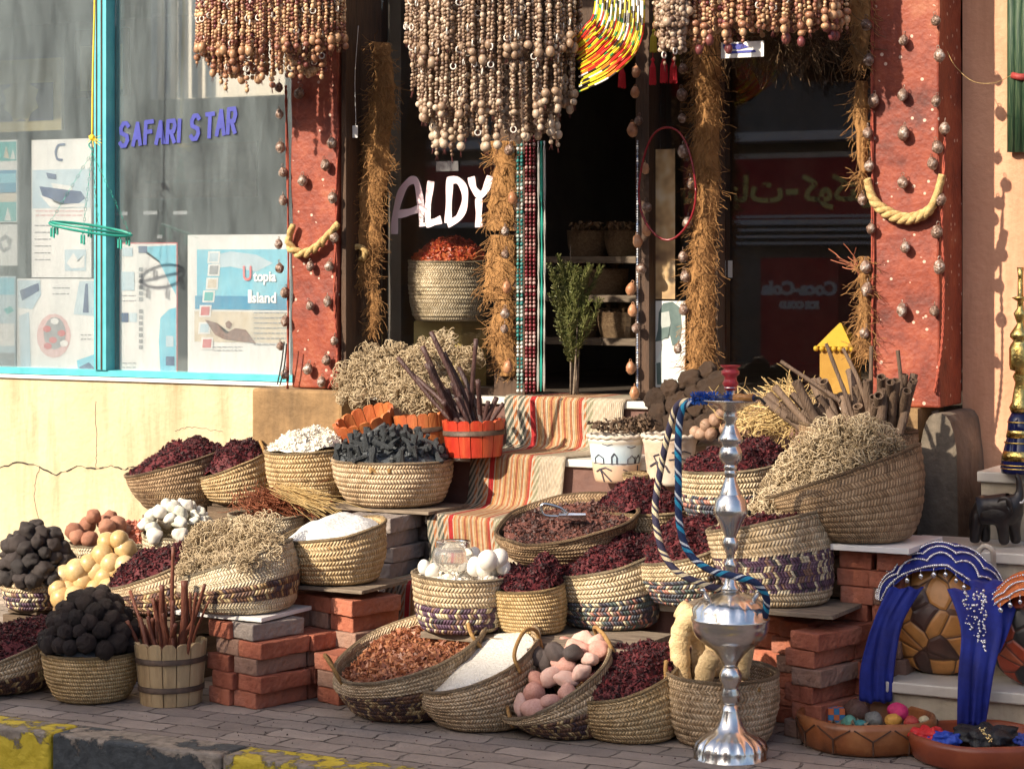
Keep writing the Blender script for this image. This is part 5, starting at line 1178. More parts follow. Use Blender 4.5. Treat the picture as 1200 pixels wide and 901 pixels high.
bundle(577, 7.08, [(.335, 64, 46, .03, 'outer short strand of pale nut beads in the big middle bundle'), (.325, 60, 34, .04, 'outer short strand of pale nut beads in the big middle bundle'), (.305, 128, 50, .05, 'middle length strand of pale nut beads in the big middle bundle'), (.285, 136, 30, .05, 'middle length strand of pale nut beads in the big middle bundle'), (.235, 166, 40, .06, 'longest inner strand of pale nut beads in the big middle bundle'), (.19, 160, 22, .08, 'longest inner strand of pale nut beads in the big middle bundle')], 2.60, 'dark hoop of the big middle bead bundle', 'bead strands of the middle bundle', MM, 3)
bundle(316, 7.20, [(.325, 62, 50, .05, 'pale nut bead strand in the left bundle above the red pillar'), (.30, 58, 36, .05, 'pale nut bead strand in the left bundle above the red pillar'), (.27, 84, 34, .06, 'long dark inner bead strand of the left bundle'), (.20, 96, 16, .05, 'long dark inner bead strand of the left bundle')], 2.60, 'dark hoop of the left bead bundle', 'bead strands of the left bundle', MM2, 5, .5)
bundle(880, 7.20, [(.335, 32, 50, .05, 'wine and brown bead strand in the shaded right bundle'), (.30, 45, 34, .05, 'long brown bead strand in the shaded right bundle')], 2.60, 'dark hoop of the right bead bundle', 'bead strands of the right bundle', MM2, 7, .5)
bundle(788, 7.02, [(.055, 30, 12, .05, 'pale nut bead strand in the small cluster left of the right bundle'), (.03, 58, 6, .05, 'pale nut bead strand in the small cluster left of the right bundle')], 2.60, 'small hoop of the bead cluster left of the right bundle', 'bead strands of the small cluster', MM, 9, 1.0)
# thatch under the right bundle
c = onY(915, 40, 7.40); fibres('thatch_fringe', 'straw fringe coloured dark as shade under the right bead bundle', 'thatch', c, (.10, .04, .03), 420, .16, pm('shade_toned_thatch', (.03, .016, .008), (.14, .08, .035), 14, .9, island=.6), 15, .0014, (.1, 0, -.9), .5)  # straw colour darkened for the shade below the beads
# coloured wire strands
GW = 'coloured strands beside the middle bead bundle'
CW = [pm('yellow_strand', (.60, .50, .02), (.72, .62, .05), 9, .4), pm('red_strand', (.45, .02, .015), (.55, .04, .02), 9, .4), pm('white_strand', (.6, .6, .56), (.75, .75, .7), 9, .4), pm('black_strand', (.01, .01, .01), (.03, .03, .03), 9, .4)]
def wiremat():
    m, t, p = newmat('banded_glass_beads'); b = NB(t); p.inputs['Roughness'].default_value = .3
    u = b.n('ShaderNodeUVMap'); s = b.n('ShaderNodeSeparateXYZ'); b.l(u.outputs[0], s.inputs[0]); oi = b.n('ShaderNodeObjectInfo')
    f = b.math('FRACT', b.math('ADD', b.math('MULTIPLY', s.outputs[1], 2.2), b.math('MULTIPLY', oi.outputs['Random'], .45)))
    c = b.ramp(f, [(0, (.62, .50, .02)), (.13, (.55, .03, .02)), (.32, (.70, .22, .02)), (.42, (.62, .52, .03)), (.6, (.03, .02, .02)), (.68, (.75, .74, .70)), (.82, (.04, .03, .03)), (.88, (.62, .55, .05)), (.96, (.05, .30, .10))], 'CONSTANT')
    b.l(c, p.inputs['Base Color']); return m
MWI = wiremat()
for i in range(34):
    t = i/33; x1_ = 676+R.uniform(-2, 2); 
    top = (700+t*52, -60-R.uniform(0, 10)); mid = (697+t*50+6*t, 10+t*30); bot = (676+t*5+R.uniform(-2, 2), 45+t*62)
    P = crv([onY(*top, 7.30-.08*(i % 3)), onY(*mid, 7.12-.03*(i % 3)), onY((mid[0]+bot[0])/2+6*t, (mid[1]+bot[1])/2+3+8*t, 7.08), onY(*bot, 7.1)], 7)
    solo('bead_wire', MB().tube(P, .0035, 5), MWI, 'thin banded yellow, red and white strand curving beside the middle bundle', 'bead wire', GW, smooth=True, base=P[0])
# tassels
M_tr = pm('red_tassel', (.45, .01, .02), (.65, .03, .05), 60, .8, island=.5); M_ty = pm('yellow_tassel', (.40, .36, .03), (.6, .52, .06), 60, .8, island=.5)
def tassel(x, y0, y1, Y, w_, mat, label):
    rd = random.Random(int(x)); a_ = onY(x, y0, Y); b_ = onY(x, y1, Y); mb = MB(); H = a_.z-b_.z
    for k in range(60):
        q = rd.uniform(0, 6.28); rr_ = w_*rd.random()**.5; mb.tube([a_, a_+Vector((math.cos(q)*rr_*.8, math.sin(q)*rr_*.8, -H*.3)), a_+Vector((math.cos(q)*rr_, math.sin(q)*rr_, -H*rd.uniform(.85, 1)))], .0013, 3, False)
    mb.ball((a_.x, a_.y, a_.z), w_*.5, 8, 5); mb.tube([a_, a_+UP*.12], .0012, 3)
    solo('tassel', mb, mat, label, 'tassel', 'tassels in the doorway top', base=a_)
for i, (x, y0, y1) in enumerate([(729, 78, 104), (765, 70, 100), (778, 66, 98), (789, 70, 98)]): tassel(x, y0, y1, 7.5, .015, M_tr, ['red tassel alone left of the door post', 'first red tassel right of the door post', 'middle red tassel right of the door post', 'last red tassel beside the dark pods'][i])
for i, (x, y0, y1) in enumerate([(731, 44, 66), (766, 36, 62), (779, 36, 60)]): tassel(x, y0, y1, 7.5, .015, M_ty, ['yellow tassel left of the door post', 'yellow tassel above the first red one', 'yellow tassel above the middle red one'][i])
# red hoop and picture strip
P = [onY(782+33*math.cos(a_)*(1+.06*math.sin(3*a_)), 215+66*math.sin(a_), 7.56) for a_ in [2*math.pi*i/40 for i in range(42)]]
solo('red_hoop', MB().tube(P, .0045, 7), pm('red_plastic_tube', (.16, .008, .012), (.24, .015, .02), 9, .25), 'oval loop of red tubing hanging over the picture strip', 'hoop', smooth=True)
def card(name, label, cat, px0, py0, px1, py1, Y, mat, th=.003, group=None):
    a_ = onY(px0, py0, Y); b_ = onY(px1, py1, Y); t_ = thing(name, label, cat, ((a_.x+b_.x)/2, Y, b_.z), group)
    part('sheet', MB().bx(a_.x, b_.x, Y, Y+th, b_.z, a_.z), mat, t_)
    return t_, a_, b_
def blob(t_, pts, Y, mat, name='printed_shape', th=.0015):
    """flat printed shape on a sheet from photo pixel outline"""
    P = [onY(x, y, Y) for x, y in pts]; mb = MB(); n = len(P); c_ = sum(P, Vector())/n
    mb.v = [tuple(p) for p in P]+[tuple(c_)]; [mb.face((i, (i+1) % n, n)) for i in range(n)]
    part(name, mb, mat, t_)
m_ab = pm('blurred_warm_print', (.10, .05, .03), (.46, .30, .14), 9, .5, detail=2, c3=(.62, .52, .36)); m_gy = pm('pale_print_paper', (.50, .52, .50), (.74, .75, .72), 6, .5)
t_, _, _ = card('picture_strip', 'tall narrow warm coloured picture strip inside the right door post', 'poster', 762, 175, 791, 350, 7.70, m_ab)
t_, _, _ = card('portrait_poster', 'pale poster with a dark haired bearded man printed in grey', 'poster', 760, 352, 803, 454, 7.70, m_gy)
mk = pm('grey_green_print', (.05, .09, .09), (.12, .17, .16), 20, .6); mk2 = pm('light_grey_print', (.30, .33, .32), (.42, .45, .43), 20, .6)
blob(t_, [(772, 366), (777, 355), (788, 353), (797, 360), (799, 385), (796, 400), (788, 405), (785, 392), (776, 398), (768, 400), (771, 385)], 7.698, mk)
blob(t_, [(775, 366), (784, 364), (786, 378), (783, 390), (777, 389), (774, 378)], 7.6965, mk2)
blob(t_, [(775, 384), (785, 382), (783, 395), (778, 396)], 7.6955, mk)
blob(t_, [(770, 448), (768, 425), (773, 412), (785, 405), (797, 412), (800, 448)], 7.698, pm('pale_shirt_print', (.5, .58, .58), (.66, .72, .70), 20, .6))
blob(t_, [(770, 450), (769, 425), (774, 424), (775, 450)], 7.6965, mk)
t_, _, _ = card('shop_sticker', 'small white and blue sticker under the right bead bundle', 'sticker', 845, 50, 895, 66, 7.16, MT['white'])
blob(t_, [(847, 52), (870, 50.5), (878, 55), (866, 58), (848, 57)], 7.158, MT['blue']); blob(t_, [(852, 60), (885, 58), (886, 61), (853, 63)], 7.158, MT['blue'])
# ------------------------------------------------------------ lettering on the shop window
def ribbon(pts, w_, Y, th=.003):
    P = crv([onY(x, y, Y) for x, y in pts], 6); mb = MB(); r0 = []; n = len(P)
    for i, p in enumerate(P):
        t = (P[min(i+1, n-1)]-P[max(i-1, 0)]).normalized(); nn = Vector((t.z, 0, -t.x)); ww = w_*(1+.12*math.sin(i*.7))/2
        r0.append([p+nn*ww, p-nn*ww, p-nn*ww+Vector((0, th, 0)), p+nn*ww+Vector((0, th, 0))])
    mb.loft(r0, True, True, True); return mb
al = thing('window_lettering', 'large pale pink hand painted ALDY lettering on the middle window', 'lettering', onY(515, 240, 7.722))
for k, strokes in enumerate([[[(462, 274), (463, 252), (470, 225), (480, 212), (488, 214), (493, 240), (495, 265)], [(466, 251), (480, 248), (494, 243)]], [[(505, 212), (502, 235), (500, 261)], [(499, 262), (508, 260), (517, 257)]], [[(527, 210), (526, 235), (525, 261)], [(524, 212), (536, 211), (544, 222), (544, 240), (537, 255), (524, 262)]], [[(552, 207), (555, 220), (562, 228), (569, 222), (574, 206)], [(561, 232), (561, 248), (561, 266)]]]):
    mb = MB()
    for si, s_ in enumerate(strokes): m2 = ribbon(s_, .030, 7.7225+si*.0014); o_ = len(mb.v); mb.v += m2.v; [mb.face([i+o_ for i in f_]) for f_ in m2.f]
    part('letter', mb, MT['pink'], al)
t_, _, _ = card('window_tag', 'small shiny oval tag above the pink lettering', 'sticker', 511, 189, 537, 200, 7.726, MT['metal'])
# window basket with chilli
def wbasket():
    B = onY(528, 372, 8.02); k = ppm(B)
    return B
Bw = onY(527, 374, 8.0); 
f = basket('palm basket of bright red chillies inside the middle window', (527, 376), (527, 306), Bw.z-.004, 48, 44, 2, 0, 'pale', group=None, seed=40, crated=False, coils=.017, handles=[(235, .05, -.05, (1, .2, 0))])
heap(f, .14, M_chil, 'bright red dried chillies in the window basket', 'chilli_heap', 'chillies', 1500, .009, 3)
a_ = onY(492, 380, 8.0); b_ = onY(541, 460, 7.95)
o = solo('cloth_covered_box', MB().bx(Bw.x-.13, Bw.x+.10, 7.92, 8.14, .935, Bw.z-.004), pm('yellow_cloth', (.55, .42, .14), (.68, .55, .22), 8, .9, bump=.003), 'box covered in yellow cloth under the window basket', 'box')
bevel(o, .01)
# plants in doorway
def conifer(px, ptop, pbot, Y, w_, seed):
    rd = random.Random(seed); b0 = onY(px, pbot, Y); b0.z = .937; tp = onY(px-6, ptop, Y); H = tp.z-b0.z
    t_ = thing('potted_evergreen', 'slim green evergreen branch standing upright in the doorway', 'plant', b0)
    st_ = MB(); lf = MB()
    for s_ in range(5):
        a0 = b0+Vector((rd.uniform(-.02, .02), rd.uniform(-.02, .02), 0)); hh = H*rd.uniform(.65, 1.0); dx = rd.uniform(-1, 1)*w_*.35
        P = crv([a0, a0+Vector((dx*.5, 0, hh*.45)), a0+Vector((dx, 0, hh))], 6); st_.tube(P, .0045, 5, True, [.0055-.004*i/(len(P)-1) for i in range(len(P))])
    part('stem', st_, MT['wood'], t_, smooth=True)
    for k in range(70):
        z0 = rd.uniform(.16, .62); q = rd.uniform(0, 6.28); L_ = rd.uniform(.22, .42)*H*(1.15-z0*.5); out = rd.uniform(.2, .62)
        P = [b0+Vector((-.006, 0, H*z0))]; dd = Vector((math.cos(q)*out, math.sin(q)*out*.8, 1)).normalized()
        for m_ in range(14): dd = (dd+Vector((rd.gauss(0, .05), rd.gauss(0, .05), .02))).normalized(); P.append(P[-1]+dd*L_/14)
        if P[-1].z > tp.z+.01: continue
        lf.tube(P, .0016, 3, False)
        for m_, p in enumerate(P[2:]):
            for s_ in range(9):
                e_ = (dd+Vector((rd.gauss(0, .55), rd.gauss(0, .55), rd.gauss(0, .3)))).normalized(); lf.tube([p, p+e_*.012, p+e_*rd.uniform(.018, .03)], .0019, 3, True)
    part('foliage', lf, pm('evergreen_leaf', (.05, .07, .014), (.15, .16, .045), 20, .6, island=.7, c3=(.30, .29, .12)), t_)
conifer(673, 287, 463, 7.74, .095, 3)
# inside the dark shop
GI = 'goods in the dark shop interior'
f = basket('shaded basket low inside the dark doorway', (705, 420), (705, 385), .98, 34, 30, 3, 0, 'dk', group=None, seed=41, crated=False) if False else None
for i, (x0, x1, y0, y1) in enumerate([(650, 745, 300, 312), (650, 745, 345, 352), (650, 745, 395, 402)]):
    a_ = onY(x0, y0, 8.5); b_ = onY(x1, y1, 8.7); plank(['upper shelf board inside the dark doorway', 'middle shelf board inside the dark doorway', 'lowest shelf board inside the dark doorway'][i], a_.x-.1, b_.x+.15, 8.5, 8.9, a_.z, .03, 'wood')
for i, (x, y, w_) in enumerate([(690, 300, 26), (730, 302, 22), (705, 345, 32), (680, 395, 28), (725, 395, 26)]):
    z_ = onY(x, [302, 302, 346, 396, 396][i], 8.6).z
    zz = onY(650, [300, 300, 345, 395, 395][i], 8.5).z
    B = onY(x, y, 8.62); mb = MB(); k = ppm(B); rr_ = w_/k; mb.lathe([(rr_*.8, 0), (rr_*.95, .05), (rr_, .11), (rr_*.9, .11), (rr_*.85, .08)], 24)
    for q in range(60): mb.chip((R.gauss(0, rr_*.4), R.gauss(0, rr_*.4), .11+R.random()*.03), .02, R)
    o = link('shelf_basket', mb.mesh('shelf_basket', W['dk'], False), None, (B.x, B.y, zz+.001)); tag(o, ['basket on the upper shelf left in the dark doorway', 'basket on the upper shelf right in the dark doorway', 'wide basket on the middle shelf in the dark doorway', 'basket on the lowest shelf behind the evergreen', 'basket on the lowest shelf right in the dark doorway'][i], 'basket', GI)
# yellow lantern house in right window
a_ = onY(985, 378, 7.9)
l_ = thing('yellow_lantern', 'small yellow lantern with a pointed roof behind the grey sticks', 'lantern', (a_.x, 7.9, .97))
zt = a_.z; ze = onY(985, 405, 7.9).z; zb = .97
mb = MB(); w1 = .07; mb.loft([[(a_.x-w1, 7.9-w1, ze), (a_.x+w1, 7.9-w1, ze), (a_.x+w1, 7.9+w1, ze), (a_.x-w1, 7.9+w1, ze)], [(a_.x-w1*.45, 7.9-w1*.45, ze+.05), (a_.x+w1*.45, 7.9-w1*.45, ze+.05), (a_.x+w1*.45, 7.9+w1*.45, ze+.05), (a_.x-w1*.45, 7.9+w1*.45, ze+.05)], [(a_.x-.003, 7.897, zt), (a_.x+.003, 7.897, zt), (a_.x+.003, 7.903, zt), (a_.x-.003, 7.903, zt)]], True, True, True)
myl = pm('yellow_lantern_paint', (.62, .36, .02), (.75, .48, .05), 9, .5)
part('roof', mb, myl, l_); part('lantern_body', MB().bx(a_.x-.06, a_.x+.06, 7.84, 7.96, zb, ze-.001), pm('amber_body', (.5, .26, .03), (.6, .34, .06), 9, .5), l_)
mb = MB()
for i in range(7): mb.ball((a_.x-w1+i*w1/3, 7.9-w1-.002, ze-.008), .011, 8, 5)
part('eave_trim', mb, myl, l_, smooth=True)
# window ledges under glass of right window: white card bits
t_, _, _ = card('paper_card', 'small white card leaning inside the right window near the pods', 'paper', 845, 305, 858, 325, 7.76, MT['white'])
# thin white thread and tag beside left pillar
cord([(420, 30), (416, 90), (417, 140), (416, 148)], 7.5, .0012, MT['white'], 'thin white thread hanging beside the left red pillar', None, twist=False)
t_, _, _ = card('price_tag', 'tiny white tag at the end of the thread', 'tag', 413, 147, 419, 161, 7.5, MT['white'])
cord([(1110, 60), (1120, 78), (1140, 95), (1165, 97), (1185, 88)], 7.5, .0012, MT['rope'], 'thin loose wire running from the right pillar to the green bundle', None, twist=False)
cord([(333, 400), (330, 425), (325, 450)], 7.39, .003, MT['black'], 'left one of two black wires beside the left pillar foot', 'black wires', twist=False)
cord([(336, 402), (333, 430), (328, 451)], 7.38, .003, MT['black'], 'right one of two black wires beside the left pillar foot', 'black wires', twist=False)
# ------------------------------------------------------------ left window: lettering, posters, hanger
sl = thing('window_lettering', 'blue SAFARI STAR lettering on the left window', 'lettering', onY(210, 150, 7.756))
a_ = onY(141, 171, 7.757); letters = "SAFARI STAR"
xsf = [141, 156, 170, 183, 196, 208, 0, 224, 241, 254, 267]; ysf = [174, 173, 171, 171, 170, 169, 0, 166, 164, 161, 159]; hsf = [32, 31, 31, 31, 31, 31, 0, 33, 33, 34, 34]
GL_ = {'S': [(1, .86), (.72, 1), (.3, 1), (.02, .8), (.1, .58), (.9, .42), (1, .22), (.72, 0), (.28, 0), (0, .14)], 'A': [(0, 0), (.5, 1), (1, 0)], 'F': [(0, 0), (0, 1), (.95, 1)], 'R': [(0, 0), (0, 1), (.8, 1), (.98, .76), (.8, .5), (0, .48)], 'I': [(.5, 0), (.5, 1)], 'T': [(0, 1), (1, 1)]}
EX_ = {'A': [(.2, .34), (.8, .34)], 'F': [(0, .54), (.8, .54)], 'R': [(.45, .5), (1, 0)], 'T': [(.5, 1), (.5, 0)]}
for ch, x, y, h_ in zip(letters, xsf, ysf, hsf):
    if ch == ' ': continue
    mb = MB(); n_ = 0; wl = 8.5 if ch != 'I' else 3; h_ -= 6
    for st_ in (GL_[ch], EX_.get(ch)):
        if not st_: continue
        Q = [(x+u*wl+v*1.2, y-3-v*h_-u*1.0) for u, v in st_]
        for p0, p1 in zip(Q, Q[1:]):
            A_ = onY(*p0, 7.7575); B_ = onY(*p1, 7.7575); t = (B_-A_).normalized(); nn = Vector((t.z, 0, -t.x))*.0095; A_ -= t*.006; B_ += t*.006; yo = Vector((0, -.0003*n_, 0)); n_ += 1
            mb.loft([[A_+nn+yo, A_-nn+yo, A_-nn-Vector((0, .0015, 0))+yo, A_+nn-Vector((0, .0015, 0))+yo], [B_+nn+yo, B_-nn+yo, B_-nn-Vector((0, .0015, 0))+yo, B_+nn-Vector((0, .0015, 0))+yo]], True, True, True)
    part('letter', mb, MT['blue'], sl)
C_ = lambda nm, c1, c2=None, sc=20, **kw: pm(nm, c1, c2, sc, .45, **kw)
m_sky = C_('poster_sky_blue', (.10, .50, .72), (.30, .68, .82), 6); m_sea = C_('poster_sea_blue', (.02, .25, .50), (.05, .38, .60), 8)
m_lb = C_('poster_pale_blue', (.42, .58, .70), (.62, .74, .82), 8); m_gr = C_('poster_grey', (.25, .27, .30), (.4, .42, .45), 30); m_nv = C_('poster_navy', (.04, .08, .20), (.10, .16, .32), 20)
m_sand = C_('poster_sand', (.60, .52, .40), (.74, .68, .58), 20); m_br = C_('poster_brown', (.16, .08, .06), (.34, .20, .16), 60); m_rd = C_('poster_red', (.55, .10, .12), (.66, .25, .26), 20); m_pk = C_('poster_pink', (.66, .42, .44), (.76, .58, .58), 40)
m_tq = C_('poster_turquoise', (.04, .42, .45), (.10, .52, .52), 12)
YP = 7.772
def rectq(t_, x0, y0, x1, y1, mat, lv=1, name='printed_shape'): 
    a2 = onY(x0, y0, YP); b2 = onY(x1, y1, YP); part(name, MB().bx(a2.x, b2.x, YP-.0012*lv-.0006, YP-.0012*lv, b2.z, a2.z), mat, t_)
def lines(t_, x0, x1, ys, mat, lv=2, seed=1, w_=.8):
    rd = random.Random(seed); mb = MB()
    for y in ys:
        x = x0
        while x < x1:
            l = rd.uniform(2, 7); a2 = onY(x, y-w_, YP); b2 = onY(min(x+l, x1), y+w_, YP); mb.bx(a2.x, b2.x, YP-.0012*lv-.0005, YP-.0012*lv, b2.z, a2.z); x += l+1.2
    part('small_print', mb, mat, t_)
GPO = 'posters in the left window'
def poly(t_, pts, mat, lv=2, name='printed_shape'): blob(t_, pts, YP-.0012*lv-.0003, mat, name)
# P1 boat
t_, _, _ = card('boat_poster', 'white poster with a boat photo above small text', 'poster', 37, 164, 107, 325, YP, MT['paper'], group=GPO)
rectq(t_, 38, 199, 106, 243, m_lb, 1, 'photo'); poly(t_, [(46, 218), (95, 224), (100, 232), (90, 240), (66, 238), (50, 230)], m_nv); poly(t_, [(60, 214), (85, 218), (84, 223), (62, 220)], MT['paper'], 3); poly(t_, [(54, 202), (66, 204), (66, 210), (56, 209)], m_nv, 3); poly(t_, [(46, 228), (70, 240), (100, 238), (98, 242), (60, 243)], MT['paper'], 3)
mb = ribbon([(76, 169), (68, 170), (65, 178), (67, 186), (73, 187)], .010, YP-.0045); part('emblem', mb, m_nv, t_)
lines(t_, 42, 98, [247, 252], m_pk, 1, 3); lines(t_, 41, 60, [264, 272, 280, 288, 296, 304], m_gr, 1, 5, .7); rectq(t_, 76, 292, 101, 317, m_lb, 1, 'photo'); poly(t_, [(78, 308), (86, 296), (92, 306), (99, 298), (99, 313), (84, 314)], MT['paper'], 2)
# P2, P3, P4
t_, _, _ = card('reef_poster', 'tall cut-off poster of blue sea pictures at the left edge', 'poster', -30, 165, 20, 260, YP, MT['paper'], group=GPO)
rectq(t_, -29, 167, 19, 188, m_tq, 1, 'photo'); rectq(t_, -29, 200, 19, 226, m_sea, 1, 'photo'); rectq(t_, -29, 204, 19, 214, m_sky, 2, 'photo'); rectq(t_, -29, 237, 19, 259, m_tq, 1, 'photo'); rectq(t_, -29, 226, 19, 236, m_sand, 1, 'photo')
poly(t_, [(4, 184), (7, 170), (11, 186)], m_sand, 2); poly(t_, [(12, 186), (15, 174), (18, 186)], MT['paper'], 2); poly(t_, [(5, 258), (9, 242), (13, 258)], MT['paper'], 2)
t_, _, _ = card('sketch_poster', 'small white cut-off sheet with a dark sketch at the left edge', 'poster', -30, 263, 20, 311, YP, MT['paper'], group=GPO)
poly(t_, [(-2, 280), (6, 274), (14, 280), (12, 292), (4, 296), (-2, 290)], m_gr, 1); poly(t_, [(1, 283), (7, 280), (10, 288), (4, 291)], MT['paper'], 2)
t_, _, _ = card('fish_poster', 'pale blue cut-off poster with small fish at the left edge', 'poster', -30, 323, 18, 436, YP, m_lb, group=GPO)
rectq(t_, -29, 325, 17, 345, m_sky, 1, 'photo'); rectq(t_, -29, 378, 17, 405, MT['paper'], 1, 'photo'); rectq(t_, -29, 412, 17, 434, m_gr, 1, 'photo'); poly(t_, [(4, 362), (12, 358), (16, 364), (8, 368)], m_tq, 2)
# P5
t_, _, _ = card('plate_poster', 'large pale poster with a red round plate and blue corner photos', 'poster', 20, 326, 115, 439, YP, MT['paper'], group=GPO)
poly(t_, [(21, 328), (47, 328), (48, 345), (38, 362), (21, 360)], m_lb, 1); poly(t_, [(23, 340), (45, 331), (46, 340), (26, 352)], m_nv, 2); poly(t_, [(93, 329), (112, 329), (110, 370), (86, 368)], m_lb, 1); poly(t_, [(100, 332), (103, 332), (104, 366), (97, 366)], m_nv, 2); poly(t_, [(90, 422), (112, 414), (114, 437), (92, 437)], m_sky, 1); poly(t_, [(92, 430), (104, 424), (112, 432), (100, 437)], m_nv, 2)
poly(t_, [(63+20*math.cos(q), 393+26*math.sin(q)) for q in [i*.4 for i in range(16)]], m_pk, 1); poly(t_, [(64+13*math.cos(q), 390+19*math.sin(q)) for q in [i*.4 for i in range(16)]], m_gr, 2)
for i, (x, y) in enumerate([(55, 385), (64, 376), (72, 390), (62, 398), (75, 402), (56, 405)]): poly(t_, [(x+5*math.cos(q), y+4*math.sin(q)) for q in [j*.9 for j in range(7)]], [m_rd, MT['paper'], m_rd][i % 3], 3)
poly(t_, [(22, 370), (34, 365), (36, 430), (24, 432)], m_lb, 1); lines(t_, 62, 82, [337, 344], m_gr, 1, 9); lines(t_, 95, 108, [392, 397], m_gr, 1, 4)
# P6
t_, _, _ = card('map_poster', 'narrow red-edged poster of a blue coastline map', 'poster', 140, 284, 208, 438, YP, m_rd, group=GPO)
rectq(t_, 141, 285.5, 207, 436.5, MT['paper'], 1); poly(t_, [(160, 289), (206, 287), (206, 345), (198, 330), (186, 305), (172, 294)], m_sky, 2); poly(t_, [(206, 360), (206, 435), (188, 435), (186, 400), (188, 372), (198, 362)], m_sky, 2)
for (x0, y0, x1, y1, mt_) in [(163, 288, 173, 296, m_nv), (144, 290, 156, 300, m_lb), (143, 366, 151, 377, m_nv), (152, 366, 161, 377, m_lb), (195, 393, 204, 406, m_lb), (195, 417, 205, 428, m_nv), (143, 318, 158, 340, m_lb)]: rectq(t_, x0, y0, x1, y1, mt_, 3, 'photo')
mb = MB(); rd = random.Random(4)
y = 313
while y < 410:
    a2 = onY(163.5, y, YP); b2 = onY(168, y+4.5, YP)
    if rd.random() < .85: mb.bx(a2.x, b2.x, YP-.0052, YP-.0046, b2.z, a2.z)
    y += 7
part('small_print', mb, m_gr, t_); lines(t_, 144, 160, [346, 352, 425, 430], m_gr, 3, 6, .6)
# P7 Utopia island
t_, _, _ = card('island_poster', 'largest poster with a beach, sunbather and film strip titled Utopia Island', 'poster', 220, 275, 340, 439, YP, MT['paper'], group=GPO)
rectq(t_, 231, 292, 339, 361, m_sky, 1, 'photo'); rectq(t_, 229, 346, 339, 363, m_sea, 2, 'photo'); poly(t_, [(245, 300), (270, 294), (300, 298), (320, 308), (300, 318), (270, 312), (250, 314)], m_lb, 2); rectq(t_, 228, 364, 339, 402, m_sand, 1, 'photo')
for i, (x, y) in enumerate([(251, 301), (251, 316), (249, 332), (245, 347), (241, 364), (240, 384), (243, 402)]):
    poly(t_, [(x-7, y-7), (x+7, y-7), (x+6, y+7), (x-8, y+7)], MT['paper'], 3); poly(t_, [(x-5, y-5), (x+5, y-5), (x+4, y+5), (x-6, y+5)], [m_lb, m_gr, m_sand, m_tq, m_rd, m_lb, m_rd][i], 4)
poly(t_, [(240, 374), (254, 378), (264, 390), (276, 384), (288, 386), (300, 402), (284, 400), (262, 397), (252, 392)], m_br, 4); poly(t_, [(264, 378), (268, 375), (272, 379), (269, 385), (265, 383)], m_br, 4)
lines(t_, 298, 336, [366, 372, 378, 384, 390, 396, 403], m_gr, 3, 12, .7); lines(t_, 250, 285, [406, 410], m_gr, 3, 13, .5)
def ptext(s, x, y, size_px, mat, wpx=None, lv=5):
    p = onY(x, y, YP-.0012*lv-.001); k = ppm(p); addtext(t_, 'title', s, Matrix.Translation(p) @ FACE, size_px/k, mat, .0006, .0015, wpx/k if wpx else None)
ptext('U', 284, 328, 24, m_rd, 12); ptext('topia', 297, 329, 17, MT['paper'], 32); ptext('I', 289, 354, 21, MT['paper'], 5); ptext('sland', 295, 354, 17, MT['paper'], 34)
# small tape strips
for i, (x, y) in enumerate([(133, 248), (168, 247), (203, 247), (184, 275)]):
    t2, _, _ = card('tape_strip', ['tape strip beside the teal mullion', 'tape strip in the middle of the left window', 'tape strip right of the middle one', 'small torn tape above the map poster'][i], 'tape', x, y, x+(16 if i < 3 else 6), y+4, YP, m_gr, group='tape strips on the left window')
# tapestry and frames on the wall inside
def frame_(x0, y0, x1, y1, Y, label, name, m1, m2, mid=None):
    a2 = onY(x0, y0, Y); b2 = onY(x1, y1, Y); t2 = thing(name, label, 'wall hanging', ((a2.x+b2.x)/2, Y, b2.z))
    part('backing', MB().bx(a2.x, b2.x, Y, Y+.02, b2.z, a2.z), m1, t2); w2 = (b2.x-a2.x)*.1
    part('field', MB().bx(a2.x+w2, b2.x-w2, Y-.004, Y-.001, b2.z+w2, a2.z-w2*2.4), m2, t2)
    if mid:
        mb = MB(); cx, cz = (a2.x+b2.x)/2, (b2.z+a2.z)/2-.02; P = []
        for i in range(16): q = i*math.pi/8; r_ = .12*(1 if i % 2 else .8); P.append((cx+r_*math.cos(q), Y-.008, cz+r_*math.sin(q)))
        mb.v = P+[(cx, Y-.008, cz)]; [mb.face((i, (i+1) % 16, 16)) for i in range(16)]; part('star_medallion', mb, mid, t2)
m_och = C_('ochre_cloth', (.30, .26, .12), (.42, .38, .2), 12)
frame_(-20, 72, 72, 152, 8.6, 'blue and ochre woven hanging with a star medallion inside the left shop', 'wall_hanging', m_och, C_('navy_cloth', (.03, .04, .10), (.07, .08, .16), 60), m_och)
frame_(88, 36, 150, 112, 9.2, 'dark framed picture hanging behind the yellow rope inside the left shop', 'framed_picture', MT['dark'], m_och)
frame_(155, 170, 300, 230, 9.6, 'rack of dim clothes inside the left shop behind the blue lettering', 'clothes_rack', C_('dim_cloth', (.10, .08, .07), (.25, .2, .18), 18), C_('dim_cloth2', (.06, .06, .06), (.28, .26, .24), 14, stretch=(4, 1, .3)))
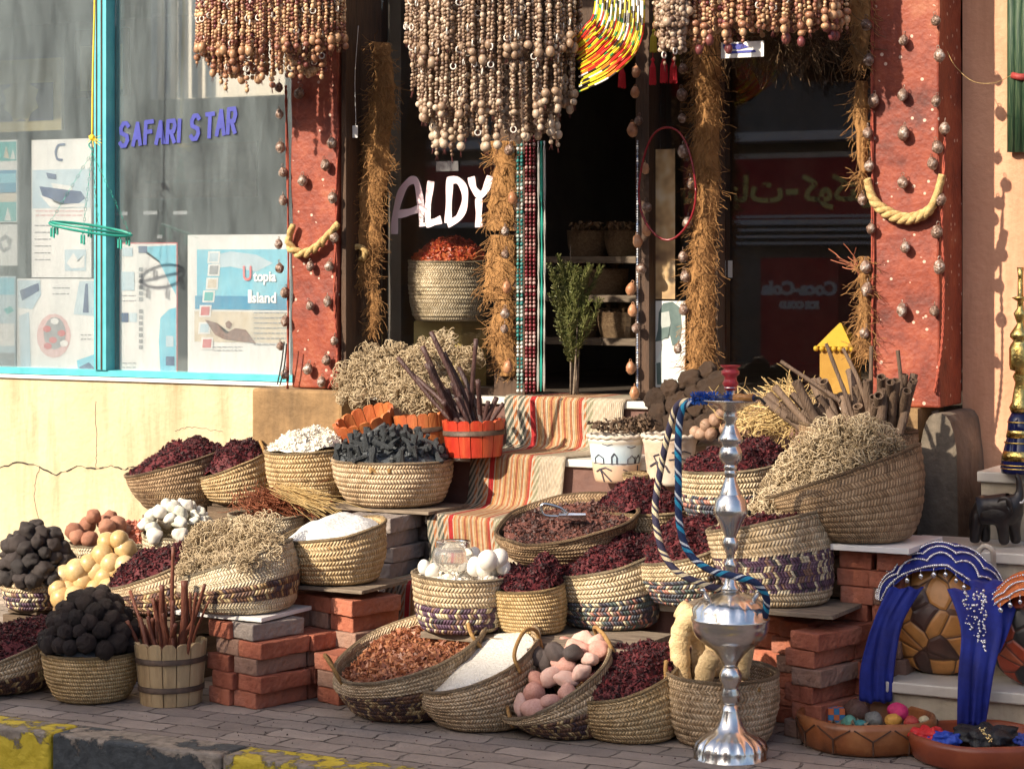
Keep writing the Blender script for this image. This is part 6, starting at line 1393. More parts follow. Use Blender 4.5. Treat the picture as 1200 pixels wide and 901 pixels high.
# yellow rope, chain and clip hanger in front of the glass
YH = 7.45
r_ = thing('yellow_rope', 'thin yellow rope hanging down with a frayed knot in front of the left window', 'rope', onY(108, 165, YH))
part('rope_length', MB().tube(crv([onY(111, -80, YH), onY(111, 0, YH), onY(109, 80, YH), onY(108, 160, YH)], 6), .0042, 6), MT['yellow'], r_, smooth=True)
mb = MB()
for k in range(14): mb.tube([onY(108, 162, YH), onY(108+R.uniform(-5, 12), 162+R.uniform(-4, 10), YH-.01)], .0013, 3)
mb.ball(onY(108, 161, YH), .014, 8, 6); part('knot', mb, MT['yellow'], r_)
h_ = thing('clip_hanger', 'green plastic peg hanger on chains in front of the left window', 'clothes hanger', onY(105, 270, YH))
c0 = onY(106, 268, YH); mb = MB(); P = [c0+Vector((.17*math.cos(q)*CS+.0, .17*math.cos(q)*SN-.0+.05*math.sin(q), -.028*math.cos(q)+.012*math.sin(q))) for q in [i*2*math.pi/32 for i in range(34)]]
mb.tube(P, .006, 6); mb.tube([P[0], P[16]], .006, 5); part('hanger_frame', mb, MT['green'], h_, smooth=True)
for q in (3, 9, 14, 19, 24, 29):
    mb = MB(); p = P[q]; mb.tube([p, p-UP*.012], .003, 4); mb.bx(p.x-.011, p.x-.004, p.y-.003, p.y+.003, p.z-.05, p.z-.012); mb.bx(p.x+.003, p.x+.010, p.y-.003, p.y+.003, p.z-.055, p.z-.014); part('clip', mb, MT['green'], h_)
tp = onY(108, 178, YH)
for k, q in enumerate((0, 8, 16, 24)):
    mb = MB(); n = 16
    for i in range(n):
        p = tp.lerp(P[q], (i+.5)/n); d = (P[q]-tp).normalized(); s_ = d.orthogonal() if i % 2 else d.cross(d.orthogonal()); mb.tube([p+d*.009*math.cos(z_)+s_*.004*math.sin(z_) for z_ in [j*1.05 for j in range(7)]], .0012, 3, False)
    part('chain', mb, MT['green'], h_)
part('hook', MB().tube(crv([onY(108, 165, YH), onY(104, 170, YH), onY(109, 176, YH)], 5), .003, 5), MT['green'], h_)
# ------------------------------------------------------------ silver water pipe
M_sil = pm('polished_silver', (.70, .68, .65), (.86, .84, .80), 8, .24, 1.0, bump=.0010, bscale=40)
HB = onZ(856, 886, 0); HS = ppm(HB)
wp = thing('silver_water_pipe', 'tall ornate silver water pipe with striped hoses standing in front of the baskets', 'water pipe', HB)
def hz(y): return EYE-(y-HY)/HS
def prof(lst): return [(w_/HS, hz(y)) for w_, y in lst]
def fl(mb, n, amp, z0, z1, c_=HB):
    for i, v in enumerate(mb.v):
        if z0 < v[2] < z1:
            x, y = v[0]-c_.x, v[1]-c_.y; a_ = math.atan2(y, x); k = 1+amp*abs(math.sin(a_*n/2))*math.sin(math.pi*(v[2]-z0)/(z1-z0)); mb.v[i] = (c_.x+x*k, c_.y+y*k, v[2])
    return mb
cc = (HB.x, HB.y, 0)
mb = MB().lathe(prof([(44, 892), (45, 890), (45, 887), (42, 884), (41, 876), (38, 868), (31, 861), (22, 856), (16, 850), (13, 842), (10, 832), (9, 824)]), 72, cc); fl(mb, 18, .10, hz(886), hz(856)); part('base', mb, M_sil, wp, smooth=True)
mb = MB().lathe(prof([(9, 823), (11, 820), (12, 812), (9.5, 806), (9.5, 802), (12, 797), (12.5, 790), (10.5, 784), (8.5, 780)]), 48, cc); fl(mb, 10, .08, hz(800), hz(784)); part('lower_knob', mb, M_sil, wp, smooth=True)
mb = MB().lathe(prof([(8.5, 779), (10, 775), (14, 769), (22, 760), (33, 752), (41, 745), (44, 738), (45, 732), (45, 728), (46, 726), (46, 723), (44, 721), (42, 712), (36, 704), (26, 698), (14, 695), (11, 693)]), 80, cc); fl(mb, 18, .09, hz(721), hz(700)); part('water_bowl', mb, M_sil, wp, smooth=True)
mb = MB().lathe(prof([(11, 692), (11, 688), (8, 684), (6, 676), (5, 668), (7, 664), (7.5, 660), (5, 656), (4.5, 650), (6, 646), (9, 640), (9.5, 634), (6.5, 628), (4.5, 622), (6, 617), (7, 613), (5, 610), (5.5, 604), (10.5, 600), (12, 590), (13.5, 584), (13, 578), (10, 570), (6.5, 560), (5.5, 553), (7.5, 549), (7.5, 545), (4.5, 540), (5, 534), (8, 528)]), 40, cc); part('lower_stem', mb, M_sil, wp, smooth=True)
SPL = 28
mb = MB().lathe(prof([(6, 527), (9, 524), (12, 520), (16, 514), (19, 606-100+4), (20, 600-98), (20.5, 598-98), (20, 497), (17, 488), (13, 482), (8, 478), (5, 474), (6, 469), (7, 466), (5, 462), (5, 455)]), 48, cc)
# photo heights of the stem between bowl and tray
part('middle_bulb', MB().lathe(prof([(4, 640), (5, 634), (8, 625), (14, 612), (19, 603), (20.5, 599), (20, 596), (18, 585), (12, 577), (7, 572), (4.5, 566)]), 56, cc), M_sil, wp, smooth=True)
part('upper_stem', MB().lathe(prof([(4.5, 565), (5.5, 560), (7.5, 556), (7.5, 552), (5.5, 548), (7, 544), (11, 541), (13, 536), (13.5, 530), (12, 525), (9, 521), (14, 517), (14.5, 513), (11, 507), (7.5, 500), (6, 494), (8.5, 490), (8.5, 486), (7, 480), (9, 476), (10, 473), (10, 469)]), 44, cc), M_sil, wp, smooth=True)
part('tray', MB().lathe(prof([(8, 492-10), (12, 479), (20, 475), (30, 471), (35, 469), (36, 468), (35, 467.2), (26, 470), (12, 473), (5, 474)]), 60, cc), M_sil, wp, smooth=True)
part('neck', MB().lathe(prof([(6, 474), (6, 468), (7, 464), (5, 460), (6.5, 456), (8, 453)]), 32, cc), M_sil, wp, smooth=True)
part('tobacco_bowl', MB().lathe(prof([(7, 457), (8, 452), (9.5, 449), (7.5, 445), (7, 441), (10.5, 438), (10.5, 434), (7.5, 432), (11, 429), (12.5, 427.5), (10, 428), (6, 431), (5, 440)]), 36, cc), pm('red_glazed_clay', (.40, .02, .03), (.52, .05, .06), 14, .3), wp, smooth=True)
for s_, y in ((-1, 690), (1, 690)):
    p0 = Vector((HB.x, HB.y, hz(701)))+RT*(s_*26/HS)-FW*.02; p1 = p0+RT*(s_*.022)+UP*.034-FW*.01
    part('hose_port', MB().tube([p0, p0.lerp(p1, .7), p1], .01, 12, True, [.009, .007, .011]), M_sil, wp, smooth=True)
def hosemat(name, c1, c2, c3):
    m, t, p = newmat(name); b = NB(t); p.inputs['Roughness'].default_value = .75
    u = b.n('ShaderNodeUVMap'); s = b.n('ShaderNodeSeparateXYZ'); b.l(u.outputs[0], s.inputs[0])
    f = b.math('FRACT', b.math('ADD', s.outputs[0], b.math('MULTIPLY', s.outputs[1], 14.0)))
    c = b.ramp(f, [(0, c1), (.34, c2), (.48, c1), (.62, c3), (.84, c1)], 'CONSTANT'); b.l(c, p.inputs['Base Color'])
    n = b.n('ShaderNodeTexNoise', i_Scale=300.0); tc = b.n('ShaderNodeTexCoord'); b.l(tc.outputs['Object'], n.inputs['Vector']); b.bump(n.outputs[0], .002, p); return m
H1 = hosemat('blue_striped_hose', (.012, .03, .10), (.70, .72, .74), (.02, .30, .50)); H2 = hosemat('cream_striped_hose', (.03, .025, .06), (.62, .52, .34), (.62, .52, .34))
Yh = HB.y
P = crv([onY(815, 470, Yh-.02), onY(800, 478, Yh-.03), onY(795, 510, Yh-.04), onY(795, 560, Yh-.05), onY(796, 610, Yh-.06), onY(806, 645, Yh-.07), onY(830, 666, Yh-.09), onY(862, 675, Yh-.10), onY(885, 682, Yh-.08), onY(898, 700, Yh-.04), onY(896, 722, Yh), ], 8)
part('hose', MB().tube(P, .0108, 12), H1, wp, smooth=True)
part('hose_end', MB().tube([P[-1], P[-1].lerp(onY(880, 742, Yh), .45), onY(880, 742, Yh)], .008, 10, True, [.015, .009, .007]), pm('turned_orange_wood', (.32, .10, .02), (.50, .20, .05), 30, .4), wp, smooth=True)
P = crv([onY(815, 469, Yh+.01), onY(795, 474, Yh+.02), onY(785, 500, Yh+.02), onY(775, 545, Yh+.03), onY(768, 590, Yh+.03), onY(770, 620, Yh+.02), onY(778, 648, Yh+.02), onY(795, 670, Yh+.02), onY(830, 686, Yh+.03), onY(862, 692, Yh+.05), onY(868, 705, Yh+.05)], 8)
part('hose', MB().tube(P, .0108, 12), H2, wp, smooth=True, label='cream and dark striped hose')
part('hose_end', MB().tube([onY(868, 705, Yh+.05), onY(867, 718, Yh+.05), onY(866, 735, Yh+.05)], .008, 10, True, [.016, .010, .008]), pm('brown_turned_wood', (.14, .05, .02), (.26, .10, .04), 30, .4), wp, smooth=True)
mb = MB(); mb.ball(onY(868, 709, Yh+.03), .019, 12, 8); part('pompom', mb, pm('yellow_wool', (.6, .48, .02), (.75, .62, .06), 80, .9, bump=.006), wp, smooth=True)
a_ = onY(812, 466, Yh-.05); b_ = onY(885, 466, Yh-.05); part('mouthpiece', MB().tube([a_, a_.lerp(b_, .5), b_], .010, 10), pm('navy_tube', (.02, .03, .08), (.04, .05, .14), 9, .4), wp, smooth=True)
part('mouthpiece_grip', MB().tube([onY(860, 465.5, Yh-.055), onY(868, 465.5, Yh-.055), onY(873, 465.5, Yh-.055), onY(882, 465.5, Yh-.055)], .01, 12, True, [.011, .013, .010, .012]), pm('orange_grip_wood', (.40, .16, .04), (.6, .3, .1), 30, .4), wp, smooth=True)
part('mouthpiece_tip', MB().tube(crv([onY(882, 465.5, Yh-.055), onY(890, 466, Yh-.055), onY(897, 473, Yh-.055)], 5), .004, 8), MT['black'], wp, smooth=True)
mb = MB(); rd = random.Random(2)
for cx in (815, 820, 826, 832, 838, 854):
    c0 = onY(cx, 466, Yh-.05)
    for k in range(60): d = Vector((rd.gauss(0, .6), rd.gauss(0, 1), rd.gauss(0, 1))).normalized(); mb.tube([c0, c0+d*.021], .0014, 3, False)
part('blue_fringe', mb, pm('bright_blue_yarn', (.01, .08, .45), (.03, .18, .65), 30, .8, island=.6), wp)
# ------------------------------------------------------------ right side: poufs, scarves, trays, elephant, brass pipe
def patchmat(name, ca, cb, cs, sc):
    m, t, p = newmat(name); b = NB(t); p.inputs['Roughness'].default_value = .38
    tc = b.n('ShaderNodeTexCoord'); v = b.n('ShaderNodeTexVoronoi', i_Scale=sc); b.l(tc.outputs['Object'], v.inputs['Vector'])
    v2 = b.n('ShaderNodeTexVoronoi', feature='DISTANCE_TO_EDGE', i_Scale=sc); b.l(tc.outputs['Object'], v2.inputs['Vector'])
    s = b.n('ShaderNodeSeparateXYZ'); b.l(v.outputs['Color'], s.inputs[0])
    n = b.n('ShaderNodeTexNoise', i_Scale=18.0, i_Detail=6.0); b.l(tc.outputs['Object'], n.inputs['Vector'])
    c = b.ramp(s.outputs[0], [(0, ca), (.3, cb), (.5, ca), (.62, cb), (.8, cs)], 'CONSTANT'); c = b.mix(.7, c, b.ramp(n.outputs[0], [(.3, (.6, .6, .6)), (.7, (1.25, 1.2, 1.1))]), 'MULTIPLY')
    e = b.math('LESS_THAN', v2.outputs['Distance'], .035); c = b.mix(b.math('MULTIPLY', e, .8), c, (.05, .02, .012)); b.l(c, p.inputs['Base Color'])
    h = b.math('MINIMUM', v2.outputs['Distance'], .12); b.bump(b.math('ADD', b.math('MULTIPLY', h, 6), b.math('MULTIPLY', n.outputs[0], .25)), .0045, p); return m
MPA = patchmat('tan_brown_patch_leather', (.52, .24, .07), (.09, .045, .035), (.40, .17, .05), 14.5); MPB = patchmat('red_black_patch_leather', (.42, .07, .03), (.03, .028, .028), (.48, .12, .05), 17)
def pouf(px, py, r_px, z, mat, label, dy=0):
    c0 = onY(px, py, 6.80+dy); k = ppm(c0); rr_ = r_px/k; c0.z = max(c0.z, z+rr_*.98)
    t_ = thing('leather_pouf', label, 'pouf', Vector((c0.x, c0.y, z)), 'round leather poufs on the marble step')
    mb = MB().ball((0, 0, 0), 1, 48, 30); ax = (Vector((0, -1, 0))*.96-RT*(-.12)+UP*.18).normalized(); q = UP.rotation_difference(ax)
    for i, v in enumerate(mb.v):
        p = Vector(v); zz = p.z; flat_ = .52; p = Vector((p.x, p.y, math.copysign(abs(zz)**1.25, zz)*flat_)); p = q @ (p*rr_); p.z -= .0; p *= 1+.03*nz(p.x*14, p.y*14, p.z*14)
        if c0.z+p.z < z+.003: p.z = z+.003-c0.z
        mb.v[i] = tuple(c0+p)
    part('patchwork_shell', mb, mat, t_, smooth=True); return t_, c0, rr_, q
_, pc, pr, pq = pouf(1103, 737, 74, .17, MPA, 'round tan and dark brown patchwork leather pouf under the blue scarf')
_, pc2, pr2, pq2 = pouf(1218, 776, 66, .17, MPB, 'round red and black patchwork leather pouf under the orange scarf', -.06)
M_bl = pm('royal_blue_chiffon', (.005, .010, .15), (.010, .025, .28), 14, .7, sheen=.05, bump=.002); M_bo = pm('orange_crochet', (.60, .12, .03), (.72, .22, .06), 60, .8, bump=.004, bscale=160)
M_seq = pm('silver_sequins', (.70, .70, .72), (.88, .88, .90), 30, .18, .9)
def drape(t_, c0, rr_, mat, a0, a1, rad0, seq_rows, tails, seedd, coinline=True, seqs=.0048, upk=0.0):
    """cap of cloth over the top half of a pouf + ribbons hanging down; angles in the camera-facing plane"""
    c0 = c0+UP*(upk*rr_); mb = MB(); rows = []
    D0 = lambda a_: -(.34+.60*max(0, math.sin(a_))**1.3+.55*max(0, math.cos(a_)))
    for i in range(22):
        row = []
        for j in range(40):
            a_ = a0+(a1-a0)*j/39; d = D0(a_)+(.95-D0(a_))*i/21
            lift = 1.035+.02*math.sin(a_*9+i*.8)
            ext = rad0 if False else 1.0
            rho = math.cos(d)**.8; p = c0+RT*(math.cos(a_)*rr_*lift*rho)+UP*(math.sin(a_)*rr_*lift*rho+.004)+FW*(math.sin(d)*rr_*.60*lift)
            row.append(p)
        rows.append(row)
    mb.loft(rows, False); part('draped_cloth', mb, mat, t_, smooth=True)
    sb = MB(); rd = random.Random(seedd)
    def cap(a_, d, off=1.055): rho = math.cos(d)**.8; return c0+RT*(math.cos(a_)*rr_*off*rho)+UP*(math.sin(a_)*rr_*off*rho+.004)+FW*(math.sin(d)*rr_*.60*off)
    for (dd, amp, waves, n) in seq_rows:
        for k in range(n):
            a_ = a0+(a1-a0)*(k+.5)/n; d = -dd*D0(a_)+amp*abs(math.sin(waves*math.pi*k/n)); p = cap(a_, d, 1.06); sb.ball(p, seqs*rd.uniform(.7, 1.2), 6, 4)
    part('sequin_rows', sb, M_seq, t_, smooth=True)
    if coinline:
        for k in range(13):
            cb = MB(); a_ = a0+(a1-a0)*(k+.5)/13; p = cap(a_, D0(a_)-.02, 1.09); cb.tube([p+UP*.004, p-UP*.014], .0012, 3)
            cb.ball(p-UP*.020-FW*.001, .0085*rd.uniform(.8, 1.15), 10, 6, (.9, .4, 1)); part('coin', cb, M_seq, t_, smooth=True)
    for tl in tails:
        mb = MB(); rows = []; n = len(tl)
        cl = [onY(x, y, Y) for (x, y, Y, w_) in tl]; cs = crv(cl, 6); ws = [w_ for (_, _, _, w_) in tl]
        for i, p in enumerate(cs):
            u = i/(len(cs)-1)*(n-1); q0 = int(min(u, n-2)); w_ = (ws[q0]*(1-(u-q0))+ws[q0+1]*(u-q0))/360
            rows.append([p+RT*(w_*(j/14-.5))-FW*(.022*nz(j*.55, i*.06, seedd)+.012*nz(j*1.3, i*.1, seedd+5))+UP*(.004*math.sin(j)) for j in range(15)])
        mb.loft(rows, False); o = part('hanging_tail', mb, mat, t_, smooth=True); s2 = o.modifiers.new('s', 'SOLIDIFY'); s2.thickness = .002
bs = thing('blue_scarf', 'royal blue scarf with silver sequins and coins draped over the tan pouf', 'scarf', Vector((pc.x, pc.y, pc.z+.1)))
drape(bs, pc, pr, M_bl, math.radians(-14), math.radians(172), 1, [(-.95, .02, 4, 90), (-.78, .16, 6, 120), (-.55, .16, 6, 120), (-.3, .16, 6, 110)], [[(1062, 688, 6.66, 40), (1040, 730, 6.60, 34), (1028, 780, 6.57, 38), (1026, 822, 6.56, 36)], [(1140, 690, 6.64, 56), (1150, 735, 6.56, 46), (1143, 790, 6.50, 38), (1138, 850, 6.50, 30)], [(1162, 680, 6.74, 50), (1166, 715, 6.64, 46), (1158, 765, 6.56, 24)]], 3, True, .0048, .02)
mb = MB(); rd = random.Random(4)
for k in range(150):
    x = 1128+rd.random()*28; y = 690+rd.random()*75; mb.ball(onY(x, y, 6.53+.0004*(765-y)), .0038*rd.uniform(.7, 1.4), 6, 4)
part('sequin_scatter', mb, M_seq, bs, smooth=True)
part('knot', MB().tube(crv([onY(1148, 668, 6.9), onY(1143, 655, 6.85), onY(1152, 640, 6.83), onY(1163, 645, 6.83), onY(1164, 668, 6.88)], 5), .009, 10), pm('cream_strap', (.5, .45, .36), (.62, .56, .46), 20, .8), bs, smooth=True)
os_ = thing('orange_scarf', 'orange crochet scarf with silver coins draped over the red and black pouf', 'scarf', Vector((pc2.x, pc2.y, pc2.z+.1)))
drape(os_, pc2, pr2, M_bo, math.radians(15), math.radians(165), 1, [(-.9, .06, 5, 90), (-.65, .1, 5, 90), (-.35, .1, 5, 60)], [], 5, True, .004)
# leather trays
def tray(px, py, z, wpx, hpx, label, mat, contents=None, seam=True):
    B = onZ(px, py, z); k = ppm(B); rr_ = wpx/k; H = hpx/k; t_ = thing('leather_tray', label, 'tray', B, 'round stitched leather trays on the pavement')
    pr_ = [(rr_*.90, 0), (rr_*.97, H*.12), (rr_*1.0, H*.45), (rr_*1.03, H*.8), (rr_*1.0, H), (rr_*.96, H*1.01), (rr_*.93, H*.9), (rr_*.92, H*.3), (0.001, H*.22)]
    rings = []
    for (r_, z_) in pr_: rings.append([(B.x+r_*math.cos(a_)*(1+.02*math.sin(3*a_+z_*20)), B.y+r_*.95*math.sin(a_)*(1+.02*math.cos(4*a_)), z+.002+z_+(.02*H*math.sin(5*a_) if z_ > H*.6 else 0)) for a_ in [i*2*math.pi/72 for i in range(72)]])
    mb = MB().loft(rings, True, True, False); part('tray_shell', mb, mat, t_, smooth=True)
    if seam:
        sm_ = MB(); N = 11; q = lambda a_, t: Vector((B.x+rr_*(1.0+.03*t)*1.005*math.cos(a_)*(1+.02*math.sin(3*a_+t*H*20)), B.y+rr_*.957*(1.0+.03*t)*1.005*math.sin(a_)*(1+.02*math.cos(4*a_)), z+.002+t*H))
        for i in range(N):
            a_ = 2*math.pi*i/N; s_ = math.pi/N
            sm_.tube([q(a_, .08)*1.0, q(a_, .3), q(a_, .52)], .0028, 4); sm_.tube([q(a_, .52), q(a_-s_*.9, .86)], .0028, 4); sm_.tube([q(a_, .52), q(a_+s_*.9, .86)], .0028, 4)
        part('stitched_seam', sm_, pm('dark_stitching', (.05, .02, .01), (.10, .045, .025), 30, .7), t_)
    return B, rr_, H
M_lea = pm('worn_orange_brown_leather', (.11, .035, .014), (.27, .09, .03), 7, .36, bump=.003, c3=(.38, .16, .06)); M_lea2 = pm('red_brown_leather', (.17, .035, .016), (.30, .075, .03), 8, .33, bump=.002)
TB, tr_, tH = tray(1014, 872, 0, 80, 37, 'larger brown leather tray with hexagon seams full of small toys', M_lea)
TB2, tr2, tH2 = tray(1150, 890, 0, 84, 31, 'red brown leather tray heaped with bright cloths in the lower right corner', M_lea2, seam=False)
GT = 'small things in the brown leather tray'
cols = [('pink_ball', (.70, .03, .16), 'bright pink cloth ball at the right in the brown tray'), ('orange_blue_cube', (.65, .15, .05), 'orange and blue patchwork cube in the brown tray'), ('green_pouch', (.15, .40, .30), 'small green pouch in the brown tray'), ('grey_pouch', (.20, .20, .18), 'grey green pouch in the middle of the brown tray'), ('yellow_pouch', (.70, .35, .06), 'yellow orange pouch beside the pink ball'), ('dark_pouch', (.03, .03, .03), 'black pouch behind the patchwork cube'), ('brown_pouch', (.14, .07, .05), 'brown leather pouch at the back of the tray'), ('cream_pouch', (.55, .48, .30), 'tiny cream pouch near the right rim of the tray'), ('teal_pouch', (.05, .25, .25), 'teal pouch left of the green one'), ('red_pouch', (.45, .05, .04), 'red pouch near the right rim of the tray')]
for i, ((nm, col, lb), (x, y, s_)) in enumerate(zip(cols, [(1053, 833, .030), (979, 838, .028), (995, 845, .022), (1024, 842, .026), (1047, 843, .022), (962, 836, .028), (1003, 832, .036), (1083, 843, .016), (1008, 848, .018), (1068, 845, .020)])):
    p = onY(x, y, TB.y-.03+(848-y)*.006)
    if 'cube' in nm:
        mb = MB(); q = Matrix.Rotation(.5, 3, 'Z')
        m2 = [pm('cube_orange', (.65, .16, .05)), pm('cube_blue', (.05, .20, .40))]
        for a2 in range(3):
            for b3 in range(3):
                for c3 in range(3): mb.cur = (a2+b3+c3) % 2; v = q @ Vector(((a2-1)*.017, (b3-1)*.017, (c3-1)*.017)); mb.box(v.x, v.y, v.z, .0166, .0166, .0166, q)
        me = mb.mesh(nm, m2)
    else:
        mb = MB().ball((0, 0, 0), s_, 18, 12, (1.15, 1, .9)); 
        for k_, v in enumerate(mb.v): v = Vector(v); d = 1+.22*nz(v.x*40+i, v.y*40, v.z*40)+(.3*max(0, v.z/s_-.75) if i else 0); mb.v[k_] = tuple(v*d)
        me = mb.mesh(nm, pm(nm+'_cloth', tuple(c*.7 for c in col), col, 30, .6, bump=.004), True)
    tag(link(nm, me, None, p), lb, 'pouch' if 'pouch' in nm else nm.split('_')[-1], GT)
mbh = dict(R=TB+Vector((0, 0, tH*.55)), n=UP, a=RT, b=FW, r=tr_*.93, flat=.95)
heap(mbh, .03, pm('mixed_trinkets', (.05, .03, .02), (.20, .14, .08), 30, .5, island=.9, c3=(.4, .3, .2)), 'small dark trinkets filling the bottom of the brown tray', 'trinket_heap', 'trinkets', 400, .011, 9)
def clothlump(nm, label, x, y, Y, sx, sz, mat, seed):
    p = onY(x, y, Y); mb = MB().ball((0, 0, 0), 1, 48, 28); sx /= 395; sz /= 395
    for i, v in enumerate(mb.v):
        v = Vector(v); f_ = 1+.16*math.sin(v.x*11+seed+3*nz(v.x*2, v.y*2, seed))+.30*nz(v.x*2.2+seed, v.y*2.2, v.z*2.2); mb.v[i] = (v.x*sx*f_, v.y*sx*.6*f_, v.z*sz*f_)
    o = link(nm, mb.mesh(nm, mat, True), None, p); tag(o, label, 'cloth', 'bright cloths in the lower right tray')
clothlump('black_cloth', 'crumpled black cloth with gold sequins in the lower right tray', 1158, 866, TB2.y-.03, 46, 16, pm('black_chiffon', (.006, .006, .007), (.02, .02, .022), 20, .5, bump=.006), 3)
clothlump('red_cloth', 'crumpled bright red cloth hanging over the left rim of the lower right tray', 1090, 862, TB2.y-.06, 24, 10, pm('red_chiffon', (.50, .01, .015), (.65, .03, .03), 20, .5, bump=.006), 5)
clothlump('blue_cloth', 'royal blue cloth between the red and black cloths', 1108, 866, TB2.y-.08, 20, 9, pm('blue_chiffon', (.01, .04, .35), (.02, .08, .5), 20, .5, bump=.006), 7)
clothlump('blue_cloth', 'blue cloth at the right edge of the lower right tray', 1203, 868, TB2.y-.08, 14, 9, pm('blue_chiffon', (.01, .03, .22), (.02, .05, .3), 20, .5, bump=.006), 8)
mb = MB(); rd = random.Random(8)
for k in range(34): mb.ball(onY(1150+k*.4+rd.uniform(-3, 3), 852+k*.5+rd.uniform(-2, 2), TB2.y-.115), .0028, 6, 4)
solo('gold_sequin_chain', mb, pm('gold_sequin', (.8, .65, .3), (.9, .75, .4), 9, .2, .9), 'short gold sequin chain on the black cloth', 'sequin chain', smooth=True)
# elephant figurine (skin modifier)
def skinned(name, verts, edges, radii, mat, parent, sub=2):
    me = bpy.data.meshes.new(name); me.from_pydata([tuple(v) for v in verts], edges, []); me.materials.append(mat)
    o = bpy.data.objects.new(name, me); C.objects.link(o); sk = o.modifiers.new('skin', 'SKIN')
    lay = me.skin_vertices[0].data if me.skin_vertices else None
    if lay is None:
        bpy.context.view_layer.objects.active = o
    for i, r_ in enumerate(radii): me.skin_vertices[0].data[i].radius = (r_, r_)
    me.skin_vertices[0].data[0].use_root = True
    s_ = o.modifiers.new('sub', 'SUBSURF'); s_.levels = sub; s_.render_levels = sub
    dg = bpy.context.evaluated_depsgraph_get(); m2 = bpy.data.meshes.new_from_object(o.evaluated_get(dg)); bpy.data.objects.remove(o)
    m2.name = name; m2.materials.clear(); m2.materials.append(mat); m2.polygons.foreach_set('use_smooth', [True]*len(m2.polygons)); return m2
E0 = onY(1170, 628, 7.08); E0.z = .541; ek = ppm(E0); EU = 1/ek
el = thing('elephant_figurine', 'black carved elephant figurine with raised trunk standing on the marble step', 'figurine', E0)
ED = (RT*.85-FW*.45).normalized(); ES = ED.cross(UP)
def ep(x, z, s_=0): return ED*(x*EU*1.05)+UP*(z*EU)+ES*(s_*EU)       # local pixels: x along body, z up
V = [ep(-2, 42), ep(-15, 43), ep(-24, 38), ep(10, 46), ep(20, 52), ep(24, 60), ep(24, 70), ep(23, 80), ep(20, 86),
     ep(-22, 24, 7), ep(-25, 10, 7), ep(-25, 2, 7), ep(-16, 24, -7), ep(-17, 10, -7), ep(-17, 2, -7),
     ep(7, 26, 8), ep(8, 12, 8), ep(9, 2, 8), ep(15, 26, -8), ep(17, 12, -8), ep(18, 2, -8), ep(-31, 34), ep(-33, 18)]
Ed = [(0, 1), (1, 2), (0, 3), (3, 4), (4, 5), (5, 6), (6, 7), (7, 8), (2, 9), (9, 10), (10, 11), (1, 12), (12, 13), (13, 14), (3, 15), (15, 16), (16, 17), (3, 18), (18, 19), (19, 20), (2, 21), (21, 22)]
Rr = [18, 17, 12, 16, 13, 6, 4.2, 3.6, 3.4, 9, 6.5, 7, 8.5, 6.5, 7, 8.5, 6.5, 7, 8.5, 6.5, 7, 2.2, 1.6]
M_ele = pm('black_carved_wood', (.008, .006, .006), (.028, .020, .018), 14, .35, bump=.002)
try:
    link('body', skinned('body', V, Ed, [r_*EU for r_ in Rr], M_ele, el), el)
except Exception as ex:
    print('skin fail', ex)
for s_ in (-1, 1):
    mb = MB(); c0 = E0+ep(11, 52, 12*s_); rings = [[c0+ED*(r2*EU*math.cos(q))+UP*(r2*1.25*EU*math.sin(q)-4*EU)+ES*(s_*(o2)*EU) for q in [i*math.pi/10 for i in range(20)]] for r2, o2 in ((.5, 1.5), (6, 1.8), (9.5, 3), (10, 2.2), (6, 0), (.5, -.5))]
    part('ear', mb.loft(rings, True, True, True), M_ele, el, smooth=True)
    P = [E0+ep(22, 55, 5*s_), E0+ep(28, 53, 6*s_), E0+ep(32, 60, 5*s_)]; part('tusk', MB().tube(crv(P, 4), 1.5*EU, 6, True, [1.9*EU*(1-i/12) for i in range(9)]), MT['white'], el, smooth=True)
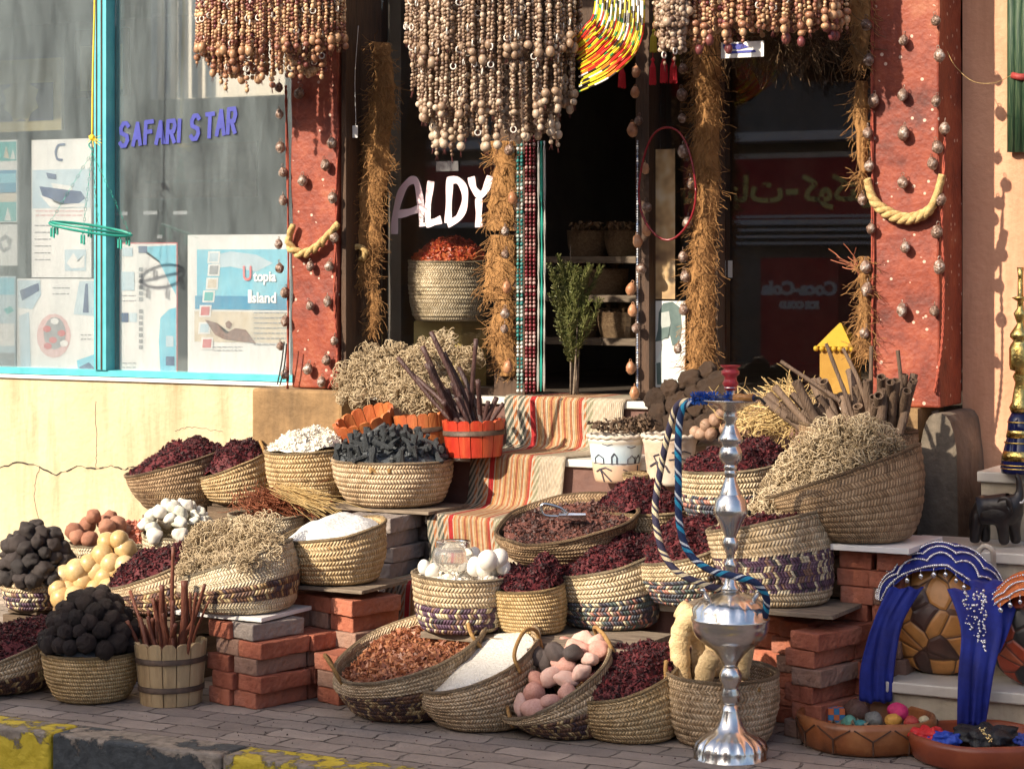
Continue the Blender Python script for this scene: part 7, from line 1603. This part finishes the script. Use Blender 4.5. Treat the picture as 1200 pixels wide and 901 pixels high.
# brass water pipe on the top step
Bp = onZ(1192, 556, .765); Bp.y += .04; bk = ppm(Bp)
bp = thing('brass_water_pipe', 'tall brass water pipe with dark blue glass base on the top marble step', 'water pipe', Bp)
def bz(y): return Bp.z+(552-y)/bk
M_brass = pm('engraved_brass', (.60, .40, .10), (.80, .60, .22), 40, .22, 1.0, bump=.002, bscale=90); M_nav = pm('navy_glass', (.006, .008, .05), (.012, .016, .09), 6, .08)
cb_ = (Bp.x, Bp.y, 0); bpf = lambda l: [(w_/bk, bz(y)) for w_, y in l]
part('glass_base', MB().lathe(bpf([(22, 551), (23, 545), (22, 535), (19, 522), (16, 510), (15, 500), (14, 488), (10, 480)]), 40, cb_), M_nav, bp, smooth=True)
for (w0, ya, yb_) in ((21.7, 536, 523), (16.2, 509, 496)):
    part('gold_band', MB().lathe(bpf([(w0+.6, ya), (w0-1.0+.4, (ya+yb_)/2), (w0-2.6, yb_)]), 40, cb_), M_brass, bp, smooth=True)
for y in (541, 515, 491, 545): part('thin_gold_ring', MB().lathe(bpf([(23 if y > 530 else (18.6 if y > 500 else 15), y+.8), (23.5 if y > 530 else (19 if y > 500 else 15.3), y), (23 if y > 530 else (18.2 if y > 500 else 14.8), y-.8)]), 36, cb_), M_brass, bp, smooth=True)
part('brass_stem', MB().lathe(bpf([(11, 480), (13, 474), (10, 468), (8, 455), (6, 445), (9, 438), (6, 432), (12, 430), (13, 424), (13, 405), (11, 400), (8, 396), (12, 392), (12, 388), (8, 382), (4, 376), (6, 370), (8, 364), (4, 358), (3.5, 350), (9, 346.5), (10, 345.5), (3.5, 344), (3, 320), (4, 310)]), 36, cb_), M_brass, bp, smooth=True)
# green bundle top right
gb = thing('green_hanging_bundle', 'green striped cylindrical bundle hanging on the salmon wall in the upper right corner', 'bundle', onY(1195, 180, 7.62))
mgs = pm('green_striped_cloth', (.005, .018, .010), (.02, .06, .028), 20, .6, stretch=(30, 30, .6), c3=(.14, .18, .09))
for i, x in enumerate((1186, 1194, 1202)):
    a_ = onY(x, -60, 7.695+.002*i); b_ = onY(x, 178, 7.695+.002*i); part('green_roll', MB().tube([a_, a_.lerp(b_, .5), b_], .017, 12), mgs, gb, smooth=True)
part('red_band', MB().tube([onY(1186, 88, 7.68), onY(1194, 90, 7.675), onY(1204, 90, 7.68)], .012, 8), pm('dull_red_cloth', (.3, .03, .03), (.4, .06, .05), 20, .6), gb, smooth=True)
